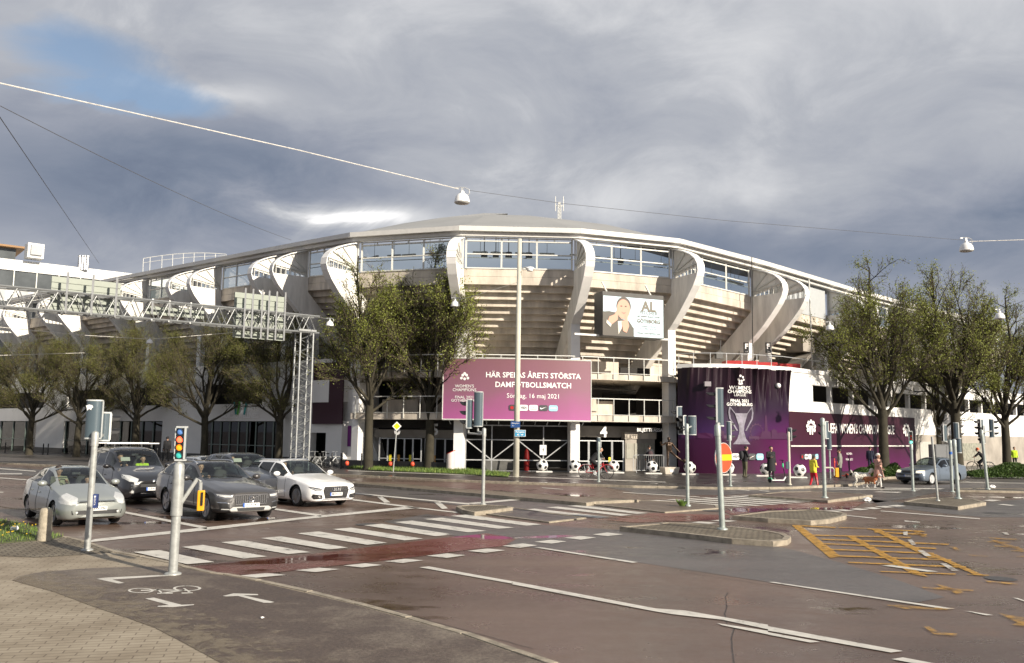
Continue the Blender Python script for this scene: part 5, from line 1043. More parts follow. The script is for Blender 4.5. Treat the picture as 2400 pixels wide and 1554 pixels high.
def tree_mesh(seed, H=12.0, trunk=3.4, spread=.34, tr=.26, nlimb=9, leafn=2, lsz=.062, up=.62, cone=1.7):
    r = random.Random(seed); wood = MB(); lv = MB()
    def rnd(d, a):
        v = Vector((r.gauss(0, 1), r.gauss(0, 1), r.gauss(0, 1))); return (d + v * a).normalized()
    cw = H * spread
    def leaf(p, n):
        for _ in range(n):
            q = p + Vector((r.gauss(0, .16), r.gauss(0, .16), r.gauss(0, .14))); s = lsz * r.uniform(.55, 1.25); a = rnd(Vector((0, 0, .5)), 1); b = a.cross(rnd(Vector((1, 0, 0)), .8)).normalized()
            lv.add([q - a * s * .5, q + b * s * .32, q + a * s * .5, q - b * s * .32], [(0, 1, 2, 3)])
    def env(z):        # crown half-width at height z : egg shaped, widest low
        t = (z - trunk * .8) / (H - trunk * .8)
        if t < 0: return .2
        return cw * (min(1, (t / .22) ** .6) if t < .22 else max(.06, (1 - ((t - .22) / .80) ** cone)))
    def grow(p, d, length, rad, lev):
        n = 5 if lev == 0 else (4 if lev == 1 else 3); pts = [p]; rs = [rad]
        for k in range(n):
            bend = .12 if lev == 0 else .2
            d = rnd(d, bend); d = (d + Vector((0, 0, .10 if lev < 2 else .04))).normalized(); p = p + d * (length / n); pts.append(p); rs.append(max(.0085, rad * (1 - .8 * (k + 1) / n)))
        wood.path(pts, rs, 6 if lev == 0 else (4 if lev == 1 else 3), 0 if lev < 2 else 1, cap=False)
        if lev >= 3:
            for q in pts[1:]: leaf(q, leafn)
            return
        nb = (13, 8, 5)[lev]
        for k in range(nb):
            t = r.uniform(.18 if lev else .22, 1.0); i = min(int(t * n), n - 1); q = pts[i].lerp(pts[i + 1], t * n - i); base = (pts[i + 1] - pts[i]).normalized()
            out = Vector((q.x, q.y, 0)); out = out.normalized() if out.length > .1 else Vector((r.uniform(-1, 1), r.uniform(-1, 1), 0)).normalized()
            nd = rnd(base * .9 + out * .25 + Vector((0, 0, .25)), .42)
            ln = length * r.uniform(.30, .52) * (1.0 if lev else 1.0)
            e = q + nd * ln; lim = env(e.z)
            if hypot(e.x, e.y) > lim * r.uniform(.9, 1.15): ln *= .55
            if e.z > H * r.uniform(.94, 1.02): ln *= .5
            grow(q, nd, ln, rs[i] * .52, lev + 1)
    # trunk and central leader
    tp = [Vector((0, 0, -.2)), Vector((0, 0, .15)), Vector((r.uniform(-.06, .06), r.uniform(-.06, .06), trunk * .5)), Vector((r.uniform(-.1, .1), r.uniform(-.1, .1), trunk))]
    wood.path(tp, [tr * 1.5, tr * 1.12, tr * .95, tr * .92], 10, 0, cap=False)
    lead = tp[-1]
    for k in range(nlimb):
        a = 2 * pi * (k * .381966 * 1.0 + r.uniform(-.05, .05)) ; t = k / max(1, nlimb - 1); z = trunk * (.80 + .75 * t * .6)
        d = Vector((cos(a), sin(a), up + 1.6 * t)).normalized(); L_ = (H - z) * (.60 + .22 * t) * r.uniform(.88, 1.08)
        dh = hypot(d.x, d.y) * L_
        if dh > cw * 1.05: L_ *= cw * 1.05 / dh
        while L_ > 1 and hypot(d.x, d.y) * L_ > env(z + d.z * L_) * 1.08: L_ *= .94
        grow(Vector((0, 0, z)), d, L_, tr * .38, 0)
    grow(lead, Vector((r.uniform(-.1, .1), r.uniform(-.1, .1), 1)).normalized(), (H - trunk) * .86, tr * .7, 0)
    return wood, lv
TREEMESH = {}
def tree(key, loc, H, rz, label, group, leafm, **kw):
    t = thing('street_tree', label, 'tree', loc, rz, group)
    if key not in TREEMESH:
        wd, lv = tree_mesh(H=12, **kw); a = wd.build('trunk', [M_bark, M_twig], t, smooth=True, world=False); b = lv.build('crown', leafm, t, world=False); TREEMESH[key] = (a.data, b.data)
    else:
        for nm, me in zip(('trunk', 'crown'), TREEMESH[key]): o = bpy.data.objects.new(nm, me); COLL.objects.link(o); o.parent = t
    t.scale = (H / 12,) * 3
    return t
GT = 'young leafed street trees round the stadium'
def tp_(px, Y, z=.1): v = Pz(px, z, Y); return v
kwA = dict(seed=3, trunk=3.5, spread=.30, tr=.22, nlimb=12, up=.85, cone=.85, leafn=1, lsz=.075); kwB = dict(seed=9, trunk=3.3, spread=.37, tr=.215, nlimb=14, up=.72, cone=.95, leafn=1, lsz=.08); kwL = dict(seed=21, trunk=3.6, spread=.42, tr=.28, nlimb=11, up=.34, leafn=2); kwM = dict(seed=33, trunk=3.3, spread=.40, tr=.27, nlimb=12, up=.4, leafn=2)
kwR = dict(seed=45, trunk=3.2, spread=.31, tr=.25, nlimb=13, up=.72, leafn=1, lsz=.08, cone=1.25); kwS = dict(seed=52, trunk=3.6, spread=.32, tr=.26, nlimb=13, up=.62, leafn=1, lsz=.08, cone=1.25)
tree('A', tp_(872, 54.8, .14), 14.8, .4, 'tall tree on the grass strip in front of the white end pier', GT, M_leaf, **kwA)
tree('B', tp_(1012, 55.5, .14), 15.8, 2.2, 'tall full tree partly covering the left end of the match banner', GT, M_leaf, **kwB)
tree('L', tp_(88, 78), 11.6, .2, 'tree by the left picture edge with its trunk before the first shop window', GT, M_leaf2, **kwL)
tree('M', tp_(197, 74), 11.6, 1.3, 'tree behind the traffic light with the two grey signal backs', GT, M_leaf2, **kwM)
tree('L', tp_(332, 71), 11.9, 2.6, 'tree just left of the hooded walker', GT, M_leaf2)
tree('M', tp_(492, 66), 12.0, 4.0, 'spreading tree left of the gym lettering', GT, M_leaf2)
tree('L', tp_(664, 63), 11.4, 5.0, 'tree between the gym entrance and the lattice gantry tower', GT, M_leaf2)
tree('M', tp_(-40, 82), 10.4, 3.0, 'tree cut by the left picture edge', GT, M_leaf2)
tree('R', tp_(2062, 60), 16.0, .9, 'tall tree in front of the league banner', GT, M_leaf, **kwR)
tree('S', tp_(2232, 62), 16.2, 2.1, 'tall tree behind the silver saloon with a forked dark trunk', GT, M_leaf, **kwS)
tree('R', tp_(2345, 66), 14.8, 3.9, 'leaning tree on the right beside the tallest signal pole', GT, M_leaf)
tree('S', tp_(2465, 70), 12.5, 4.9, 'tree cut by the right picture edge', GT, M_leaf)
tree('R', tp_(2190, 74), 13.0, 5.4, 'slim dark tree half hidden behind the forked tree', GT, M_leaf)
# second parallel trunk row on the left, deeper and smaller in the picture
tree('L', tp_(590, 71.5), 10.6, 3.4, 'tree behind the big sign backs of the gantry', GT, M_leaf2)

# shrubs
def shrub(label, px0, px1, Y, h, d, n, seed):
    a, b = Pz(px0, .1, Y), Pz(px1, .1, Y); t = thing('shrub', label, 'shrub', (a + b) / 2); r = random.Random(seed); mb = MB(); st = MB(); L_ = (b - a).length
    for k in range(n):
        u = r.random(); v = r.uniform(-1, 1); edge = min(1, 4 * min(u, 1 - u) + .25) * (.8 + .2 * sin(u * 17 + seed)); th = r.uniform(0, pi); rr = r.random() ** .33
        p = a.lerp(b, u) + Vector((0, cos(th) * d * rr, sin(th) * h * edge * rr)); s = r.uniform(.07, .15); ax = Vector((r.gauss(0, 1), r.gauss(0, 1), r.gauss(.3, 1))).normalized(); bx = ax.cross(Vector((r.gauss(0, 1), r.gauss(0, 1), 1))).normalized()
        mb.add([p - ax * s * .5, p + bx * s * .3, p + ax * s * .5, p - bx * s * .3], [(0, 1, 2, 3)])
    for k in range(int(L_ * 4)):
        q = a.lerp(b, r.random()); st.path([q, q + Vector((r.uniform(-.3, .3), r.uniform(-.3, .3), h * .7))], [.02, .006], 3)
    mb.build('foliage', leafmat('shrub_leaf', (.045, .085, .018), (.10, .17, .035)), t); st.build('stem', M_twig, t)
shrub('low green shrub behind the white dog', 1992, 2112, 55, .85, .8, 8000, 1)
shrub('long green shrub bed behind the silver saloon', 2250, 2560, 56, .95, 1.0, 20000, 2)
w_ = G(1606, 1186, .04); t = thing('weed_tuft', 'green weed tuft at the foot of the signal pole on the brown island', 'weed', w_); mb = MB(); r2 = random.Random(8)
for k in range(90):
    a = r2.uniform(0, 6.28); l = r2.uniform(.08, .26); q = w_ + Vector((cos(a) * .08 - .12, sin(a) * .08 - .05, 0)); e = q + Vector((cos(a) * l * .7, sin(a) * l * .7, l)); s = Vector((-sin(a), cos(a), 0)) * .022; mb.add([q, q.lerp(e, .5) + s, e, q.lerp(e, .5) - s], [(0, 1, 2, 3)])
mb.build('leaves', M_g1, t)

# ------------------------------------------------------------------ gantry with sign backs
M_galv = mat('gantry_steel', (.23, .24, .24), rough=.4, metal=.35, var=.12, vscale=4); M_sback = mat('sign_back_green_grey', (.25, .28, .235), rough=.5, var=.05)
gz0, gz1 = 8.25, 9.25; T0, T1 = Vector((-11.9, 52, 0)), Vector((-30.5, 38, 0)); gd = (T1 - T0).normalized(); gn = Vector((gd.y, -gd.x, 0)); GLN = (T1 - T0).length
gg = thing('sign_gantry', 'lattice steel sign gantry with a tower, seen from behind on the left', 'gantry', (T0.x - .6, T0.y - .4, .1))
gp = lambda s, d, z: T0 + gd * s + gn * d + Vector((0, 0, z))
mb = MB()
for d in (-.4, .4):
    for z in (gz0, gz1): mb.tube(gp(-.2, d, z), gp(GLN, d, z), .06, n=6)
n_ = 26
for k in range(n_):
    s0_, s1_ = GLN * k / n_, GLN * (k + 1) / n_
    for d in (-.4, .4): mb.tube(gp(s0_, d, gz0), gp((s0_ + s1_) / 2, d, gz1), .028, n=5); mb.tube(gp((s0_ + s1_) / 2, d, gz1), gp(s1_, d, gz0), .028, n=5)
    for z in (gz0, gz1): mb.tube(gp(s0_, -.4, z), gp(s1_, .4, z), .025, n=5)
mb.build('truss', M_galv, gg)
mb = MB()
for s, d in ((.15, -.38), (.95, -.38), (.95, .38), (.15, .38)): mb.tube(gp(s, d, .1), gp(s, d, gz0), .06, n=6)
for k in range(22):
    z0_, z1_ = .2 + (gz0 - .3) * k / 22, .2 + (gz0 - .3) * (k + 1) / 22
    for a, b in (((.15, -.38), (.95, -.38)), ((.15, .38), (.95, .38)), ((.15, -.38), (.15, .38)), ((.95, -.38), (.95, .38))):
        if k % 2: a, b = b, a
        mb.tube(gp(a[0], a[1], z0_), gp(b[0], b[1], z1_), .022, n=4)
mb.box(gp(.55, 0, gz0 + .1), (1.1, 1.0, .12), atan2(gd.y, gd.x)); mb.build('tower', M_galv, gg)
def gs(px):
    k = ray(px, 750); k = k.x / k.y; return (T0.x - k * T0.y) / (k * gd.y - gd.x)
for px0, px1, ya, yb, posts in ((284, 119, 655, 738, (148, 208, 264)), (485, 348, 722, 742, (350, 390, 440)), (673, 556, 690, 795, (566, 584, 606, 622, 640, 660))):
    s0_, s1_ = gs(px0), gs(px1); Yc = gp((s0_ + s1_) / 2, .6, 0).y; zt = P((px0 + px1) / 2, ya, Yc).z; zb = P((px0 + px1) / 2, yb, Yc).z; nr = max(2, int((zt - zb) / .30)); mb = MB()
    dd = .62
    for k in range(nr): z0_, z1_ = zb + (zt - zb) * k / nr, zb + (zt - zb) * (k + 1) / nr - .022; mb.hexa([gp(s0_, dd, z0_), gp(s1_, dd, z0_), gp(s1_, dd - .06, z0_), gp(s0_, dd - .06, z0_)], [gp(s0_, dd, z1_), gp(s1_, dd, z1_), gp(s1_, dd - .06, z1_), gp(s0_, dd - .06, z1_)])
    o = mb.build('sign_panel', M_sback, gg); mb = MB(); mb.hexa([gp(s0_, dd + .02, zb), gp(s1_, dd + .02, zb), gp(s1_, dd + .04, zb), gp(s0_, dd + .04, zb)], [gp(s0_, dd + .02, zt), gp(s1_, dd + .02, zt), gp(s1_, dd + .04, zt), gp(s0_, dd + .04, zt)]); mb.build('sign_sheet', mat('sign_sheet', (.11, .125, .10), var=.05), o); mb = MB()
    for px in posts: s = gs(px); mb.beam(gp(s, -.47, zb - .1), gp(s, -.47, zt + .1), .12, .06, up=(1, 0, 0)); mb.beam(gp(s, -.47, gz1 + .05), gp(s, dd, gz1 + .05), .06, .06); mb.beam(gp(s, -.47, gz0 - .05), gp(s, dd, gz0 - .05), .06, .06)
    mb.build('sign_bracket', M_steel, o)

# ------------------------------------------------------------------ span wires and pendant lamps
M_wire = mat('dark_cable', (.10, .10, .105), rough=.5, var=0); M_wirew = mat('white_taped_cable', (.62, .60, .55), rough=.6, var=.3, vscale=8); M_lampw = mat('white_lamp_shade', (.80, .80, .78), rough=.35, var=.05)
def wire(name, label, pts, rad, m_, sag=0.0):
    q = []
    for (a, b) in zip(pts[:-1], pts[1:]):
        for k in range(10): t = k / 10; q.append(a.lerp(b, t) - Vector((0, 0, sag * 4 * t * (1 - t))))
    q.append(pts[-1]); mb = MB(); mb.path(q, rad, 5); return tag(mb.build(name, m_), label, 'cable')
wire('span_wire', 'thick pale cable from the upper left corner to the pendant lamp over the street', [P(-120, 168, 18), P(0, 195, 19), P(300, 262, 22), P(700, 352, 26), P(1075, 443, 30)], .016, M_wirew)
wire('span_wire', 'thin dark cable between the two high pendant lamps', [P(1098, 446, 30), P(1320, 477, 31.5), P(1700, 517, 33.5), P(2258, 563, 36)], .008, M_wire)
wire('span_wire', 'pale cable from the right pendant lamp to the right picture edge', [P(2272, 566, 36), P(2400, 562, 36), P(2600, 552, 36)], .014, M_wirew)
wire('span_wire', 'dark cable running from the left edge up to the stadium roof', [P(-80, 208, 22), P(0, 248, 24), P(683, 563, 58)], .012, M_wire, .25)
wire('span_wire', 'steep dark cable at the far left', [P(-30, 222, 22), P(0, 275, 25), P(232, 617, 80)], .014, M_wire)
wire('span_wire', 'pale low cable with a small lamp between the left trees', [P(-60, 760, 46), P(31, 770, 47), P(200, 786, 49), P(351, 795, 50), P(372, 794, 50), P(553, 779, 52)], .016, M_wirew)
wire('span_wire', 'short pale cable at the left edge before the trees', [P(-60, 836, 46), P(0, 833, 47), P(198, 827, 52)], .014, M_wirew)
wire('span_wire', 'pale stay cable from the lamp beside the tree to the street light pole', [P(1075, 703, 52), P(1115, 692, 51), P(1212, 662, 49.9)], .014, M_wirew)
wire('span_wire', 'pale cable from the gantry tower to its lamp', [P(738, 743, 51.5), P(773, 748, 50)], .012, M_wirew)
wire('span_wire', 'dark cable at the right edge above the trees', [P(2341, 728, 48), P(2400, 705, 47), P(2520, 660, 45)], .012, M_wire)
def pendant(label, px, py, Y, R_, loops=True):
    c = P(px, py, Y); t = thing('pendant_lamp', label, 'lamp', c, 0, 'white pendant street lamps on span wires'); k = R_ / .28
    mb = MB(); prof = [(.03, .30), (.075, .28), (.085, .20), (.13, .185), (.20, .13), (.25, .05), (.275, -.06), (.285, -.14), (.27, -.15)]
    mb.lathe([(r * k, z * k) for r, z in prof], c, 24); mb.build('lamp_shade', M_lampw, t, smooth=True, angle=.7)
    mb = MB(); mb.lathe([(0, -.10 * k), (.26 * k, -.145 * k), (.255 * k, -.17 * k), (.12 * k, -.20 * k), (0, -.21 * k)], c, 20); mb.build('lamp_glass', mat('lamp_glass', (.45, .45, .42), rough=.3, var=.1), t, smooth=True)
    mb = MB(); mb.path([c + Vector((-.26 * k, 0, .38 * k)), c + Vector((-.1 * k, 0, .43 * k)), c + Vector((.1 * k, 0, .42 * k)), c + Vector((.24 * k, 0, .36 * k)), c + Vector((.27 * k, 0, .22 * k)), c + Vector((.2 * k, 0, .14 * k))], .018 * k, 5); mb.box(c + Vector((0, 0, .34 * k)), (.08 * k, .06 * k, .14 * k)); mb.box(c + Vector((-.2 * k, 0, .40 * k)), (.1 * k, .05 * k, .06 * k)); mb.build('hanger', M_steel, t)
pendant('large white pendant lamp high over the street in the middle of the sky', 1083, 466, 30, .27)
pendant('large white pendant lamp high over the street on the right', 2265, 580, 36, .275)
pendant('white pendant lamp beside the crown of the tree before the match banner', 1067, 713, 52, .27)
pendant('white pendant lamp just right of the gantry tower', 773, 759, 50, .22)
pendant('small white pendant lamp between the trees on the left', 351, 801, 50, .18)
pendant('white pendant lamp hanging left of the tree before the league banner', 1945, 768, 54, .25)
pendant('white pendant lamp inside the right hand tree crowns', 2343, 741, 48, .26)

# ------------------------------------------------------------------ street light pole in the centre
M_pole = mat('beige_concrete_pole', (.52, .50, .42), rough=.8, var=.1); M_gpole = mat('galvanised_pole', (.36, .37, .355), rough=.45, metal=.2, var=.22, vscale=9); M_pgreen = mat('grey_green_pole', (.33, .37, .35), rough=.45, metal=.2, var=.2, vscale=6)
b = Pz(1213, .1, 48.6); sl_ = thing('street_light', 'tall pale street light pole standing in front of the match banner', 'street light', b)
mb = MB(); mb.path([b, b + Vector((.02, 0, 5)), b + Vector((.06, 0, 13.3))], [.17, .155, .12], 14); mb.build('pole', M_pole, sl_, smooth=True)
mb = MB(); c = P(1220, 630, 48.6); mb.path([c, c + Vector((.3, -.1, .08)), c + Vector((.62, -.2, .02))], .03, 6); mb.build('arm', M_steel, sl_)
mb = MB(); c = P(1242, 629, 48.3); mb.ball(c, (.26, .16, .10)); mb.lathe([(.18, -.1), (.15, -.16), (0, -.18)], c, 14); mb.build('lantern', M_lampw, sl_, smooth=True)
M_bsign = mat('blue_sign', (.02, .07, .22), rough=.35, var=0); M_bsign2 = mat('light_blue_sign', (.05, .30, .52), rough=.35, var=0)
c = P(1208, 995, 48.3); mb = MB(); mb.box(c, (.52, .03, .34)); o = mb.build('street_sign', M_bsign, sl_); lines(o, M_letter, ('Skånegatan', plane(c + Vector((0, -.02, .07)), (1, 0, 0), (0, 0, 1)), .095, 0), ('9-1', plane(c + Vector((-.12, -.02, -.07)), (1, 0, 0), (0, 0, 1)), .10, 0))
c = P(1219, 1015.5, 48.3); mb = MB(); mb.box(c, (.60, .03, .36)); o = mb.build('street_sign', M_letter, sl_); mb = MB(); mb.box(c + Vector((0, -.012, 0)), (.56, .03, .32)); mb.build('sign_face', M_bsign2, o); lines(o, M_letter, ('Parkgatan', plane(c + Vector((0, -.032, .07)), (1, 0, 0), (0, 0, 1)), .125, .003), ('45 - 49', plane(c + Vector((0, -.032, -.08)), (1, 0, 0), (0, 0, 1)), .12, .003))
# slim black flag pole before the stadium, and the white flag pole at the right stand
b = Pz(1763, 6.4, 60.4); fp = thing('black_mast', 'slim black mast rising beside the paired fins', 'mast', b); mb = MB(); mb.tube(b, P(1762, 602, 60.4), .035, .03, 6); mb.build('pole', M_black, fp)
b = Pz(1903, 6.4, 62.5); fp = thing('white_mast', 'slim white mast beside the grey clad bay', 'mast', b); mb = MB(); mb.tube(b, P(1896, 655, 62.5), .07, .05, 8); mb.build('pole', M_frame, fp)

# ------------------------------------------------------------------ traffic signals
M_sigback = mat('signal_back_blue_grey', (.075, .105, .125), rough=.32, var=.06); M_sigedge = mat('signal_edge_silver', (.50, .52, .51), rough=.4, var=.05); M_sigblk = mat('signal_black', (.015, .015, .016), rough=.5, var=.1)
LENS = {'blue': mat('lens_blue', (.10, .22, .50), rough=.3, var=.1, emis=.25), 'red': mat('lens_red', (1.0, .10, .04), rough=.3, var=0, emis=2.4), 'amber': mat('lens_amber', (1.0, .24, .01), rough=.3, var=0, emis=1.3), 'green': mat('lens_green', (.05, .40, .34), rough=.3, var=.1, emis=.45), 'dim': mat('lens_dim', (.03, .03, .03), rough=.25, var=0), 'dred': mat('lens_dim_red', (.25, .03, .02), rough=.25, var=0), 'ongreen': mat('lens_lit_green', (.1, .9, .65), rough=.3, var=0, emis=3)}
def head(parent, c, yaw, w_=.30, h_=.95, n=3, hood=.22, lens=None, name='signal_head'):
    """signal head; yaw = direction the lenses face (angle in the ground plane); back is a rounded blue-grey shell with silver edges"""
    M = Matrix.Translation(c) @ Matrix.Rotation(yaw, 4, 'Z'); T = lambda x, y, z: M @ Vector((x, y, z))     # +x = lens side
    mb = MB(); pts = [(.06, -w_ / 2), (.06, w_ / 2), (-.04, w_ / 2)] + [(-.04 - .09 * sin(pi * k / 8), w_ / 2 * cos(pi * k / 8)) for k in range(1, 8)] + [(-.04, -w_ / 2)]
    mb.hexa([T(x, y, -h_ / 2) for x, y in pts], [T(x, y, h_ / 2) for x, y in pts]); o = mb.build(name, M_sigback, parent, smooth=True, angle=.5)
    mb = MB()
    for s in (-1, 1): mb.hexa([T(.03, s * w_ / 2 * .96, -h_ / 2), T(.075, s * w_ / 2 * .96, -h_ / 2), T(.075, s * (w_ / 2 + .015), -h_ / 2), T(.03, s * (w_ / 2 + .015), -h_ / 2)], [T(.03, s * w_ / 2 * .96, h_ / 2), T(.075, s * w_ / 2 * .96, h_ / 2), T(.075, s * (w_ / 2 + .015), h_ / 2), T(.03, s * (w_ / 2 + .015), h_ / 2)])
    cap = [(x * 1.06, y * 1.06) for x, y in pts]
    for z in (-h_ / 2 - .03, h_ / 2): mb.hexa([T(x, y, z) for x, y in cap], [T(x, y, z + .03) for x, y in cap])
    mb.build('edge_trim', M_sigedge, o)
    mb = MB(); mb.hexa([T(.062, -w_ / 2 * .94, -h_ / 2 + .01), T(.075, -w_ / 2 * .94, -h_ / 2 + .01), T(.075, w_ / 2 * .94, -h_ / 2 + .01), T(.062, w_ / 2 * .94, -h_ / 2 + .01)], [T(.062, -w_ / 2 * .94, h_ / 2 - .01), T(.075, -w_ / 2 * .94, h_ / 2 - .01), T(.075, w_ / 2 * .94, h_ / 2 - .01), T(.062, w_ / 2 * .94, h_ / 2 - .01)]); mb.build('face_plate', M_sigblk, o)
    r = min(w_ * .36, h_ / n * .42)
    for k in range(n):
        z = h_ / 2 - h_ / n * (k + .5); col = (lens or ['dim'] * n)[k]
        mb = MB(); ax = M @ Matrix.Translation((.078, 0, z)) @ Matrix.Rotation(pi / 2, 4, 'Y'); mb.lathe([(r, 0), (r * .7, r * .18), (0, r * .26)], (0, 0, 0), 18, axis=ax); mb.build('lens', LENS[col], o, smooth=True)
        mb = MB(); n_ = 14; ring = [(r * 1.12 * cos(a), r * 1.12 * sin(a)) for a in [-.35 + (pi + .7) * q / n_ for q in range(n_ + 1)]]
        for (y0, z0_), (y1, z1_), q in zip(ring[:-1], ring[1:], range(n_)):
            l0 = hood * (.45 + .55 * sin(pi * q / n_) ** .7); l1 = hood * (.45 + .55 * sin(pi * (q + 1) / n_) ** .7); mb.hexa([T(.07, y0, z + z0_), T(.07, y1, z + z1_), T(.07, y1 * .94, z + z1_ * .94), T(.07, y0 * .94, z + z0_ * .94)], [T(.07 + l0, y0, z + z0_), T(.07 + l1, y1, z + z1_), T(.07 + l1, y1 * .94, z + z1_ * .94), T(.07 + l0, y0 * .94, z + z0_ * .94)])
        mb.build('hood', M_sigblk, o, smooth=False)
    return o
SG = 'traffic signal poles at the crossing'
def sigpole(label, px, py, h, r=.055, m_=None, lean=(0, 0), z=0.0, name='traffic_signal', cap=True):
    b = G(px, py, z); t = thing(name, label, 'traffic light', b, 0, SG); top = b + Vector((lean[0], lean[1], h)); mb = MB(); mb.path([b, b + (top - b) * .5, top], [r, r, r * .96], 14)
    mb.lathe([(r * 1.9, -.02), (r * 1.8, .02), (r * 1.1, .04)], b, 14)
    if cap: mb.lathe([(r * 1.15, -.25), (r * 1.15, .0), (r * .9, .03), (0, .05)], top, 14)
    mb.build('pole', m_ or M_gpole, t, smooth=True, angle=.6); return t, b, top
def brk(t, a, b_, c, r=.03): mb = MB(); mb.path([a, b_, c], r, 8); mb.build('bracket', M_gpole, t, smooth=True)
YAW_AWAY = radians(118)
# near left pole: two heads seen from behind / side, blue button box
t, b, top = sigpole('near left signal pole with two blue grey signal backs and a blue button box', 204, 1290, 2.28, .062, lean=(.0, .02), z=.04)
c1 = P(220, 983, 17.75); head(t, c1, radians(100), .285, .73, 3, .16); c2 = P(246, 1000, 18.2); head(t, c2, radians(48), .24, .54, 2, .24)
brk(t, top + Vector((0, 0, -.1)), Vector((c1.x, c1.y, top.z - .02)), c1 - Vector((0, 0, .36))); brk(t, top + Vector((0, 0, -.1)), Vector((c2.x, c2.y, top.z - .02)), c2 - Vector((0, 0, .28)))
mb = MB(); mb.poly([c1 + Vector((-.05 + x, -.142, .24 + y)) for x, y in ((-.06, .03), (0, .055), (.07, .04), (.09, .0), (.06, -.02), (.05, -.06), (.01, -.03), (-.03, -.07), (-.04, -.02))]); mb.build('torn_sticker', M_letter, t)
c = P(224, 1174, 17.6); mb = MB(); mb.box(c, (.085, .12, .27), .2); o = mb.build('button_box', mat('navy_box', (.03, .05, .16), rough=.35, var=.1), t); mb = MB(); text_mb(mb, 'VÄNTA', plane(c + Vector((.01, -.064, .0)), (0, 0, -1), (1, 0, 0)), .05); mb.box(c + Vector((.012, -.06, .09)), (.03, .01, .03)); mb.build('lettering', M_letter, o)
# near pole with small four lens signal and yellow push button
t, b, top = sigpole('near signal pole with a lit small four lens signal and a yellow push button', 405, 1346, 1.78, .075, lean=(.0, .02), z=.04)
mb = MB(); mb.tube(b + Vector((0, 0.01, .95)), b + Vector((0, .02, 1.55)), .094, n=16); mb.build('pole_sleeve', M_gpole, t, smooth=True, angle=.6)
c = Vector((top.x + .015, top.y, top.z + .36)); mb = MB(); mb.tube(top, top + Vector((0, 0, .06)), .05, n=10); mb.build('neck', M_gpole, t); o = head(t, c, radians(-92), .145, .52, 4, .045, ['blue', 'red', 'amber', 'green'])
c = P(471, 1173, 14.95); mb = MB(); mb.box(c, (.115, .11, .34), .25); o = mb.build('push_button', mat('yellow_button_box', (.80, .36, .01), rough=.4, var=.06), t, bevel=.015); mb = MB(); mb.box(c + Vector((.035, -.062, .03)), (.035, .012, .22), .25); mb.build('touch_strip', M_black, o); mb = MB(); mb.tube(c + Vector((-.02, 0, .17)), c + Vector((-.02, 0, .3)), .03, n=10); mb.path([b + Vector((.05, 0, 1.12)), c + Vector((-.08, 0, .36)), c + Vector((-.02, 0, .30))], .033, 8); mb.build('bracket', M_gpole, t)
# island pole 1132
t, b, top = sigpole('signal pole with two tall grey backs in front of the match banner', 1132, 1182, 2.45, .06, z=.11)
c1 = P(1121, 959, 30.4); c2 = P(1099, 970, 30.5); head(t, c1, radians(80), .29, 1.15, 3, .2); head(t, c2, radians(172), .25, .95, 3, .26)
mb = MB()
for cc, hh in ((c1, .6), (c2, .5)): mb.path([cc - Vector((0, 0, hh)), cc - Vector((0, 0, hh + .17)), Vector((top.x - .1, top.y, cc.z - hh - .2)), Vector((top.x, top.y, top.z - .1))], .035, 8)
mb.build('bracket', M_gpole, t, smooth=True)
# pole 1612: three heads
t, b, top = sigpole('signal pole with three clustered heads on the brown island', 1612, 1185, 2.75, .06, M_pgreen, z=.05)
for (px, py, Y, yaw, w_, h_, n, hd) in ((1599, 996, 31.0, radians(-150), .26, .62, 2, .18), (1622, 997, 31.0, radians(80), .27, .62, 2, .14), (1590, 968, 31.4, radians(178), .17, .42, 1, .22)):
    c = P(px, py, Y); head(t, c, yaw, w_, h_, n, hd); brk(t, top + Vector((0, 0, -.12)), Vector((c.x, c.y, top.z - .03)), c - Vector((0, 0, h_ / 2)))
# pole 1693 with no entry sign
t, b, top = sigpole('signal pole with a red and yellow no entry disc', 1693, 1240, 2.55, .072, M_pgreen, lean=(-.08, 0), z=.12)
c = P(1684, 954, 23.4); head(t, c, radians(172), .155, .97, 3, .26); brk(t, top, top + Vector((.0, 0, .05)), c - Vector((0, 0, .45)), .05)
M_rs = mat('no_entry_red', (.72, .075, .025), rough=.5, var=.12, vscale=4); M_ys = mat('no_entry_yellow', (.85, .52, .01), rough=.5, var=.06)
sc = P(1696, 1073, 23.25); yw = radians(43); dx = Vector((cos(yw), sin(yw), 0)); nn = Vector((dx.y, -dx.x, 0)); pl = plane(sc, dx, (0, 0, 1))
mb = MB(); mb.hexa([pl(x, y) - nn * .02 for x, y in circ(.395, 36)], [pl(x, y) + nn * .005 for x, y in circ(.395, 36)]); o = mb.build('no_entry_sign', M_sigedge, t); mb = MB(); mb.poly([pl(x, y) + nn * .008 for x, y in circ(.38, 36)]); mb.build('sign_face', M_rs, o); mb = MB(); mb.poly([pl(x, y) + nn * .012 for x, y in ((-.365, -.07), (.365, -.07), (.365, .085), (-.365, .085))]); mb.build('sign_bar', M_ys, o)
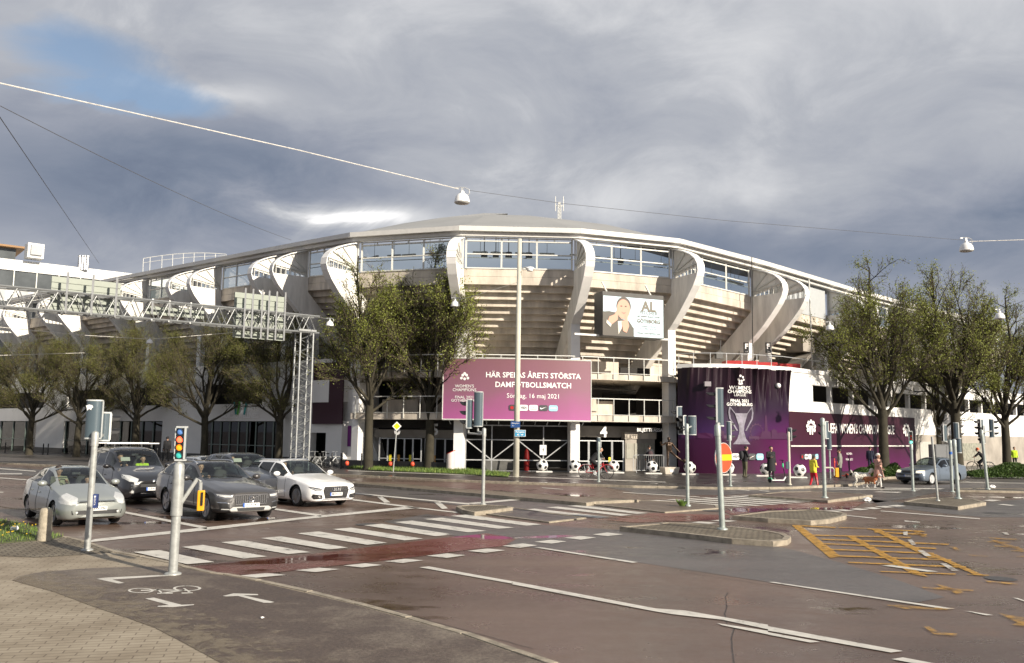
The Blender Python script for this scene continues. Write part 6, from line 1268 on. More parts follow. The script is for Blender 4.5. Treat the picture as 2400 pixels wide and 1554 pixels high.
# pole 1712 behind it
t, b, top = sigpole('slim signal pole behind the no entry disc', 1712, 1139, 2.35, .055, M_pgreen, z=.1); c = P(1709, 1010, 43.7); head(t, c, radians(10), .2, .9, 3, .25)
t, b, top = sigpole('grey signal pole in front of the cyclist', 1403, 1129, 1.95, .055, M_pgreen, z=.1); c = P(1403, 1040, 46.0); head(t, c, radians(80), .17, .60, 2, .1)
t, b, top = sigpole('signal pole beside the right edge of the drum banner', 1851, 1136, 2.55, .06, M_pole, z=.1); c = P(1853, 1018, 45.4); head(t, c, radians(-20), .24, .62, 2, .24); mb = MB(); mb.box(b + Vector((-.1, -.05, .95)), (.15, .14, .35)); mb.build('control_box', M_sigback, t)
t, b, top = sigpole('signal pole on the brown island beside the walker in yellow', 1933, 1166, 3.05, .075, M_pgreen, z=.10); c = P(1934, 1008, 36.1); head(t, c, radians(-168), .22, .66, 2, .24); mb = MB(); mb.path([b + Vector((0, 0, 1.15)), b + Vector((.34, 0, 1.15)), b + Vector((.40, 0, 1.08)), b + Vector((.40, 0, .85))], .03, 8); mb.build('bracket', M_pole, t); mb = MB(); mb.box(b + Vector((.50, 0, .97)), (.13, .12, .36)); mb.build('push_button', MATS['yellow_button_box'], t, bevel=.012)
b = G(1946, 1121, .1); t = thing('traffic_signal', 'dark upright signal back behind the yellow push button', 'traffic light', b, 0, SG); mb = MB(); mb.tube(b, b + Vector((0, 0, 1.6)), .05, n=10); mb.build('pole', M_pgreen, t); head(t, b + Vector((0, 0, 2.15)), radians(80), .24, 1.0, 3, .1)
t, b, top = sigpole('signal pole with a small lit green signal left of the silver saloon', 2140, 1151, 2.15, .065, M_pgreen, z=.0); c = Vector((top.x - .02, top.y, top.z + .32)); head(t, c, radians(-100), .15, .56, 4, .04, ['dim', 'dred', 'dred', 'ongreen'])
b = G(2198, 1173, .12); t = thing('sign_post', 'slim bare steel post on the right island', 'post', b); mb = MB(); mb.tube(b, b + Vector((-.12, 0, 2.38)), .042, n=10); mb.lathe([(.09, -.01), (.08, .02), (.045, .03)], b, 10); mb.build('post', M_gpole, t, smooth=True, angle=.6)
t, b, top = sigpole('signal pole with a blue band behind the right island', 2232, 1153, 2.35, .07, M_pgreen, z=.0); mb = MB(); mb.tube(b + Vector((0, 0, 1.72)), b + Vector((0, 0, 1.84)), .074, n=12); mb.build('blue_band', mat('blue_band', (.02, .12, .45), var=0), t)
for px, py, yaw in ((2212, 1015, radians(175)), (2242, 1010, radians(-5))): c = P(px, py, 41); head(t, c, yaw, .2, .72, 2, .26); brk(t, top + Vector((0, 0, -.1)), Vector((c.x, c.y, top.z - .05)), c - Vector((0, 0, .36)))
t, b, top = sigpole('thick dark signal pole on the right island', 2246, 1168, 2.25, .075, M_pgreen, lean=(-.06, 0), z=.12); c = P(2247, 1044, 36.5); head(t, c, radians(75), .19, .56, 2, .08)
t, b, top = sigpole('tallest signal pole at the right with two wide heads', 2315, 1146, 2.75, .07, M_pgreen, lean=(-.16, 0), z=.1)
for px, py, yaw in ((2298, 1004, radians(-175)), (2325, 1004, radians(-15)), (2302, 1018, radians(-150))): c = P(px, py, 43.6); head(t, c, yaw, .22, .85, 3, .24); brk(t, top + Vector((0, 0, -.1)), Vector((c.x, c.y, top.z)), c - Vector((0, 0, .40)))
# priority road sign
b = Pz(930, .15, 51.4); t = thing('priority_sign', 'yellow diamond priority road sign on a thin post before the left gates', 'road sign', b); mb = MB(); top = P(930, 1000, 51.4); mb.tube(b, top, .03, n=8); mb.build('post', M_gpole, t)
c = P(930, 999, 51.3); mb = MB(); q = [(0, .27), (.27, 0), (0, -.27), (-.27, 0)]; mb.hexa([c + Vector((x, .02, y)) for x, y in q], [c + Vector((x, 0, y)) for x, y in q]); o = mb.build('sign_plate', M_letter, t); mb = MB(); mb.poly([c + Vector((x * .74, -.006, y * .74)) for x, y in q]); mb.build('sign_face', mat('priority_yellow', (.85, .62, .01), rough=.4, var=0), o)
# ------------------------------------------------------------------ cars
M_carglass = glass('car_glass', (.62, .70, .67), 1.0, .01, 1.52); M_carglass2 = glass('tinted_car_glass', (.26, .30, .29), 1.0, .01, 1.52)
M_tyre = mat('tyre_rubber', (.018, .018, .018), rough=.8, var=.2); M_rim = mat('alloy_rim', (.34, .34, .35), rough=.3, metal=.8, var=.05); M_trim = mat('black_plastic_trim', (.02, .02, .021), rough=.5, var=.1); M_well = mat('wheel_well', (.008, .008, .008), rough=.9, var=0)
M_chrome = mat('chrome', (.75, .75, .75), rough=.12, metal=1, var=0); M_lampg = mat('headlamp_glass', (.50, .51, .50), rough=.08, var=.12, vscale=14, coat=.6); M_lampd = mat('headlamp_dark', (.10, .10, .11), rough=.1, var=.2, vscale=20, coat=.8); M_amber = mat('amber_lens', (.65, .42, .22), rough=.15, var=.1, coat=.5)
M_seat = mat('car_seat', (.05, .048, .045), rough=.8, var=.1); M_plate = mat('number_plate', (.80, .80, .78), rough=.4, var=0); M_pblue = mat('plate_blue', (.03, .12, .50), rough=.4, var=0); M_ink = mat('plate_ink', (.02, .02, .02), rough=.5, var=0); M_pale = mat('sun_visor', (.45, .44, .38), rough=.7, var=.05)
def paint(name, c, metal=.0): return mat(name, c, rough=.32, metal=metal, var=.05, vscale=1.2, coat=1.0)
def pchip(xs, ys):
    n = len(xs); h = [xs[i + 1] - xs[i] for i in range(n - 1)]; dl = [(ys[i + 1] - ys[i]) / h[i] for i in range(n - 1)]; m_ = [0] * n
    m_[0], m_[-1] = dl[0], dl[-1]
    for i in range(1, n - 1):
        if dl[i - 1] * dl[i] > 0: w1, w2 = 2 * h[i] + h[i - 1], h[i] + 2 * h[i - 1]; m_[i] = (w1 + w2) / (w1 / dl[i - 1] + w2 / dl[i])
    def f(x):
        i = 0
        while i < n - 2 and x > xs[i + 1]: i += 1
        t = (x - xs[i]) / h[i]; t2, t3 = t * t, t * t * t
        return ys[i] * (2 * t3 - 3 * t2 + 1) + h[i] * m_[i] * (t3 - 2 * t2 + t) + ys[i + 1] * (-2 * t3 + 3 * t2) + h[i] * m_[i + 1] * (t3 - t2)
    return f
class Car:
    """body surface S(s, u, side): s metres behind the nose, u along the section 0 (floor centre) .. 8 (roof centre)"""
    def __init__(c, st, L, W, axle, wb, wr, ug=(5.0, 6.0)):
        c.L, c.W, c.axle, c.wb, c.wr = L, W, axle, wb, wr
        xs = [r[0] for r in st]; c.s0, c.s1 = xs[0], xs[-1]
        # columns: s, zfloor, zmid, zbelt, ztop, w_low, w_mid, w_belt, w_roof, z_edge
        c.F = [pchip(xs, [r[k] for r in st]) for k in range(1, 10)]
    def sec(c, s):
        zf, zm, zb, zt, wl, wm, wb_, wr, ze = [f(s) for f in c.F]
        return [(0, zf), (wl * .80, zf), (wl, zf + .07), (wm, zm), (wb_, zb), (wb_ * .975, zb + .025 * min(1, max(0, (ze - zb) / .1))), (wr, ze), (wr * .62, zt - (zt - ze) * .12), (0, zt)]
    def S(c, s, u, side=1):
        p = c.sec(s); k = min(7, int(u)); f = []
        t = u - k; q = [p[max(0, min(8, k + j))] for j in (-1, 0, 1, 2)]
        if k in (4, 5) or (k == 3 and False):           # crisp belt and roof edge
            y, z = q[1][0] + (q[2][0] - q[1][0]) * t, q[1][1] + (q[2][1] - q[1][1]) * t
            if k == 5: y += .035 * 4 * t * (1 - t) * min(1, abs(q[2][1] - q[1][1]) / .3)
        else:
            def cr(a, b, d, e, lo, hi):
                m0 = (d - a) * .5 if lo else (d - b); m1 = (e - b) * .5 if hi else (d - b); t2, t3 = t * t, t ** 3
                return b * (2 * t3 - 3 * t2 + 1) + m0 * (t3 - 2 * t2 + t) + d * (-2 * t3 + 3 * t2) + m1 * (t3 - t2)
            lo = k not in (0, 6); hi = k not in (3, 7)
            if k == 7: q[3] = (-p[7][0], p[7][1]); hi = True
            y, z = cr(*[a[0] for a in q], lo, hi), cr(*[a[1] for a in q], lo, hi)
            if k == 0: y, z = p[0][0] + (p[1][0] - p[0][0]) * t, p[0][1]
        return Vector((c.L / 2 - s, side * y, z))      # car faces +x
SUBU = 4
def car(name, label, loc, heading, st, L, W, H, axle, wb, wr, body, ws, roof_s, side_glass, rear_glass, rim=10, trim_u=0.0, group=None, roofcol=None, details=None, wheel_r_in=.72, driver=None, dside=-1, fg=None, sg=None, mirrors=True, seam_s=(), rimm=None, steer=0.0):
    """ws: (s_base, s_top) windscreen; side_glass: list of (s0, s1, u0, u1)"""
    C = Car(st, L, W, axle, wb, wr)
    root = thing(name, label, 'car', loc, atan2(heading.y, heading.x), group); RM = wmat(root)
    # ---- station list : every control station plus even subdivisions and glass borders
    ss = set()
    xs = [r[0] for r in st]
    for a, b in zip(xs[:-1], xs[1:]):
        n = max(1, int((b - a) / .075)); ss |= {round(a + (b - a) * k / n, 4) for k in range(n)}
    ss |= {xs[-1]}
    for g in list(side_glass) + [rear_glass, ws]: ss |= {round(g[0], 4), round(g[1], 4)}
    ss = sorted(ss); us = sorted({round(k / SUBU, 4) for k in range(8 * SUBU + 1)} | {5.12, 5.9, 6.14})
    idx = {}; V = []; side_of = []
    def vid(i, j, sd):
        if us[j] in (0, 8): sd = 1
        k = (i, j, sd)
        if k not in idx: idx[k] = len(V); V.append(C.S(ss[i], us[j], sd))
        return idx[k]
    faces = {'body': [], 'windscreen': [], 'rear_window': [], 'side_window': [], 'trim': []}
    ax = [(L / 2 - axle, wr + .0), (L / 2 - axle - wb, wr + .0)]; AR = wr * 1.13
    def inarch(p): return any((p.x - x) ** 2 + (p.z - z) ** 2 < AR * AR for x, z in ax)
    arch_v = set()
    for i in range(len(ss) - 1):
        sm = (ss[i] + ss[i + 1]) / 2
        for j in range(len(us) - 1):
            um = (us[j] + us[j + 1]) / 2
            for sd in (1, -1):
                q = [vid(i, j, sd), vid(i, j + 1, sd), vid(i + 1, j + 1, sd), vid(i + 1, j, sd)]
                if sd == 1: q = q[::-1]
                c_ = sum((V[k] for k in q), Vector()) / 4
                if um < 4.6 and um > .9 and abs(c_.y) > W * .30 and inarch(c_): arch_v |= set(q); continue
                key = 'body'
                if um > 6.14 and ws[0] < sm < ws[1]: key = 'windscreen'
                elif um > 6.14 and rear_glass[0] < sm < rear_glass[1]: key = 'rear_window'
                elif any(a < sm < b and 5.12 < um < 5.9 for a, b in [g[:2] for g in side_glass]): key = 'side_window'
                elif um < trim_u and um > 1: key = 'trim'
                if key == 'side_window':
                    gi = [k for k, g in enumerate(side_glass) if g[0] < sm < g[1]][0]; key = ('side_window', gi, sd)
                faces.setdefault(key, []).append(q)
    for k in arch_v:        # snap the cut edge onto a clean circle
        for x, z in ax:
            d = Vector((V[k].x - x, 0, V[k].z - z)); l = d.length
            if AR * .72 < l < AR * 1.32: d = d / l * AR; V[k] = Vector((x + d.x, V[k].y, z + d.z))
    # end caps
    for i in (0, len(ss) - 1):
        ring = [vid(i, j, 1) for j in range(len(us))] + [vid(i, j, -1) for j in range(len(us) - 2, 0, -1)]
        faces['body'].append(ring if i == 0 else ring[::-1])
    def emit(nm, key, m_, smooth=True):
        fs = faces.get(key, [])
        if not fs: return None
        used = sorted({v for f in fs for v in f}); mp = {v: k for k, v in enumerate(used)}; mb = MB(); mb.add([V[v] for v in used], [tuple(mp[v] for v in f) for f in fs]); return mb.build(nm, m_, root, smooth=smooth, world=False, angle=.75)
    bo = emit('body', 'body', body); emit('windscreen', 'windscreen', fg or M_carglass); emit('rear_window', 'rear_window', M_carglass2); emit('lower_cladding', 'trim', M_trim)
    for k in range(len(side_glass)):
        for sd in (1, -1): emit('side_window', ('side_window', k, sd), sg or M_carglass2)
    bv = BVHTree.FromPolygons(V, [q for fs in faces.values() for q in fs], all_triangles=False)
    def hit(o, d):
        h = bv.ray_cast(Vector(o), Vector(d).normalized()); return (h[0], h[1]) if h[0] is not None else (None, None)
    def decal(nm, pts, m_, front=True, off_=.006, thick=.0, parent=None, sub=2, sd=0, both=False):
        """outline in the (y,z) plane cast onto the nose (front) / tail, or in the (s,z) plane cast onto a side"""
        for mirror in ((1, -1) if both else (1,)):
            bm = bmesh.new()
            vs_ = [bm.verts.new((a * mirror if not sd else a, b, 0)) for a, b in pts]; bm.faces.new(vs_); bmesh.ops.triangulate(bm, faces=bm.faces[:])
            for _ in range(sub): bmesh.ops.subdivide_edges(bm, edges=bm.edges[:], cuts=1, use_grid_fill=True)
            bm.verts.ensure_lookup_table(); out = []; ok = True
            for v in bm.verts:
                a, b = v.co.x, v.co.y
                if sd: s_ = sd * mirror; o, d = (L / 2 - a, s_ * 3, b), (0, -s_, 0)
                elif front: o, d = (L / 2 + 2, a, b), (-1, 0, 0)
                else: o, d = (-L / 2 - 2, a, b), (1, 0, 0)
                p, n = hit(o, d)
                if p is None: p = Vector((0, a, b)); ok = False; p = out[-1][0] if out else Vector((L / 2 - .1, a, b)); n = Vector((1, 0, 0))
                dd = Vector(d).normalized(); out.append((p - dd * off_, n))
            bm.faces.ensure_lookup_table(); mb = MB(); mb.add([p for p, _ in out], [tuple(v.index for v in f.verts) for f in bm.faces]); bm.free(); o_ = mb.build(nm, m_, parent or root, smooth=True, world=False)
        return o_
    # wheels
    for ax_i, (x, z) in enumerate(ax):
        for sd in (1, -1):
            yo = sd * (W / 2 - .045); M = Matrix.Translation((x, yo, z)) @ Matrix.Rotation(-sd * pi / 2, 4, 'X') @ Matrix.Rotation((steer if ax_i == 0 else 0), 4, 'X')
            wprof = [(wr * .66, -.20), (wr * .90, -.205), (wr * .985, -.17), (wr, -.11), (wr * .985, -.04), (wr * .93, -.005), (wr * .80, .004), (wr * wheel_r_in, -.008), (wr * .66, -.03)]
            mb = MB(); mb.lathe(wprof + [(wr * .62, -.2)], (0, 0, 0), 32, axis=M); wo = mb.build('wheel', M_tyre, root, smooth=True, world=False, angle=.9)
            mb = MB(); rr = wr * wheel_r_in; mb.lathe([(rr, -.012), (rr * .97, .0), (rr * .90, -.006), (rr * .88, -.05)], (0, 0, 0), 32, axis=M)
            for k in range(rim):
                a = 2 * pi * k / rim; dv = Vector((cos(a), sin(a), 0)); mb.beam(M @ (dv * .03 + Vector((0, 0, -.006))), M @ (dv * rr * .93 + Vector((0, 0, -.012))), rr * (.34 if rim <= 5 else .14), .03, up=M.to_3x3() @ Vector((0, 0, 1)))
            mb.lathe([(.0, .012), (.045, .008), (.06, -.02)], (0, 0, 0), 14, axis=M); mb.build('rim', rimm or M_rim, wo, smooth=True, world=False, angle=.5)
            mb = MB(); mb.lathe([(rr * .9, -.09), (0, -.09)], (0, 0, 0), 24, axis=M); mb.build('spoke_gap_shade', M_well, wo, world=False)  # near-black backing disc: shade between the spokes given as colour
            yi = sd * W * .22; n_ = 24; vs_ = []
            ya = sd * (W / 2 - .09)
            for k in range(n_ + 1):
                a = -.35 + (pi + .7) * k / n_
                for yy in (ya, yi): vs_.append(Vector((x + AR * 1.01 * cos(a), yy, z + AR * 1.01 * sin(a))))
            mb = MB(); mb.add(vs_, [(2 * k, 2 * k + 1, 2 * k + 3, 2 * k + 2) for k in range(n_)]); mb.add([(x + AR * cos(-.35 + (pi + .7) * k / n_), yi, z + AR * sin(-.35 + (pi + .7) * k / n_)) for k in range(n_ + 1)], [tuple(range(n_ + 1))]); mb.build('wheel_arch', M_well, root, world=False)
    # seams, window surround, handles on both sides
    for sd in (1, -1):
        mb = MB()
        for s_, u0, u1 in seam_s: mb.path([C.S(s_, u0 + (u1 - u0) * k / 10, sd) for k in range(11)], .0065, 4)
        s_a, s_b = seam_s[0][0], seam_s[-1][0]
        mb.path([C.S(s_a + (s_b - s_a) * k / 14, 2.12, sd) for k in range(15)], .006, 4)
        mb.build('door_seam', M_well, root, world=False)
        mb = MB(); sa, sb = side_glass[0][0], side_glass[-1][1]; mb.path([C.S(sa + (sb - sa) * k / 20, 5.08, sd) for k in range(21)], .010, 5); mb.build('window_trim', M_trim, root, world=False)
        for s_ in [q[0] - .22 for q in seam_s[1:3]]:
            mb = MB(); p = C.S(s_, 3.62, sd); mb.ball(p + Vector((0, sd * .012, 0)), (.085, .02, .018), 10, 6); mb.build('door_handle', body, root, smooth=True, world=False)
        if mirrors:
            p = C.S(ws[0] + .42, 5.02, sd); mb = MB(); mb.ball(p + Vector((.02, sd * .155, .075)), (.085, .125, .08), 14, 9); o = mb.build('mirror', mirrors if not isinstance(mirrors, bool) else body, root, smooth=True, world=False); mb = MB(); mb.tube(p + Vector((0, -sd * .02, .03)), p + Vector((.02, sd * .07, .05)), .025, n=8); mb.build('mirror_arm', M_trim, o, world=False)
    # cabin
    cs = (ws[0] + .95); mb = MB()
    zb_ = C.F[2](cs) 
    for s_ in (cs + .25, cs + 1.15):
        for y in (-.38, .38): mb.ball((L / 2 - s_ - .22, y, zb_ - .02), (.10, .24, .36), 12, 9); mb.ball((L / 2 - s_ - .24, y, zb_ + .34), (.06, .13, .10), 10, 7)
    mb.build('seat', M_seat, root, smooth=True, world=False)
    mb = MB(); mb.box((L / 2 - ws[0] - .40, 0, zb_ - .05), (.55, W * .74, .10)); mb.box((L / 2 - 2.6, 0, .42), (3.2, W * .80, .05)); mb.build('dashboard', M_trim, root, world=False, bevel=.02)
    dy = .38 * (1 if dside > 0 else -1); mb = MB(); wc = Vector((L / 2 - cs + .12, dy, zb_ + .0)); mb.path([wc + Vector((.07 * cos(a), .18 * sin(a), .17 * cos(a))) for a in [2 * pi * k / 18 for k in range(18)]], .014, 6, closed=True); mb.build('steering_wheel', M_trim, root, world=False)
    mb = MB(); p = C.S((ws[0] + ws[1]) / 2 + (ws[1] - ws[0]) * .30, 8, 1); mb.box(p + Vector((-.10, 0, -.10)), (.03, .22, .06)); mb.build('rear_view_mirror', M_trim, root, world=False)
    def plate(txt, y0, z, w_=.46):
        p, n = hit((L / 2 + 2, y0, z), (-1, 0, 0)); x = (p.x if p else L / 2) + .02; mb = MB(); mb.box((x, y0, z), (.02, w_, .10)); o = mb.build('number_plate', M_plate, root, world=False); mb = MB(); mb.box((x + .0015, y0 - w_ / 2 + .022, z), (.02, .044, .10)); mb.build('plate_band', M_pblue, o, world=False)
        mb = MB(); text_mb(mb, txt, plane((x + .0125, y0 + .02, z), (0, 1, 0), (0, 0, 1)), .088, bold=.002); mb.build('plate_lettering', M_ink, o, world=False)
    root_api = dict(root=root, C=C, decal=decal, plate=plate, hit=hit, body=body, bodyobj=bo, L=L, W=W, emit=emit, drv=Vector((L / 2 - cs - .18, dy, zb_)))
    if details: details(root_api)
    return root_api
# ---- white estate (front centre)
def stations_estate(L, W, H, clr=.17, wag=True, hoodz=.0, nose=.70):
    w = W / 2
    #     s     zf   zm   zb(belt) zt   wl    wm    wb    wr   ze
    st = [(0.00, .22, .42, .58, .69, w * .62, w * .68, w * .62, w * .46, .675),
          (0.08, .19, .45, .64, .735, w * .78, w * .84, w * .78, w * .55, .715),
          (0.30, .18, .47, .71, .80, w * .92, w * .95, w * .90, w * .62, .78),
          (0.85, clr, .50, .80, .90, w * .95, w * .995, w * .95, w * .68, .875),
          (1.35, clr, .52, .87, .97, w * .95, w, w * .965, w * .74, .945),
          (1.55, clr, .53, .89, 1.00, w * .95, w, w * .965, w * .76, .965),
          (2.45, clr, .54, .92, H - .035, w * .95, w, w * .955, w * .66, H - .10),
          (2.85, clr, .54, .935, H, w * .95, w, w * .95, w * .66, H - .065),
          (3.60, clr, .55, .96, H - .01, w * .95, w, w * .945, w * .655, H - .075)]
    if wag: st += [(4.25, clr + .01, .56, .985, H - .05, w * .94, w * .985, w * .93, w * .64, H - .11), (L - .35, .22, .56, 1.0, H - .14, w * .92, w * .96, w * .90, w * .60, H - .20), (L - .07, .28, .56, .98, 1.06, w * .86, w * .90, w * .86, w * .70, 1.03), (L, .34, .56, .80, .88, w * .76, w * .82, w * .78, w * .6, .86)]
    q = L / 4.93; return [(r[0] * q,) + r[1:] for r in st[:-3]] + st[-3:] if wag else st
def audi_details(A):
    d = A['decal']; r = A['root']
    gr = d('grille', [(-.42, .66), (-.48, .54), (-.40, .28), (.40, .28), (.48, .54), (.42, .66)], M_trim, off_=.010, sub=3)
    for k in range(8):
        z = .325 + .042 * k; ww = .39 + .05 * min(1, (z - .3) / .2); d('grille_slat', [(-ww, z), (ww, z), (ww, z + .009), (-ww, z + .009)], M_chrome, off_=.018, sub=3, parent=gr)
    d('grille_surround', [(-.46, .615), (.46, .615), (.45, .632), (-.45, .632)], M_chrome, off_=.014, sub=3)
    for k in range(4):
        p, n = A['hit']((4, -.105 + .07 * k, .575), (-1, 0, 0)); mb = MB(); mb.path([p + Vector((.028, .048 * cos(a), .048 * sin(a))) for a in [2 * pi * q / 18 for q in range(18)]], .007, 5, closed=True); mb.build('badge_ring', M_chrome, r, world=False)
    d('headlight', [(.50, .585), (.56, .53), (.72, .525), (.83, .60), (.86, .66), (.72, .64), (.60, .615)], M_lampd, off_=.008, sub=3, both=True)
    d('headlight_strip', [(.52, .585), (.58, .548), (.70, .545), (.82, .61), (.84, .635), (.70, .575), (.60, .57)], M_lampg, off_=.012, sub=2, both=True)
    d('bumper_intake', [(.52, .40), (.80, .43), (.82, .34), (.76, .27), (.52, .28), (.50, .33)], M_trim, off_=.008, sub=3, both=True)
    for z in (.315, .36): d('intake_slat', [(.53, z), (.80, z + .01), (.80, z + .022), (.53, z + .012)], M_chrome, off_=.014, sub=2, both=True)
    d('lower_lip', [(-.5, .245), (.5, .245), (.5, .262), (-.5, .262)], M_trim, off_=.012, sub=3)
    A['plate']('MNW 732', 0, .415)
    for sd in (1, -1):
        mb = MB(); C = A['C']; pts = [C.S(2.6 + 1.9 * k / 14, 6.35, sd) + Vector((0, 0, .035 if 0 < k < 14 else 0)) for k in range(15)]; mb.path(pts, .016, 6); mb.build('roof_rail', M_chrome, r, world=False)
    wipers(A)
def wipers(A):
    C = A['C']; mb = MB()
    for y0, y1 in ((-.1, -.62), (.45, -.08)):
        a = A['hit']((A['L'] / 2 - 1.62 if True else 0, y0, 3), (0, 0, -1))[0]; b = A['hit']((A['L'] / 2 - 1.74, y1, 3), (0, 0, -1))[0]
        if a and b: mb.path([a + Vector((0, 0, .02)), b + Vector((0, 0, .02))], .009, 4)
    if mb.v: mb.build('wiper', M_trim, A['root'], world=False)
def place(fr_px, fl_px, W, axle, L, hd=None, z=.004):
    """from the photographed contact points of the car's right and left front wheels"""
    a, b = G(*fr_px), G(*fl_px); mid = (a + b) / 2; t = (b - a).normalized(); h = Vector((t.y, -t.x, 0)) if hd is None else Vector((hd[0], hd[1], 0)).normalized()
    if h.y > 0 and hd is None: h = -h
    c = mid - h * (L / 2 - axle); return Vector((c.x, c.y, z)), h
CARS = {}
P_white = paint('white_car_paint', (.84, .84, .83)); P_grey = paint('warm_grey_metallic', (.060, .057, .056), .3); P_silver = paint('silver_green_metallic', (.30, .32, .30), .35); P_black = paint('black_car_paint', (.012, .012, .014)); P_navy = paint('dark_blue_grey_paint', (.045, .05, .062), .2); P_blue = paint('blue_silver_metallic', (.15, .185, .23), .35); P_sil2 = paint('light_silver_metallic', (.46, .48, .50), .3)
loc, hd = place((689, 1187), (806, 1181.4), 1.87, .95, 4.93, (.70, -.714))
CARS['white'] = car('parked_car', 'white estate car waiting furthest right at the stop line', loc, hd, stations_estate(4.93, 1.87, 1.46), 4.93, 1.87, 1.46, .95, 2.91, .335, P_white, (1.58, 2.42), 2.6, [(1.80, 2.72), (2.80, 3.62), (3.70, 4.42)], (4.55, 4.86), rim=10, details=audi_details, seam_s=((1.62, 2.2, 5.0), (2.76, 2.2, 5.0), (3.66, 3.1, 5.0)), group='cars waiting at the red light')
# ---- grey cross country estate
def volvo_details(A):
    d = A['decal']; r = A['root']; C = A['C']
    gr = d('grille', [(-.44, .70), (-.47, .60), (-.42, .48), (.42, .48), (.47, .60), (.44, .70)], M_trim, off_=.010, sub=3)
    for k in range(15): y = -.42 + .06 * k; d('grille_slat', [(y, .49), (y + .014, .49), (y + .014, .69), (y, .69)], M_chrome, off_=.015, sub=1, parent=gr)
    for q in ([(-.46, .70), (.46, .70), (.46, .72), (-.46, .72)], [(-.43, .46), (.43, .46), (.43, .475), (-.43, .475)], [(-.48, .60), (-.46, .60), (-.45, .71), (-.47, .71)], [(.46, .60), (.48, .60), (.47, .71), (.45, .71)]): d('grille_surround', q, M_chrome, off_=.014, sub=2)
    d('badge_bar', [(-.26, .485), (-.24, .48), (.26, .69), (.24, .695)], M_chrome, off_=.020, sub=3)
    p, n = A['hit']((4, 0, .59), (-1, 0, 0)); mb = MB(); mb.path([p + Vector((.03, .07 * cos(a), .07 * sin(a))) for a in [2 * pi * q / 20 for q in range(20)]], .013, 5, closed=True); mb.build('badge_ring', M_chrome, r, world=False)
    d('headlight', [(.50, .72), (.52, .62), (.72, .60), (.86, .66), (.88, .76), (.72, .745)], M_lampd, off_=.008, sub=3, both=True)
    d('headlight_strip', [(.52, .70), (.53, .655), (.70, .655), (.84, .69), (.86, .74), (.72, .715)], M_lampg, off_=.013, sub=2, both=True)
    d('bumper_intake', [(.60, .48), (.84, .50), (.80, .33), (.58, .32)], M_trim, off_=.008, sub=3, both=True)
    d('fog_light', [(.60, .355), (.78, .36), (.78, .335), (.60, .33)], M_lampg, off_=.016, sub=2, both=True)
    d('intake_trim', [(.58, .50), (.70, .53), (.86, .53), (.86, .515), (.70, .51), (.60, .48)], M_chrome, off_=.014, sub=2, both=True)
    d('skid_plate', [(-.60, .33), (-.50, .40), (.50, .40), (.60, .33), (.50, .235), (-.50, .235)], mat('satin_silver', (.55, .55, .53), rough=.35, metal=.5, var=.05), off_=.010, sub=3)
    d('lower_intake', [(-.40, .37), (.40, .37), (.36, .29), (-.36, .29)], M_trim, off_=.018, sub=3)
    A['plate']('YTF 347', 0, .44)
    for sd in (1, -1): mb = MB(); mb.path([C.S(2.5 + 1.9 * k / 14, 6.35, sd) + Vector((0, 0, .04 if 0 < k < 14 else 0)) for k in range(15)], .018, 6); mb.build('roof_rail', M_chrome, r, world=False)
    wipers(A)
def lift(st, dz, hz=0.0): return [(r[0], r[1] + dz, r[2] + dz, r[3] + dz + hz, r[4] + (dz if r[4] < 1.2 else 0) + hz * (r[4] < 1.2), r[5], r[6], r[7], r[8], r[9] + (dz if r[9] < 1.2 else 0) + hz * (r[9] < 1.2)) for r in st]
loc, hd = place((482, 1221.5), (623, 1212), 1.88, .87, 4.94, (.655, -.755))
CARS['grey'] = car('parked_car', 'dark grey estate car with a silver skid plate behind the four lens signal', loc, hd, lift(stations_estate(4.94, 1.88, 1.54), .06, .02), 4.94, 1.88, 1.54, .87, 2.94, .355, P_grey, (1.56, 2.40), 2.6, [(1.80, 2.70), (2.78, 3.62), (3.70, 4.42)], (4.55, 4.86), rim=5, trim_u=2.35, details=volvo_details, seam_s=((1.60, 2.4, 5.0), (2.74, 2.4, 5.0), (3.66, 3.1, 5.0)), group='cars waiting at the red light')
# ---- silver hatchback (near left)
w = 1.725 / 2
st_h = [(0.00, .26, .42, .58, .63, w * .60, w * .66, w * .60, w * .44, .615), (0.10, .20, .43, .64, .715, w * .78, w * .84, w * .76, w * .52, .69), (0.40, .17, .46, .74, .82, w * .93, w * .96, w * .88, w * .62, .79), (0.85, .16, .49, .86, .94, w * .96, w, w * .92, w * .66, .91), (1.10, .16, .5, .91, 1.00, w * .96, w, w * .93, w * .70, .965), (1.28, .16, .51, .93, 1.04, w * .96, w, w * .93, w * .72, 1.0), (2.20, .16, .52, .965, 1.445, w * .95, w, w * .925, w * .64, 1.375), (2.60, .16, .52, .98, 1.49, w * .95, w, w * .92, w * .64, 1.42), (3.20, .17, .53, 1.005, 1.465, w * .95, w, w * .92, w * .63, 1.39), (3.80, .19, .54, 1.03, 1.33, w * .94, w * .985, w * .90, w * .60, 1.26), (4.30, .25, .55, 1.02, 1.13, w * .88, w * .93, w * .84, w * .60, 1.08), (4.45, .32, .56, .90, .98, w * .78, w * .84, w * .76, w * .55, .95)]
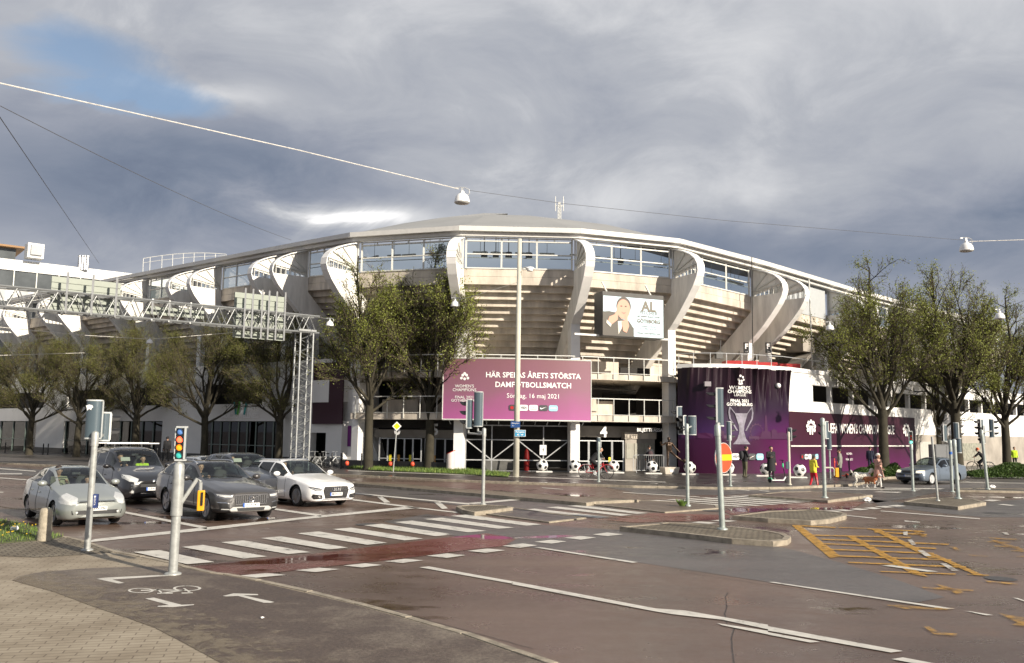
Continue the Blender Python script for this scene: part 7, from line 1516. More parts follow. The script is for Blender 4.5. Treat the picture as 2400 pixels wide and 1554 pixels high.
def prius_details(A):
    d = A['decal']; r = A['root']
    d('headlight', [(.44, .74), (.50, .60), (.62, .565), (.80, .60), (.82, .70), (.74, .80), (.60, .85)], M_lampg, off_=.010, sub=3, both=True)
    d('grille_slot', [(-.46, .63), (.46, .63), (.42, .655), (-.42, .655)], M_trim, off_=.010, sub=3); d('grille_slat', [(-.50, .665), (.50, .665), (.48, .677), (-.48, .677)], M_chrome, off_=.012, sub=3)
    d('bumper_intake', [(-.62, .43), (.62, .43), (.60, .33), (-.60, .33)], M_trim, off_=.010, sub=3)
    d('fog_light', [(.50 + .03 * cos(k), .385 + .03 * sin(k)) for k in [q * pi / 6 for q in range(12)]], M_lampg, off_=.022, sub=1, both=True)
    d('lower_intake', [(-.45, .255), (.45, .255), (.42, .225), (-.42, .225)], M_trim, off_=.010, sub=3)
    A['plate']('RBW 096', 0, .47); wipers(A)
loc, hd = place((132, 1234), (268.6, 1223.5), 1.725, .93, 4.45, (.66, -.75))
CARS['hatch'] = car('parked_car', 'silver hatchback nearest the grass corner on the left', loc, hd, st_h, 4.45, 1.725, 1.49, .93, 2.70, .315, P_silver, (1.30, 2.18), 2.4, [(1.60, 2.55), (2.63, 3.35), (3.43, 3.85)], (3.45, 4.22), rim=5, details=prius_details, seam_s=((1.42, 2.2, 5.0), (2.59, 2.2, 5.0), (3.39, 3.1, 5.0)), group='cars waiting at the red light')
# ---- black people carrier with white roof bars
w = 1.84 / 2
st_m = [(0.00, .28, .46, .70, .76, w * .66, w * .72, w * .66, w * .48, .745), (0.10, .20, .48, .80, .86, w * .80, w * .86, w * .80, w * .56, .84), (0.35, .18, .52, .90, .98, w * .93, w * .96, w * .90, w * .62, .95), (0.80, .18, .56, 1.0, 1.09, w * .96, w, w * .95, w * .70, 1.06), (1.02, .18, .57, 1.05, 1.15, w * .96, w, w * .955, w * .74, 1.11), (1.15, .18, .58, 1.07, 1.19, w * .96, w, w * .955, w * .76, 1.14), (2.05, .18, .58, 1.10, 1.74, w * .96, w, w * .95, w * .74, 1.68), (2.40, .18, .58, 1.11, 1.80, w * .96, w, w * .95, w * .75, 1.735), (3.6, .18, .58, 1.13, 1.81, w * .96, w, w * .95, w * .75, 1.745), (4.10, .20, .58, 1.13, 1.78, w * .95, w * .99, w * .94, w * .74, 1.71), (4.32, .26, .58, 1.12, 1.55, w * .92, w * .95, w * .90, w * .72, 1.48), (4.38, .32, .58, 1.0, 1.15, w * .85, w * .88, w * .84, w * .68, 1.1)]
def mpv_details(A):
    d = A['decal']; r = A['root']
    d('headlight', [(.46, .82), (.52, .72), (.74, .74), (.86, .84), (.86, .96), (.66, .93)], M_lampg, off_=.010, sub=3, both=True)
    d('grille', [(-.40, .66), (.40, .66), (.42, .56), (-.42, .56)], M_trim, off_=.012, sub=3)
    for q in ([(-.44, .67), (.44, .67), (.44, .69), (-.44, .69)], [(-.42, .545), (.42, .545), (.42, .56), (-.42, .56)], [(-.40, .36), (.40, .36), (.40, .375), (-.40, .375)]): d('grille_surround', q, M_chrome, off_=.018, sub=3)
    d('lower_intake', [(-.42, .36), (.42, .36), (.38, .25), (-.38, .25)], M_trim, off_=.012, sub=3)
    d('fog_light', [(.66 + .07 * cos(k), .42 + .07 * sin(k)) for k in [q * pi / 7 for q in range(14)]], M_chrome, off_=.012, sub=1, both=True); d('fog_lens', [(.66 + .045 * cos(k), .42 + .045 * sin(k)) for k in [q * pi / 7 for q in range(14)]], M_lampg, off_=.022, sub=1, both=True)
    d('bumper_strip', [(.50, .62), (.70, .63), (.70, .645), (.50, .635)], M_chrome, off_=.012, sub=1, both=True)
    d('lion_badge', [(-.05, .72), (.0, .70), (.04, .72), (.02, .75), (.06, .78), (.02, .80), (-.03, .79), (-.01, .76)], M_chrome, off_=.018, sub=1)
    A['plate']('CEW 062', 0, .50)
    mb = MB()
    for s in (2.2, 3.2): mb.box((A['L'] / 2 - s, 0, 1.93), (.07, 1.75, .035))
    mb.build('roof_bar', M_letter, r, world=False); mb = MB()
    for s in (2.2, 3.2):
        for y in (-.62, .62): mb.box((A['L'] / 2 - s, y, 1.86), (.06, .05, .13))
    mb.build('roof_bar_foot', M_trim, r, world=False); wipers(A)
def ground_at(px, Y): return Pz(px, .004, Y)
hv_ = Vector((.66, -.75, 0)).normalized()
c = G(338, 1181); lm = c - hv_ * (4.38 / 2 - .25) + Vector((.18, .0, .004)); 
CARS['mpv'] = car('parked_car', 'black people carrier with two white roof bars behind the silver hatchback', lm, hv_, st_m, 4.38, 1.84, 1.81, .9, 2.73, .33, P_black, (1.18, 2.02), 2.2, [(1.50, 2.30), (2.38, 3.20), (3.28, 3.95)], (4.14, 4.30), rim=5, details=mpv_details, seam_s=((1.30, 2.2, 5.0), (2.34, 2.2, 5.0), (3.24, 3.1, 5.0)), group='cars waiting at the red light', mirrors=P_black)
# ---- second rank : silver car and dark suv, mostly hidden
def plain_details(A):
    d = A['decal']; d('headlight', [(.48, .62), (.54, .56), (.74, .57), (.84, .66), (.70, .68)], M_lampg, off_=.010, sub=3, both=True); d('grille', [(-.40, .58), (.40, .58), (.36, .46), (-.36, .46)], M_trim, off_=.012, sub=3); d('bumper_intake', [(-.6, .36), (.6, .36), (.55, .26), (-.55, .26)], M_trim, off_=.012, sub=3); A['plate']('KLD 418', 0, .41); wipers(A)
ls = G(400, 1160) + Vector((-2.9, 4.3, .004))
CARS['sil2'] = car('parked_car', 'light silver saloon half hidden behind the black people carrier', Vector((-11.1, 33.2, .004)), hv_, stations_estate(4.6, 1.8, 1.46), 4.6, 1.8, 1.46, .9, 2.7, .32, P_sil2, (1.56, 2.42), 2.6, [(1.80, 2.70), (2.78, 3.62), (3.68, 4.0)], (4.30, 4.55), rim=5, details=plain_details, seam_s=((1.60, 2.2, 5.0), (2.74, 2.2, 5.0), (3.66, 3.1, 5.0)), group='cars waiting at the red light')
CARS['suv'] = car('parked_car', 'dark blue grey car behind the grey estate with its driver in view', Vector((-9.35, 31.2, .004)), hv_, lift(stations_estate(4.6, 1.86, 1.64), .08, .06), 4.6, 1.86, 1.64, .9, 2.68, .345, P_navy, (1.50, 2.34), 2.6, [(1.76, 2.66), (2.74, 3.58), (3.66, 4.1)], (4.28, 4.54), rim=5, details=plain_details, seam_s=((1.56, 2.2, 5.0), (2.70, 2.2, 5.0), (3.62, 3.1, 5.0)), group='cars waiting at the red light')
# ---- silver blue saloon on the right
w = 1.73 / 2; H = 1.43
st_s = [(0.00, .30, .44, .60, .66, w * .66, w * .74, w * .66, w * .50, .645), (0.08, .22, .45, .68, .75, w * .84, w * .90, w * .80, w * .56, .73), (0.35, .18, .47, .74, .83, w * .94, w * .97, w * .90, w * .64, .81), (0.85, .17, .5, .81, .90, w * .96, w, w * .94, w * .68, .875), (1.30, .17, .52, .86, .95, w * .96, w, w * .955, w * .74, .93), (1.48, .17, .53, .88, .99, w * .96, w, w * .955, w * .76, .955), (2.25, .17, .54, .90, 1.39, w * .96, w, w * .94, w * .68, 1.32), (2.65, .17, .54, .91, H, w * .96, w, w * .935, w * .68, 1.36), (3.20, .17, .54, .93, H - .02, w * .96, w, w * .935, w * .67, 1.34), (3.75, .18, .55, .95, 1.25, w * .95, w * .99, w * .92, w * .66, 1.16), (4.20, .22, .55, .97, 1.05, w * .92, w * .96, w * .89, w * .72, 1.02), (4.48, .30, .55, .94, 1.00, w * .84, w * .88, w * .82, w * .68, .98), (4.51, .36, .55, .80, .88, w * .74, w * .8, w * .74, w * .6, .86)]
def skoda_details(A):
    d = A['decal']; d('headlight', [(.42, .73), (.43, .62), (.68, .62), (.78, .66), (.76, .75), (.6, .755)], mat('lit_headlamp', (1, .86, .62), rough=.2, var=0, emis=.6), off_=.010, sub=3, both=True); d('grille', [(-.36, .74), (.36, .74), (.33, .61), (-.33, .61)], M_trim, off_=.012, sub=3); d('grille_surround', [(-.38, .745), (.38, .745), (.38, .765), (-.38, .765)], M_chrome, off_=.015, sub=2)
    d('bumper_strip', [(-.80, .56), (.80, .56), (.80, .50), (-.80, .50)], M_trim, off_=.012, sub=3); d('lower_intake', [(-.6, .38), (.6, .38), (.58, .24), (-.58, .24)], M_trim, off_=.012, sub=3); A['plate']('OTS 563', 0, .46); wipers(A)
fr = G(2183, 1136.6); hd = Vector((-.82, -.57, 0)).normalized(); lw = Vector((-hd.y, hd.x, 0))     # left side faces the camera
lo = fr - lw * (1.73 / 2 - .1) - hd * (4.51 / 2 - .86)
CARS['saloon'] = car('parked_car', 'blue silver saloon with lit headlamps turning on the right', Vector((lo.x, lo.y, .004)), hd, st_s, 4.51, 1.73, 1.43, .86, 2.51, .31, P_blue, (1.50, 2.22), 2.4, [(1.74, 2.52), (2.60, 3.32), (3.36, 3.62)], (3.30, 4.10), rim=5, details=skoda_details, seam_s=((1.56, 2.2, 5.0), (2.56, 2.2, 5.0), (3.34, 3.1, 5.0)), rimm=mat('bright_rim', (.7, .7, .7), rough=.3, metal=.4, var=0))
CARS['hatch']['root'].scale = (.955,) * 3
for k, y, s in (('mpv', .42, 1.52), ('hatch', -.30, 1.95), ('grey', -.3, 2.1), ('suv', .42, 1.9)):
    A = CARS[k]; p = A['hit']((A['L'] / 2 - s - .12, -y * .9, 5), (0, 0, -1))[0]
    if p is not None and k in ('mpv', 'suv'):
        mb = MB(); mb.box(p + Vector((-.10, 0, -.10)), (.03, .30, .14), tilt=Matrix.Rotation(-.5, 4, 'Y')); mb.build('sun_visor', M_pale, A['root'], world=False)
# ------------------------------------------------------------------ people and animals (one continuous remeshed body each)
SKIN = mat('skin', (.50, .29, .20), rough=.55, var=.06); HAIRD = mat('dark_hair', (.03, .022, .018), rough=.6, var=.2); HAIRW = mat('white_wool_hat', (.72, .70, .66), rough=.9, var=.1)
def cap(mb, a, b, r0, r1, n=10):
    """tapered capsule"""
    a, b = Vector(a), Vector(b); d = b - a; l = d.length
    pts, rs = [], []
    u = d.normalized() if l > 1e-6 else Vector((0, 0, 1))
    for k in range(4): t = pi / 2 * k / 4; pts.append(a - u * r0 * cos(t)); rs.append(max(.001, r0 * sin(t)))
    pts += [a, b]; rs += [r0, r1]
    for k in range(1, 5): t = pi / 2 * k / 4; pts.append(b + u * r1 * sin(t)); rs.append(max(.001, r1 * cos(t)))
    mb.path(pts, rs, n)
def remesh(mb, name, mats, parent, voxel, classify=None, smooth_it=3):
    me = bpy.data.meshes.new(name); me.from_pydata([tuple(v) for v in mb.v], [], mb.f); o = bpy.data.objects.new(name, me); COLL.objects.link(o)
    md = o.modifiers.new('r', 'REMESH'); md.mode = 'VOXEL'; md.voxel_size = voxel
    sm = o.modifiers.new('s', 'SMOOTH'); sm.iterations = smooth_it; sm.factor = .4
    dg = bpy.context.evaluated_depsgraph_get(); me2 = bpy.data.meshes.new_from_object(o.evaluated_get(dg)); bpy.data.objects.remove(o); bpy.data.meshes.remove(me)
    me2.name = name; me2.materials.clear()
    for q in mats: me2.materials.append(q)
    if classify:
        me2.polygons.foreach_set('material_index', [classify(p.center) for p in me2.polygons])
    me2.polygons.foreach_set('use_smooth', [True] * len(me2.polygons)); o = bpy.data.objects.new(name, me2); COLL.objects.link(o); o.parent = parent; return o
def human(root, H, J, top, legs, shoes, skin=None, voxel=.016, girth=1.0, hood=False, seated=False, legs_only=True, hem=None, headscale=1.0):
    """J: joint positions in metres for a 1.75 m figure facing +y (x to its right); missing ones take a relaxed standing pose. Returns the joints."""
    k = H / 1.75
    D = dict(pelvis=(0, 0, .93), chest=(0, .01, 1.26), neck=(0, .0, 1.46), head=(0, .03, 1.62),
             sh_r=(.185, 0, 1.41), sh_l=(-.185, 0, 1.41), el_r=(.23, -.03, 1.13), el_l=(-.23, -.03, 1.13), wr_r=(.24, .05, .88), wr_l=(-.24, .05, .88),
             hip_r=(.09, 0, .90), hip_l=(-.09, 0, .90), kn_r=(.10, .02, .49), kn_l=(-.10, .02, .49), an_r=(.10, -.02, .08), an_l=(-.10, -.02, .08), fd=(0, 1, 0))
    D.update(J); j = {a: Vector(b) * k if a != 'fd' else Vector(b) for a, b in D.items()}; g = girth * k
    mb = MB(); seg = []
    def add(a, b, r0, r1, cls): cap(mb, a, b, r0, r1); seg.append((Vector(a), Vector(b), max(r0, r1), cls))
    fd = j['fd'].normalized(); side = Vector((fd.y, -fd.x, 0))
    up = (j['chest'] - j['pelvis']).normalized(); bx = (j['sh_r'] - j['sh_l']).normalized()
    for s in (-.065, 0, .065): add(j['pelvis'] + bx * s * k, j['chest'] + bx * s * 1.15 * k, .115 * g, .125 * g, 1)
    for s in (-.075, .075): add(j['chest'] + bx * s * k, j['neck'] + bx * s * k * .9 - up * .06 * k, .115 * g, .085 * g, 1)
    add(j['sh_l'], j['sh_r'], .068 * g, .068 * g, 1)
    add(j['neck'] - up * .05 * k, j['head'] - Vector((0, 0, .06)) * k, .058 * k, .052 * k, 0)
    hs = headscale * k; hd = j['head']
    cap(mb, hd + Vector((0, 0, .035)) * hs - fd * .018 * hs, hd + Vector((0, 0, .03)) * hs + fd * .015 * hs, .088 * hs, .084 * hs, 14); cap(mb, hd - Vector((0, 0, .06)) * hs + fd * .035 * hs, hd + fd * .02 * hs, .055 * hs, .075 * hs, 12)
    cap(mb, hd + fd * .095 * hs + Vector((0, 0, .015)) * hs, hd + fd * .118 * hs - Vector((0, 0, .022)) * hs, .011 * hs, .017 * hs, 8)     # nose
    cap(mb, hd + fd * .082 * hs - Vector((0, 0, .055)) * hs - side * .018 * hs, hd + fd * .082 * hs - Vector((0, 0, .055)) * hs + side * .018 * hs, .014 * hs, .014 * hs, 8)  # lips
    for s in (-1, 1): cap(mb, hd + side * s * .088 * hs + Vector((0, 0, .02)) * hs, hd + side * s * .088 * hs - Vector((0, 0, .025)) * hs, .016 * hs, .013 * hs, 8)
    seg.append((hd - Vector((0, 0, .07)) * hs, hd + Vector((0, 0, .05)) * hs, .1 * hs, 0))
    for s in ('r', 'l'):
        add(j['sh_' + s], j['el_' + s], .062 * g, .048 * g, 1); add(j['el_' + s], j['wr_' + s], .048 * g, .034 * g, 1)
        add(j['hip_' + s], j['kn_' + s], .098 * g, .066 * g, 2); add(j['kn_' + s], j['an_' + s], .066 * g, .044 * g, 2)
        f = j.get('toe_' + s, j['an_' + s] + (fd * .17 + Vector((0, 0, -.045))) * k); h_ = j['an_' + s] - fd * .045 * k + Vector((0, 0, -.04)) * k
        add(h_, f, .040 * k, .036 * k, 3)
        # hand: palm, four unequal fingers, thumb
        w = j['wr_' + s]; d = (w - j['el_' + s]).normalized(); d = (d + j.get('hd_' + s, Vector((0, 0, 0))) * 1.0).normalized(); pn = d.cross(side).normalized() if abs(d.dot(side)) < .95 else Vector((0, 0, 1)); px_ = d.cross(pn).normalized()
        add(w, w + d * .05 * k, .030 * k, .034 * k, 0); cap(mb, w + d * .03 * k - px_ * .02 * k, w + d * .08 * k - px_ * .025 * k, .018 * k, .017 * k); cap(mb, w + d * .03 * k + px_ * .02 * k, w + d * .08 * k + px_ * .025 * k, .018 * k, .017 * k)
        for q, (o_, l_) in enumerate(((-.034, .062), (-.012, .074), (.012, .070), (.034, .052))):
            b0 = w + d * .085 * k + px_ * o_ * k; b1 = b0 + d * l_ * .5 * k - pn * .008 * k; b2 = b1 + (d * .4 - pn * .35) * l_ * k; cap(mb, b0, b1, .0105 * k, .010 * k, 6); cap(mb, b1, b2, .010 * k, .009 * k, 6)
        cap(mb, w + d * .03 * k - px_ * .03 * k, w + d * .075 * k - px_ * .062 * k, .013 * k, .011 * k, 6)
        seg.append((w + d * .02 * k, w + d * .17 * k, .05 * k, 0))
    def cls(p):
        best = min(seg, key=lambda s: ((p - s[0]) - (s[1] - s[0]) * max(0, min(1, (p - s[0]).dot(s[1] - s[0]) / max(1e-9, (s[1] - s[0]).length_squared)))).length - s[2])
        c = best[3]
        if c == 2 and hem is not None and p.z > hem * k: c = 1
        if c == 1 and hem is not None and p.z < hem * k and p.z < j['pelvis'].z: c = 2
        return c
    o = remesh(mb, 'body', [skin or SKIN, top, legs, shoes], root, voxel, cls); return j, k
def hair(root, j, k, m_, fd=Vector((0, 1, 0)), r=.105, bun=False, long_=0.0, name='hair', drop=.0):
    mb = MB(); h = j['head'] + Vector((0, 0, .045 + drop)) * k - fd * .022 * k; vs_ = []
    n, mm = 16, 7
    for i in range(mm + 1):
        t = pi * .60 * i / mm
        for q in range(n):
            a = 2 * pi * q / n; v = Vector((sin(t) * cos(a), sin(t) * sin(a), cos(t))); fr = v.dot(fd); rr = r * k * (1.0 if fr < .3 or i < mm - 2 else .84); zz = v.z
            if fr > .45 and i >= mm - 2: zz = max(zz, .25)
            vs_.append(h + Vector((v.x * rr * .95, v.y * rr * 1.08, zz * rr)))
    mb.add(vs_, [(i * n + q, (i + 1) * n + q, (i + 1) * n + (q + 1) % n, i * n + (q + 1) % n) for i in range(mm) for q in range(n)])
    if long_: cap(mb, h - fd * .07 * k, h - fd * .10 * k - Vector((0, 0, long_)) * k, .06 * k, .035 * k)
    if bun: mb.ball(h - fd * .115 * k + Vector((0, 0, .02)) * k, .05 * k, 10, 7)
    return mb.build(name, m_, root, smooth=True, world=False)
def eyes(root, j, k, fd=Vector((0, 1, 0))):
    mb = MB(); sd = Vector((fd.y, -fd.x, 0))
    for s in (-1, 1): mb.ball(j['head'] + fd * .088 * k + sd * s * .034 * k + Vector((0, 0, .022)) * k, (.013 * k, .013 * k, .010 * k), 8, 6)
    mb.build('eyes', HAIRD, root, smooth=True, world=False)
def cloth(name, hue, **k): return mat('cloth_' + name, hue, rough=.85, var=.14, vscale=6, **k)
def person(label, loc, yaw, H, J, top, legs, shoes, **kw):
    """yaw: world direction the person faces"""
    t = thing('person', label, 'person', loc, yaw - pi / 2); return (t,) + human(t, H, J, top, legs, shoes, **kw)
FD = Vector((0, 1, 0))
C_blk = cloth('black', (.014, .014, .016)); C_dk = cloth('charcoal', (.03, .03, .034)); C_ol = cloth('olive', (.10, .095, .055)); C_red = cloth('red_track', (.52, .012, .03)); C_yel = cloth('yellow_jacket', (.74, .66, .05)); C_pink = cloth('dusty_pink', (.44, .25, .20)); C_wht = cloth('white', (.66, .64, .60)); C_navy = cloth('navy', (.02, .025, .05)); C_grn = cloth('grey_green', (.22, .22, .19)); C_shoe = cloth('dark_shoe', (.025, .022, .02)); C_khaki = cloth('khaki', (.20, .20, .12)); C_hv = cloth('hi_vis', (.50, .72, .03))
# woman in a pink coat walking two dogs
lw_ = G(2060, 1144, .004); walkyaw = radians(-20)
t, j, k = person('woman in a long pink coat and white hat walking two dogs', lw_, radians(-60), 1.66, dict(kn_r=(.10, .17, .50), an_r=(.10, .22, .09), kn_l=(-.10, .02, .49), an_l=(-.10, -.20, .14), el_r=(.27, .05, 1.16), wr_r=(.20, .24, 1.20), el_l=(-.25, -.05, 1.14), wr_l=(-.22, .14, .98)), C_pink, C_wht, C_shoe, girth=1.08)
mb = MB(); n = 22; rings = []
for i, (z, rx, ry) in enumerate(((1.30, .215, .16), (1.10, .20, .155), (.95, .215, .17), (.75, .25, .215), (.55, .285, .265))):
    rings.append([Vector((rx * cos(2 * pi * q / n) * k * (1 + .03 * sin(q * 2.7)), (ry * sin(2 * pi * q / n) + .015) * k * (1 + .04 * sin(q * 1.9 + i)), z * k)) for q in range(n)])
mb.add([p for r_ in rings for p in r_], [(i * n + q, i * n + (q + 1) % n, (i + 1) * n + (q + 1) % n, (i + 1) * n + q) for i in range(4) for q in range(n)]); mb.build('coat', C_pink, t, smooth=True, world=False)
hair(t, j, k, HAIRW, r=.112, name='hat', drop=.015); eyes(t, j, k)
mb = MB(); mb.ball(j['chest'] + Vector((.0, .15, .06)) * k, (.06, .03, .09), 10, 7); mb.build('scarf', cloth('brown_scarf', (.12, .07, .05)), t, smooth=True, world=False)
WR_L = wmat(t) @ (j['wr_l'] + Vector((0, .05, -.08)))
# dogs
def dog(label, loc, yaw, L_, hgt, m_, m2=None, curly=0.0, tail_up=True, stride=.08, voxel=.014, legr=.035, ear=None):
    t = thing('dog', label, 'dog', loc, yaw - pi / 2); mb = MB(); h = hgt; y1, y0 = L_ * .5, -L_ * .5
    cap(mb, (0, y0 + .05, h * .90), (0, y1 - .06, h * .86), .105 * h / .6 * 1.0, .145 * h / .6); cap(mb, (0, y0 + .16, h * .82), (0, y1 - .10, h * .76), .075, .12); cap(mb, (0, y1 - .05, h * .92), (0, y1 + .09, h * 1.18), .085 * h / .6, .065 * h / .6)
    hd = Vector((0, y1 + .14, h * 1.27)); cap(mb, hd - Vector((0, .03, 0)), hd + Vector((0, .05, .0)), .078 * h / .6, .066 * h / .6); cap(mb, hd + Vector((0, .06, -.02)), hd + Vector((0, .17, -.045)), .043 * h / .6, .030 * h / .6)
    for s in (-1, 1):
        cap(mb, hd + Vector((s * .06, -.02, .03)), hd + Vector((s * .095, .0, -.09 if ear != 'prick' else .10)), .03, .024 if ear != 'prick' else .01)
        f = stride * s; cap(mb, (s * .075, y1 - .08, h * .78), (s * .08, y1 - .07 + f * .4, h * .42), .06, legr); cap(mb, (s * .08, y1 - .07 + f * .4, h * .42), (s * .08, y1 - .07 + f, .03), legr, legr * .8); cap(mb, (s * .08, y1 - .07 + f, .03), (s * .08, y1 - .01 + f, .024), legr * .85, legr * .7)
        f = -stride * s; cap(mb, (s * .075, y0 + .09, h * .80), (s * .085, y0 + .16 + f * .3, h * .47), .075, legr * 1.2); cap(mb, (s * .085, y0 + .16 + f * .3, h * .47), (s * .085, y0 + .02 + f * .7, h * .28), legr * 1.15, legr * .9); cap(mb, (s * .085, y0 + .02 + f * .7, h * .28), (s * .085, y0 + .05 + f, .03), legr * .85, legr * .8); cap(mb, (s * .085, y0 + .05 + f, .03), (s * .085, y0 + .11 + f, .024), legr * .85, legr * .7)
    tp = [(0, y0 + .02, h * .95), (0, y0 - .07, h * 1.12 if tail_up else h * .80), (0, y0 - .10, h * 1.22 if tail_up else h * .62)]
    cap(mb, tp[0], tp[1], .035, .03); cap(mb, tp[1], tp[2], .045 if curly else .022, .05 if curly else .012)
    if curly:
        r = random.Random(4)
        for q in range(260):
            u = r.random(); c = Vector((0, y0 + .03 + u * (L_ - .08), h * (.89 - .04 * u))); a = r.uniform(0, 2 * pi); R_ = .13 * h / .6; mb.ball(c + Vector((cos(a) * R_, 0, sin(a) * R_)), r.uniform(.02, .04), 6, 4)
        for q in range(90): v = Vector((r.gauss(0, 1), r.gauss(0, 1), r.gauss(0, 1))).normalized(); mb.ball(hd + Vector((v.x * .08, v.y * .07 - .01, v.z * .07 + .02)), r.uniform(.018, .034), 6, 4)
    cl = None
    if m2: cl = lambda p: 1 if (p.z < h * .40 or (p.y > y1 + .16) or (abs(p.x) < .05 and p.z < h * .75 and p.y > y1 - .2)) else 0
    remesh(mb, 'body', [m_] + ([m2] if m2 else []), t, voxel, cl, 1 if curly else 3)
    mb = MB(); mb.ball(hd + Vector((0, .205, -.035)), (.020, .016, .016), 8, 6)
    for s in (-1, 1): mb.ball(hd + Vector((s * .036, .085, .022)), .011, 8, 6)
    mb.build('nose_and_eyes', HAIRD, t, smooth=True, world=False)
    mb = MB(); c = Vector((0, y1 + .02, h * 1.04)); mb.path([c + Vector((.09 * cos(a), .05 * sin(a), .05 * sin(a) * -.6)) * (h / .6) for a in [2 * pi * q / 16 for q in range(16)]], .010, 5, closed=True); mb.build('collar', C_red, t, world=False); return t, hd
M_fw = mat('white_curly_fur', (.68, .65, .58), rough=.95, var=.12, vscale=14, bump=.8, bscale=60); M_fb = mat('brown_fur', (.30, .11, .045), rough=.8, var=.2, vscale=9)
d1 = G(2019, 1142.5, .004); t1, h1 = dog('large curly white dog on a lead', d1, radians(-12), .72, .66, M_fw, curly=1.0); t2, h2 = dog('slim brown and white dog beside the white dog', G(2040, 1144.5, .004), radians(-50), .60, .52, M_fb, C_wht, tail_up=False, legr=.026)
for tt, hh, nm in ((t1, h1, 'white'), (t2, h2, 'brown')):
    e = wmat(tt) @ (hh + Vector((0, -.10, -.10))); mb = MB(); mb.path([WR_L.lerp(e, q / 8) - Vector((0, 0, .12 * sin(pi * q / 8))) for q in range(9)], .008, 5); tag(mb.build('dog_lead', C_shoe), 'thin lead from the woman to the %s dog' % nm, 'lead')
# walker in yellow jacket and red trousers
t, j, k = person('walker in a yellow jacket and red tracksuit trousers looking down', G(1907, 1141, .004), radians(25), 1.55, dict(head=(0, .10, 1.58), neck=(0, .04, 1.45), kn_r=(.10, .12, .49), an_r=(.10, .20, .08), kn_l=(-.10, .0, .49), an_l=(-.10, -.16, .09), el_r=(.24, .02, 1.14), wr_r=(.16, .20, 1.10), el_l=(-.24, .02, 1.14), wr_l=(-.12, .22, 1.14)), C_yel, C_red, C_wht, girth=1.2, hem=.78); hair(t, j, k, HAIRD, bun=True, long_=.03); eyes(t, j, k)
mb = MB()
for s in (-1, 1): mb.path([Vector((s * (.17), .02, .78)) * k, Vector((s * .165, .04 + (.05 if s > 0 else -.02), .5)) * k, Vector((s * .145, (.14 if s > 0 else -.12), .14)) * k], .012, 5)
mb.build('trouser_stripe', C_wht, t, world=False)
# person in black beside the scooter
t, j, k = person('person in a long black coat standing beside the white scooter', G(1808, 1123, .1), radians(-80), 1.80, dict(el_r=(.24, .03, 1.14), wr_r=(.12, .20, 1.16), an_l=(-.13, -.02, .08)), C_blk, C_blk, C_wht, girth=1.1); hair(t, j, k, HAIRD); eyes(t, j, k)
mb = MB(); n = 18; rings = [[Vector((rx * cos(2 * pi * q / n), ry * sin(2 * pi * q / n), z)) * k for q in range(n)] for z, rx, ry in ((1.35, .20, .15), (1.0, .205, .165), (.7, .23, .19), (.42, .25, .21))]; mb.add([p for r_ in rings for p in r_], [(i * n + q, i * n + (q + 1) % n, (i + 1) * n + (q + 1) % n, (i + 1) * n + q) for i in range(3) for q in range(n)]); mb.build('coat', C_blk, t, smooth=True, world=False)
mb = MB(); mb.box(Vector((.11, .28, 1.22)) * k, (.06, .015, .13)); tag(mb.build('phone', M_black, t, world=False))
# person with backpack and olive trousers
t, j, k = person('person with a black backpack and olive trousers facing the drum banner', G(1746, 1118, .1), radians(20), 1.80, dict(head=(0, .13, 1.60), neck=(0, .05, 1.46), el_r=(.24, .08, 1.15), wr_r=(.12, .30, 1.12), el_l=(-.24, .08, 1.15), wr_l=(-.10, .30, 1.10), chest=(0, .03, 1.26)), C_blk, C_ol, C_shoe, girth=1.08, hem=.86); hair(t, j, k, HAIRD); eyes(t, j, k)
mb = MB(); mb.ball(Vector((0, -.22, 1.22)) * k, (.17, .13, .26), 14, 10); mb.build('backpack', C_dk, t, smooth=True, world=False)
# person in grey coat by the yellow button, person in blue at the banner, seated / standing others
t, j, k = person('person in a grey coat beside the red rental scooters', G(1970, 1121, .1), radians(150), 1.68, dict(), C_grn, C_blk, C_shoe, girth=1.12, hem=.62); hair(t, j, k, HAIRD); eyes(t, j, k)
t, j, k = person('person in dark blue standing close to the league banner', Pz(2030, .1, 62), radians(60), 1.74, dict(), C_navy, C_navy, C_shoe); hair(t, j, k, HAIRD); eyes(t, j, k)
t, j, k = person('person with a dark backpack behind the fourth football at the ticket office', Pz(1521, .1, 56.2), radians(95), 1.72, dict(head=(0, .08, 1.60)), C_dk, C_dk, C_shoe); hair(t, j, k, HAIRD); eyes(t, j, k); mb = MB(); mb.ball(Vector((0, -.20, 1.16)) * k, (.17, .11, .24), 14, 10); mb.build('backpack', cloth('maroon_grey', (.06, .035, .04)), t, smooth=True, world=False)
t, j, k = person('hooded person in black walking past the gym wall', Pz(406, .1, 66), radians(100), 1.80, dict(kn_r=(.10, .10, .49), an_r=(.10, .14, .08), an_l=(-.1, -.14, .09)), C_blk, C_blk, C_shoe, girth=1.2); hair(t, j, k, C_blk, r=.125, name='hood'); eyes(t, j, k)
t, j, k = person('person in a yellow green vest at the far right wall', Pz(2363, .1, 74), radians(-100), 1.75, dict(), C_hv, C_blk, C_shoe, hem=.85); hair(t, j, k, HAIRD); eyes(t, j, k)
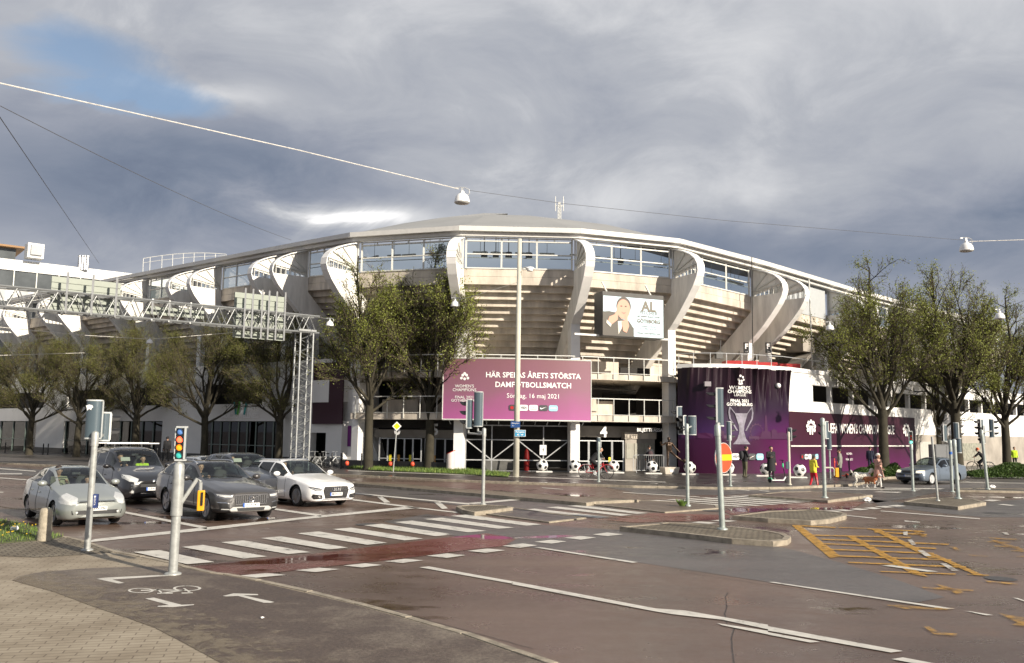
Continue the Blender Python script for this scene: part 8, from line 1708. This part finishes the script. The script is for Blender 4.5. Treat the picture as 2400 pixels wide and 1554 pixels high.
# ------------------------------------------------------------------ bicycles
def bike(label, loc, yaw, m_, name='bicycle', basket=False, scale=1.0):
    t = thing(name, label, 'bicycle', loc, yaw); R_ = .335; xf, xr = .54, -.52      # faces +x
    mb = MB(); bb = Vector((-.05, 0, .28)); st = Vector((-.20, 0, .78)); hd_ = Vector((.36, 0, .80)); h0 = Vector((.385, 0, .66)); fa = Vector((xf, 0, R_)); ra = Vector((xr, 0, R_))
    for a, b, r in ((bb, st, .018), (bb, h0, .020), (h0, hd_, .020), (Vector((-.16, 0, .66)), Vector((.37, 0, .73)), .018)): mb.tube(a, b, r, n=8)
    for s in (-.05, .05): mb.tube(bb, ra + Vector((0, s, 0)), .010, n=6); mb.tube(st - Vector((0, 0, .06)), ra + Vector((0, s, 0)), .009, n=6); mb.path([h0, h0 + Vector((.03, s, -.1)), fa + Vector((0, s, 0))], .012, 6)
    mb.build('frame', m_, t, world=False)
    for x in (xf, xr):
        mb = MB(); mb.path([Vector((x + R_ * cos(a), 0, R_ + R_ * sin(a))) for a in [2 * pi * q / 32 for q in range(32)]], .018, 6, closed=True); o = mb.build('wheel', M_tyre, t, world=False)
        mb = MB()
        for q in range(14): a = 2 * pi * q / 14; mb.tube((x, .02 * (-1) ** q, R_), (x + (R_ - .02) * cos(a), 0, R_ + (R_ - .02) * sin(a)), .003, n=3)
        mb.tube((x, -.05, R_), (x, .05, R_), .025, n=8); mb.build('spokes', M_steel, o, world=False)
        mb = MB(); mb.path([Vector((x + (R_ + .035) * cos(a), 0, R_ + (R_ + .035) * sin(a))) for a in [(.15 + .8 * q / 12) * pi for q in range(13)]], .016, 5); mb.build('mudguard', m_, t, world=False)
    mb = MB(); mb.path([hd_, hd_ + Vector((-.02, 0, .17)), hd_ + Vector((.03, .0, .22))], .013, 6); mb.path([hd_ + Vector((-.12, -.29, .22)), hd_ + Vector((.02, -.18, .24)), hd_ + Vector((.04, 0, .22)), hd_ + Vector((.02, .18, .24)), hd_ + Vector((-.12, .29, .22))], .013, 6); mb.build('handlebar', M_steel, t, world=False)
    mb = MB(); mb.ball(st + Vector((-.03, 0, .12)), (.14, .075, .035), 12, 7); mb.tube(st - Vector((0, 0, .02)), st + Vector((-.02, 0, .10)), .014, n=6); mb.build('saddle', M_black, t, smooth=True, world=False)
    mb = MB(); mb.tube(bb + Vector((0, -.07, 0)), bb + Vector((0, .07, 0)), .02, n=8); mb.tube(bb + Vector((0, .07, 0)), bb + Vector((.09, .07, -.13)), .011, n=5); mb.tube(bb + Vector((0, -.07, 0)), bb + Vector((-.09, -.07, .13)), .011, n=5); mb.box(bb + Vector((.09, .12, -.13)), (.09, .08, .02)); mb.box(bb + Vector((-.09, -.12, .13)), (.09, .08, .02)); mb.lathe([(.09, -.004), (.09, .004), (.0, .004)], bb + Vector((0, -.05, 0)), 16, axis=Matrix.Rotation(pi / 2, 4, 'X')); mb.build('crank', M_steel, t, world=False)
    mb = MB(); 
    for s in (-.07, .07): mb.tube((xr - .16, s, .70), (xr + .28, s, .72), .009, n=5); mb.tube((xr, s, R_), (xr - .08, s, .70), .008, n=5)
    for q in range(4): mb.tube((xr - .14 + .12 * q, -.07, .70), (xr - .14 + .12 * q, .07, .70), .007, n=5)
    mb.build('luggage_rack', M_steel, t, world=False); t.scale = (scale,) * 3; return t
P_bred = paint('red_bicycle_paint', (.42, .012, .02))
yb = radians(4); bl = Vector((4.55, 47.0, .10))
bike('red bicycle being ridden past the footballs', bl, yb + pi if False else yb, P_bred, scale=1.08)
t, j, k = person('cyclist in a dark jacket bending over the red bicycle', bl, yb, 1.78, dict(pelvis=(0, -.22, .98), chest=(0, .02, 1.24), neck=(0, .16, 1.40), head=(0, .25, 1.52), sh_r=(.185, .12, 1.35), sh_l=(-.185, .12, 1.35), el_r=(.27, .30, 1.16), el_l=(-.27, .30, 1.16), wr_r=(.27, .34, 1.10), wr_l=(-.27, .34, 1.10), hip_r=(.09, -.20, .95), hip_l=(-.09, -.20, .95), kn_r=(.11, .16, .66), an_r=(.11, -.08, .50), kn_l=(-.11, .10, .56), an_l=(-.11, .03, .24)), C_blk, C_blk, C_shoe, girth=1.1); hair(t, j, k, HAIRD); eyes(t, j, k)
mb = MB(); mb.lathe([(.155, 0), (.16, .03), (.155, .06)], Vector((0, -.20, .98)) * k, 20); mb.build('reflective_band', C_wht, t, world=False)
bl2 = Pz(2284, .1, 64); t = bike('dark bicycle ridden on the far right', bl2, radians(160), M_black, scale=1.05)
t, j, k = person('cyclist with an orange helmet on the far right', bl2, radians(160), 1.75, dict(pelvis=(0, -.22, .98), chest=(0, -.02, 1.26), neck=(0, .10, 1.44), head=(0, .18, 1.58), sh_r=(.185, .06, 1.38), sh_l=(-.185, .06, 1.38), el_r=(.26, .26, 1.18), el_l=(-.26, .26, 1.18), wr_r=(.26, .38, 1.08), wr_l=(-.26, .38, 1.08), hip_r=(.09, -.20, .95), hip_l=(-.09, -.20, .95), kn_r=(.11, .16, .66), an_r=(.11, -.08, .46), kn_l=(-.11, .10, .56), an_l=(-.11, .03, .22)), C_blk, C_blk, C_shoe); hair(t, j, k, mat('orange_helmet', (.75, .12, .03), rough=.35, var=.05), r=.118, name='helmet', drop=.01); eyes(t, j, k)
# parked bikes by the white pier
b0 = Pz(765, .1, 57); bk = bike('silver bicycle in the rack before the white pier, nearest of three', b0, radians(60), M_steel)
copy_tree(bk, Pz(742, .1, 57.5), radians(75), 'bicycle in the rack left of the nearest one'); copy_tree(bk, Pz(785, .1, 58), radians(40), 'bicycle in the rack against the white pier')
# kick scooters
def scooter(label, loc, yaw, deck, stem, badge):
    t = thing('kick_scooter', label, 'scooter', loc, yaw); mb = MB(); mb.box((0, 0, .12), (.72, .16, .05)); mb.build('deck', deck, t, world=False, bevel=.015)
    mb = MB(); mb.path([Vector((.36, 0, .13)), Vector((.46, 0, .22)), Vector((.38, 0, .65)), Vector((.30, 0, 1.12))], .028, 8); mb.build('stem', stem, t, world=False, smooth=True)
    mb = MB(); mb.path([Vector((.36, 0, .13)), Vector((.47, 0, .30))], .04, 8); mb.build('neck', deck, t, world=False)
    mb = MB(); mb.tube((.29, -.26, 1.14), (.29, .26, 1.14), .018, n=8); mb.build('handlebar', M_black, t, world=False)
    mb = MB(); mb.ball((.325, 0, .88), (.05, .05, .13), 10, 8); mb.build('badge', badge, t, world=False, smooth=True)
    for x in (.50, -.42): mb = MB(); mb.lathe([(.06, -.025), (.105, -.02), (.11, 0), (.105, .02), (.06, .025)], (x, 0, .11), 20, axis=Matrix.Rotation(pi / 2, 4, 'X')); mb.build('wheel', M_tyre, t, world=False, smooth=True)
    mb = MB(); mb.path([Vector((-.42 + .13 * cos(a), 0, .11 + .13 * sin(a))) for a in [.2 + 2.4 * q / 8 for q in range(9)]], .03, 5); mb.build('mudguard', badge, t, world=False); return t
M_sgreen = mat('scooter_green', (.05, .50, .22), var=0); M_sred = mat('scooter_coral', (.75, .10, .06), var=.05)
scooter('white kick scooter with a green badge on the pavement', G(1822, 1131, .1), radians(12), M_letter, M_black, M_sgreen)
scooter('coral red kick scooter standing left of the yellow button', Pz(1947, .1, 52.3), radians(70), M_sred, M_sred, M_sred); scooter('coral red kick scooter right of the yellow button', Pz(1963, .1, 52.0), radians(110), M_sred, M_black, M_sred)

# ------------------------------------------------------------------ football bollards
def football_mesh(Rb):
    bm = bmesh.new(); bmesh.ops.create_icosphere(bm, subdivisions=1, radius=1); ico = [v.co.normalized() for v in bm.verts] ; bm.free()
    bm = bmesh.new(); bmesh.ops.create_icosphere(bm, subdivisions=1, radius=1); bm.free()
    base = []; ph = (1 + sqrt(5)) / 2
    for a in (-1, 1):
        for b in (-ph, ph): base += [Vector((0, a, b)).normalized(), Vector((a, b, 0)).normalized(), Vector((b, 0, a)).normalized()]
    rot = Euler((.35, .25, .2)).to_matrix(); base = [rot @ b for b in base]; cosd = cos(radians(20.9))
    bm = bmesh.new(); bmesh.ops.create_icosphere(bm, subdivisions=6, radius=1); me = bpy.data.meshes.new('football'); bm.to_mesh(me); bm.free()
    # pentagon test: distance to the nearest centre measured with five straight sides
    nb = []
    for b in base: nb.append(sorted([c for c in base if c is not b], key=lambda c: -c.dot(b))[:5])
    mi = []
    for p in me.polygons:
        c = p.center.normalized(); i = max(range(12), key=lambda q: base[q].dot(c)); inside = True
        for q in nb[i]:
            e = (q - base[i] * q.dot(base[i])).normalized(); 
            if c.dot(e) > sin(radians(17.4)) * c.dot(base[i]) / cos(radians(17.4)): inside = False; break
        mi.append(1 if inside else 0)
    for v in me.vertices: v.co = v.co * Rb
    me.polygons.foreach_set('material_index', mi); me.polygons.foreach_set('use_smooth', [True] * len(me.polygons)); return me
M_fbw = mat('football_white', (.80, .79, .76), rough=.35, var=.05); FBM = football_mesh(.36); FBM.materials.append(M_fbw); FBM.materials.append(M_black)
M_conp = mat('white_concrete_plate', (.66, .64, .60), rough=.8, var=.1)
fbs = [(1273, 54.6, 'football bollard just right of the street light pole'), (1348, 54.8, 'football bollard in front of the column left of the cyclist'), (1437, 54.4, 'football bollard just right of the cyclist'), (1526, 53.8, 'football bollard in front of the person at the ticket office'), (1613, 53.4, 'football bollard behind the three headed signal pole'), (1702, 53.2, 'football bollard hidden behind the no entry disc'), (1789, 52.4, 'football bollard left of the person in black'), (1866, 51.0, 'football bollard left of the walker in yellow')]
for i, (px, Y, lab) in enumerate(fbs):
    c = Pz(px, .1, Y); t = thing('football_bollard', lab, 'bollard', c, i * .55, 'giant football bollards before the stadium'); o = bpy.data.objects.new('ball', FBM); COLL.objects.link(o); o.parent = t; o.location = (0, 0, .44)
    mb = MB(); mb.box((.12, -.1, .04), (1.0, .6, .08), -i * .55); mb.build('base_plate', M_conp, t, world=False, bevel=.015)
# ------------------------------------------------------------------ bronze player statue, barrier, bin, bollards
M_brz = mat('dark_bronze', (.075, .05, .035), rough=.4, metal=.7, var=.3, vscale=5)
sc_ = Pz(1566, .1, 54.2); t = thing('statue', 'bronze statue of a running footballer on a pale plinth', 'statue', sc_, radians(-75) - pi / 2)
mb = MB(); mb.hexa([(-.42, -.36, 0), (.42, -.36, 0), (.42, .36, 0), (-.42, .36, 0)], [(-.5, -.42, .42), (.5, -.42, .42), (.5, .42, .42), (-.5, .42, .42)]); o = mb.build('plinth', M_conc, t, world=False, bevel=.02); mb = MB(); mb.box((0, .40, .2), (.28, .02, .16)); mb.build('plaque', M_letter, o, world=False)
up_ = .44
J = dict(pelvis=(0, 0, .98), chest=(.04, .06, 1.30), neck=(.06, .10, 1.50), head=(.08, .14, 1.66), sh_r=(.24, .06, 1.44), sh_l=(-.14, .12, 1.42), el_r=(.50, .0, 1.30), wr_r=(.62, .18, 1.42), el_l=(-.34, .12, 1.18), wr_l=(-.52, .2, .98), hip_r=(.09, 0, .95), hip_l=(-.09, 0, .95), kn_r=(.12, .06, .52), an_r=(.10, -.04, .09), kn_l=(-.32, .22, .66), an_l=(-.62, .30, .44))
J = {a: (b[0], b[1], b[2] + up_ / 1.0) for a, b in J.items()}
j, k = human(t, 1.75, J, M_brz, M_brz, M_brz, skin=M_brz); hair(t, j, k, M_brz)
mb = MB(); mb.ball(j['an_l'] + Vector((-.22, .08, -.06)), .13, 14, 10); mb.build('ball', M_brz, t, smooth=True, world=False)
a, b = Pz(1483, .1, 55.3), Pz(1553, .1, 55.9); t = thing('crowd_barrier', 'steel crowd barrier before the ticket office window', 'barrier', (a + b) / 2); mb = MB(); z1_ = Vector((0, 0, 1.1)); z0_ = Vector((0, 0, .15)); mb.path([a + z0_, a + z1_ * .92, a.lerp(b, .05) + z1_, a.lerp(b, .95) + z1_, b + z1_ * .92, b + z0_], .022, 6); mb.tube(a + z0_, b + z0_, .02, n=6)
for q in range(1, 14): mb.tube(a.lerp(b, q / 14) + z0_, a.lerp(b, q / 14) + z1_, .009, n=5)
for q in (.1, .9): c = a.lerp(b, q); mb.beam(c + Vector((0, -.3, .02)), c + Vector((0, .3, .02)), .05, .02); mb.tube(c, c + z0_, .018, n=6)
mb.build('barrier_frame', M_steel, t)
c = Pz(1062, .1, 54.6); t = thing('litter_bin', 'white cylindrical litter bin with a slanted red top under the tree', 'litter bin', c); mb = MB(); n = 20; lo = [c + Vector((.26 * cos(2 * pi * q / n), .26 * sin(2 * pi * q / n), .12)) for q in range(n)]; hi = [c + Vector((.26 * cos(2 * pi * q / n), .26 * sin(2 * pi * q / n), 1.15 + .12 * cos(2 * pi * q / n))) for q in range(n)]; mb.hexa(lo, hi); mb.build('bin_body', mat('bin_pinkish_white', (.62, .55, .52), rough=.5, var=.1), t, smooth=True, angle=.6); mb = MB(); mb.path([p + Vector((0, 0, .01)) for p in hi], .022, 6, closed=True); mb.build('bin_rim', M_red, t)
# black bollards along the left wing
def bollard(px, Y, lab):
    c = Pz(px, .1, Y); t = thing('bollard', lab, 'bollard', c, 0, 'slim black bollards along the left shops'); mb = MB(); mb.lathe([(.06, 0), (.05, .06), (.042, .12), (.042, .75), (.055, .78), (.055, .83), (.04, .86), (.052, .93), (.03, .985), (0, 1.0)], c, 12); mb.build('bollard_post', M_black, t, smooth=True, angle=.8)
for px, Y, lab in ((8, 84, 'black bollard at the left picture edge'), (32, 83, 'black bollard before the first shop window, second from the left'), (120, 79, 'left bollard of the pair between the first two shops'), (131, 78.5, 'right bollard of the pair between the first two shops'), (384, 66.5, 'left bollard of the pair beside the hooded walker'), (397, 66.2, 'right bollard of the pair beside the hooded walker'), (746, 57.2, 'black bollard at the left end of the bicycle rack'), (767, 56.9, 'black bollard in the middle of the bicycle rack'), (788, 56.6, 'third black bollard along the bicycle rack'), (809, 56.4, 'black bollard at the right end of the bicycle rack, by the white pier'), (856, 56.2, 'black bollard left of the tall tree on the grass strip')): bollard(px, Y, lab)
# small red planting tubs / lamps along the low black wall
for q, px in enumerate((823, 923, 974, 1027)):
    c = Pz(px, .32, 55.7); tag(MB().lathe([(.0, 0), (.10, .02), (.14, .14), (.10, .26), (.0, .30)], c, 12).build('red_lantern', mat('red_lantern', (.70, .09, .04), rough=.5, var=.1), smooth=True), ('red lantern on the low wall before the white pier', 'red lantern behind the priority sign post', 'red lantern between the two trees on the grass strip', 'red lantern right of the tree before the match banner')[q], 'lantern', 'red lanterns along the grass strip')
mb = MB()
for i in (IA,): mb.hexa([f(i, -.1, .3, .1), f(i, .95, .3, .1), f(i, .95, .1, .1), f(i, -.1, .1, .1)], [f(i, -.1, .3, .62), f(i, .95, .3, .62), f(i, .95, .1, .62), f(i, -.1, .1, .62)])
mb.build('low_black_wall', M_black, ST)
# granite bollard with chain at the near corner
c = G(103, 1268, .03); t = thing('granite_bollard', 'stubby granite bollard at the edge of the corner grass', 'bollard', c); mb = MB(); mb.lathe([(.145, -.05), (.14, .1), (.125, .6), (.115, .66), (.08, .69), (0, .70)], c, 14); mb.build('stone', mat('granite_bollard_stone', (.34, .30, .23), rough=.85, var=.3, vscale=9, bump=.6, bscale=40), t, smooth=True, angle=.9)
def chain(label, a, b, sag, n):
    mb = MB(); pts = [a.lerp(b, q / n) - Vector((0, 0, sag * 4 * (q / n) * (1 - q / n))) for q in range(n + 1)]
    for q in range(n):
        p, d = (pts[q] + pts[q + 1]) / 2, (pts[q + 1] - pts[q]); l = d.length * .68; d.normalize(); s = d.cross(Vector((0, 0, 1))).normalized(); s = s if q % 2 else d.cross(s)
        mb.path([p + d * l * cos(t_) + s * .013 * sin(t_) for t_ in [2 * pi * w_ / 8 for w_ in range(8)]], .005, 4, closed=True)
    return tag(mb.build('chain', mat('rusty_chain', (.20, .16, .11), rough=.6, metal=.4, var=.3)), label, 'chain')
chain('rusty chain sagging from the granite bollard over the grass', c + Vector((.02, .05, .69)), G(20, 1216, .03) + Vector((-.9, 1.0, .25)), .06, 44)
chain('second chain hanging low across the corner grass', G(-10, 1234, .25), G(24, 1222, .14), .02, 14)
# grey cabinet behind the saloon
c = Pz(2198, .1, 53.5); t = thing('utility_cabinet', 'dark grey utility cabinet behind the silver saloon', 'cabinet', c, .25); mb = MB(); mb.box((0, 0, 1.0), (1.55, .6, 2.0)); mb.build('housing', mat('cabinet_grey', (.10, .105, .11), rough=.5, var=.08), t, world=False, bevel=.015); mb = MB()
for x in (-.38, .38): mb.box((x, -.306, 1.0), (.70, .012, 1.8))
mb.build('cabinet_door', mat('cabinet_door_grey', (.12, .125, .13), rough=.45, var=.06), t, world=False)
# poster easel behind the gate
c = f(IB, .72, .2, .1); t = thing('poster_easel', 'white poster on a thin stand beside the first football', 'poster', c); mb = MB()
for x in (-.3, .3): mb.tube(c + Vector((x, -.1, 0)), c + Vector((0, 0, .9)), .018, n=5)
mb.tube(c + Vector((0, .3, 0)), c + Vector((0, 0, 1.2)), .018, n=5); mb.build('stand', M_steel, t); mb = MB(); mb.box(c + Vector((0, -.03, 1.35)), (.42, .03, .62)); o = mb.build('poster_board', M_letter, t); mb = MB(); pl = plane(c + Vector((0, -.05, 1.35)), (1, 0, 0), (0, 0, 1)); mb.poly([pl(x, y) for x, y in ((-.06, .06), (.09, .11), (.03, .03), (.02, -.1), (-.02, -.1), (-.01, .02))]); mb.build('poster_mark', M_black, o)
# litter
for q, (px, py, s, lab) in enumerate(((33, 1243, .10, 'crumpled white paper on the corner grass'), (615, 1449, .022, 'tiny white scrap on the cycle path'), (2033, 1175, .16, 'white paper cup lying in the wet crossing'), (2326, 1144, .16, 'white carton beside the tallest signal pole'))):
    p = G(px, py, .08 if q == 0 else (.05 if q == 1 else .01)); mb = MB(); r = random.Random(q); mb.ball(p + Vector((0, 0, s * .45)), (s, s * .7, s * .5), 8, 5); mb.v = [v + Vector((r.uniform(-1, 1), r.uniform(-1, 1), r.uniform(-.6, .6))) * s * .25 for v in mb.v]; tag(mb.build('litter', M_letter), lab, 'litter')
# drivers
def driver(key, label, top, hairm=None, H=1.72, passenger=False, lean=0.0):
    A = CARS[key]; p = A['drv'].copy(); p.y *= -1 if passenger else 1; M = wmat(A['root']); loc = M @ Vector((p.x, p.y, p.z - .62)); yaw = A['root'].rotation_euler.z; wz = .62
    t = thing('person', label, 'person', loc, yaw - pi / 2)
    J = dict(pelvis=(0, -.06, .30), chest=(0, .0, .60), neck=(0, .02, .82), head=(0, .06 + lean, .98), sh_r=(.19, 0, .77), sh_l=(-.19, 0, .77), el_r=(.25, .18, .56), el_l=(-.25, .18, .56), wr_r=(.14, .40, .68), wr_l=(-.14, .40, .68), hip_r=(.09, 0, .26), hip_l=(-.09, 0, .26), kn_r=(.12, .42, .32), kn_l=(-.12, .42, .32), an_r=(.12, .55, .06), an_l=(-.12, .55, .06))
    j, k = human(t, H, J, top, C_dk, C_shoe, voxel=.018); hair(t, j, k, hairm or HAIRD); eyes(t, j, k)
driver('hatch', 'bearded driver in a light camouflage top inside the silver hatchback', cloth('pale_camo', (.28, .27, .18)))
driver('hatch', 'small passenger low in the seat of the silver hatchback', C_wht, H=1.25, passenger=True)
driver('mpv', 'driver in dark clothes with yellow straps inside the black people carrier', C_dk)
driver('mpv', 'passenger in a bright yellow green vest inside the black people carrier', C_hv, H=1.6, passenger=True)
driver('grey', 'driver with a raised hand inside the dark grey estate', C_blk)
driver('suv', 'driver in pale clothes inside the dark blue grey car', cloth('pale_top', (.40, .36, .32)))
driver('white', 'driver with sunglasses inside the white estate', C_dk)
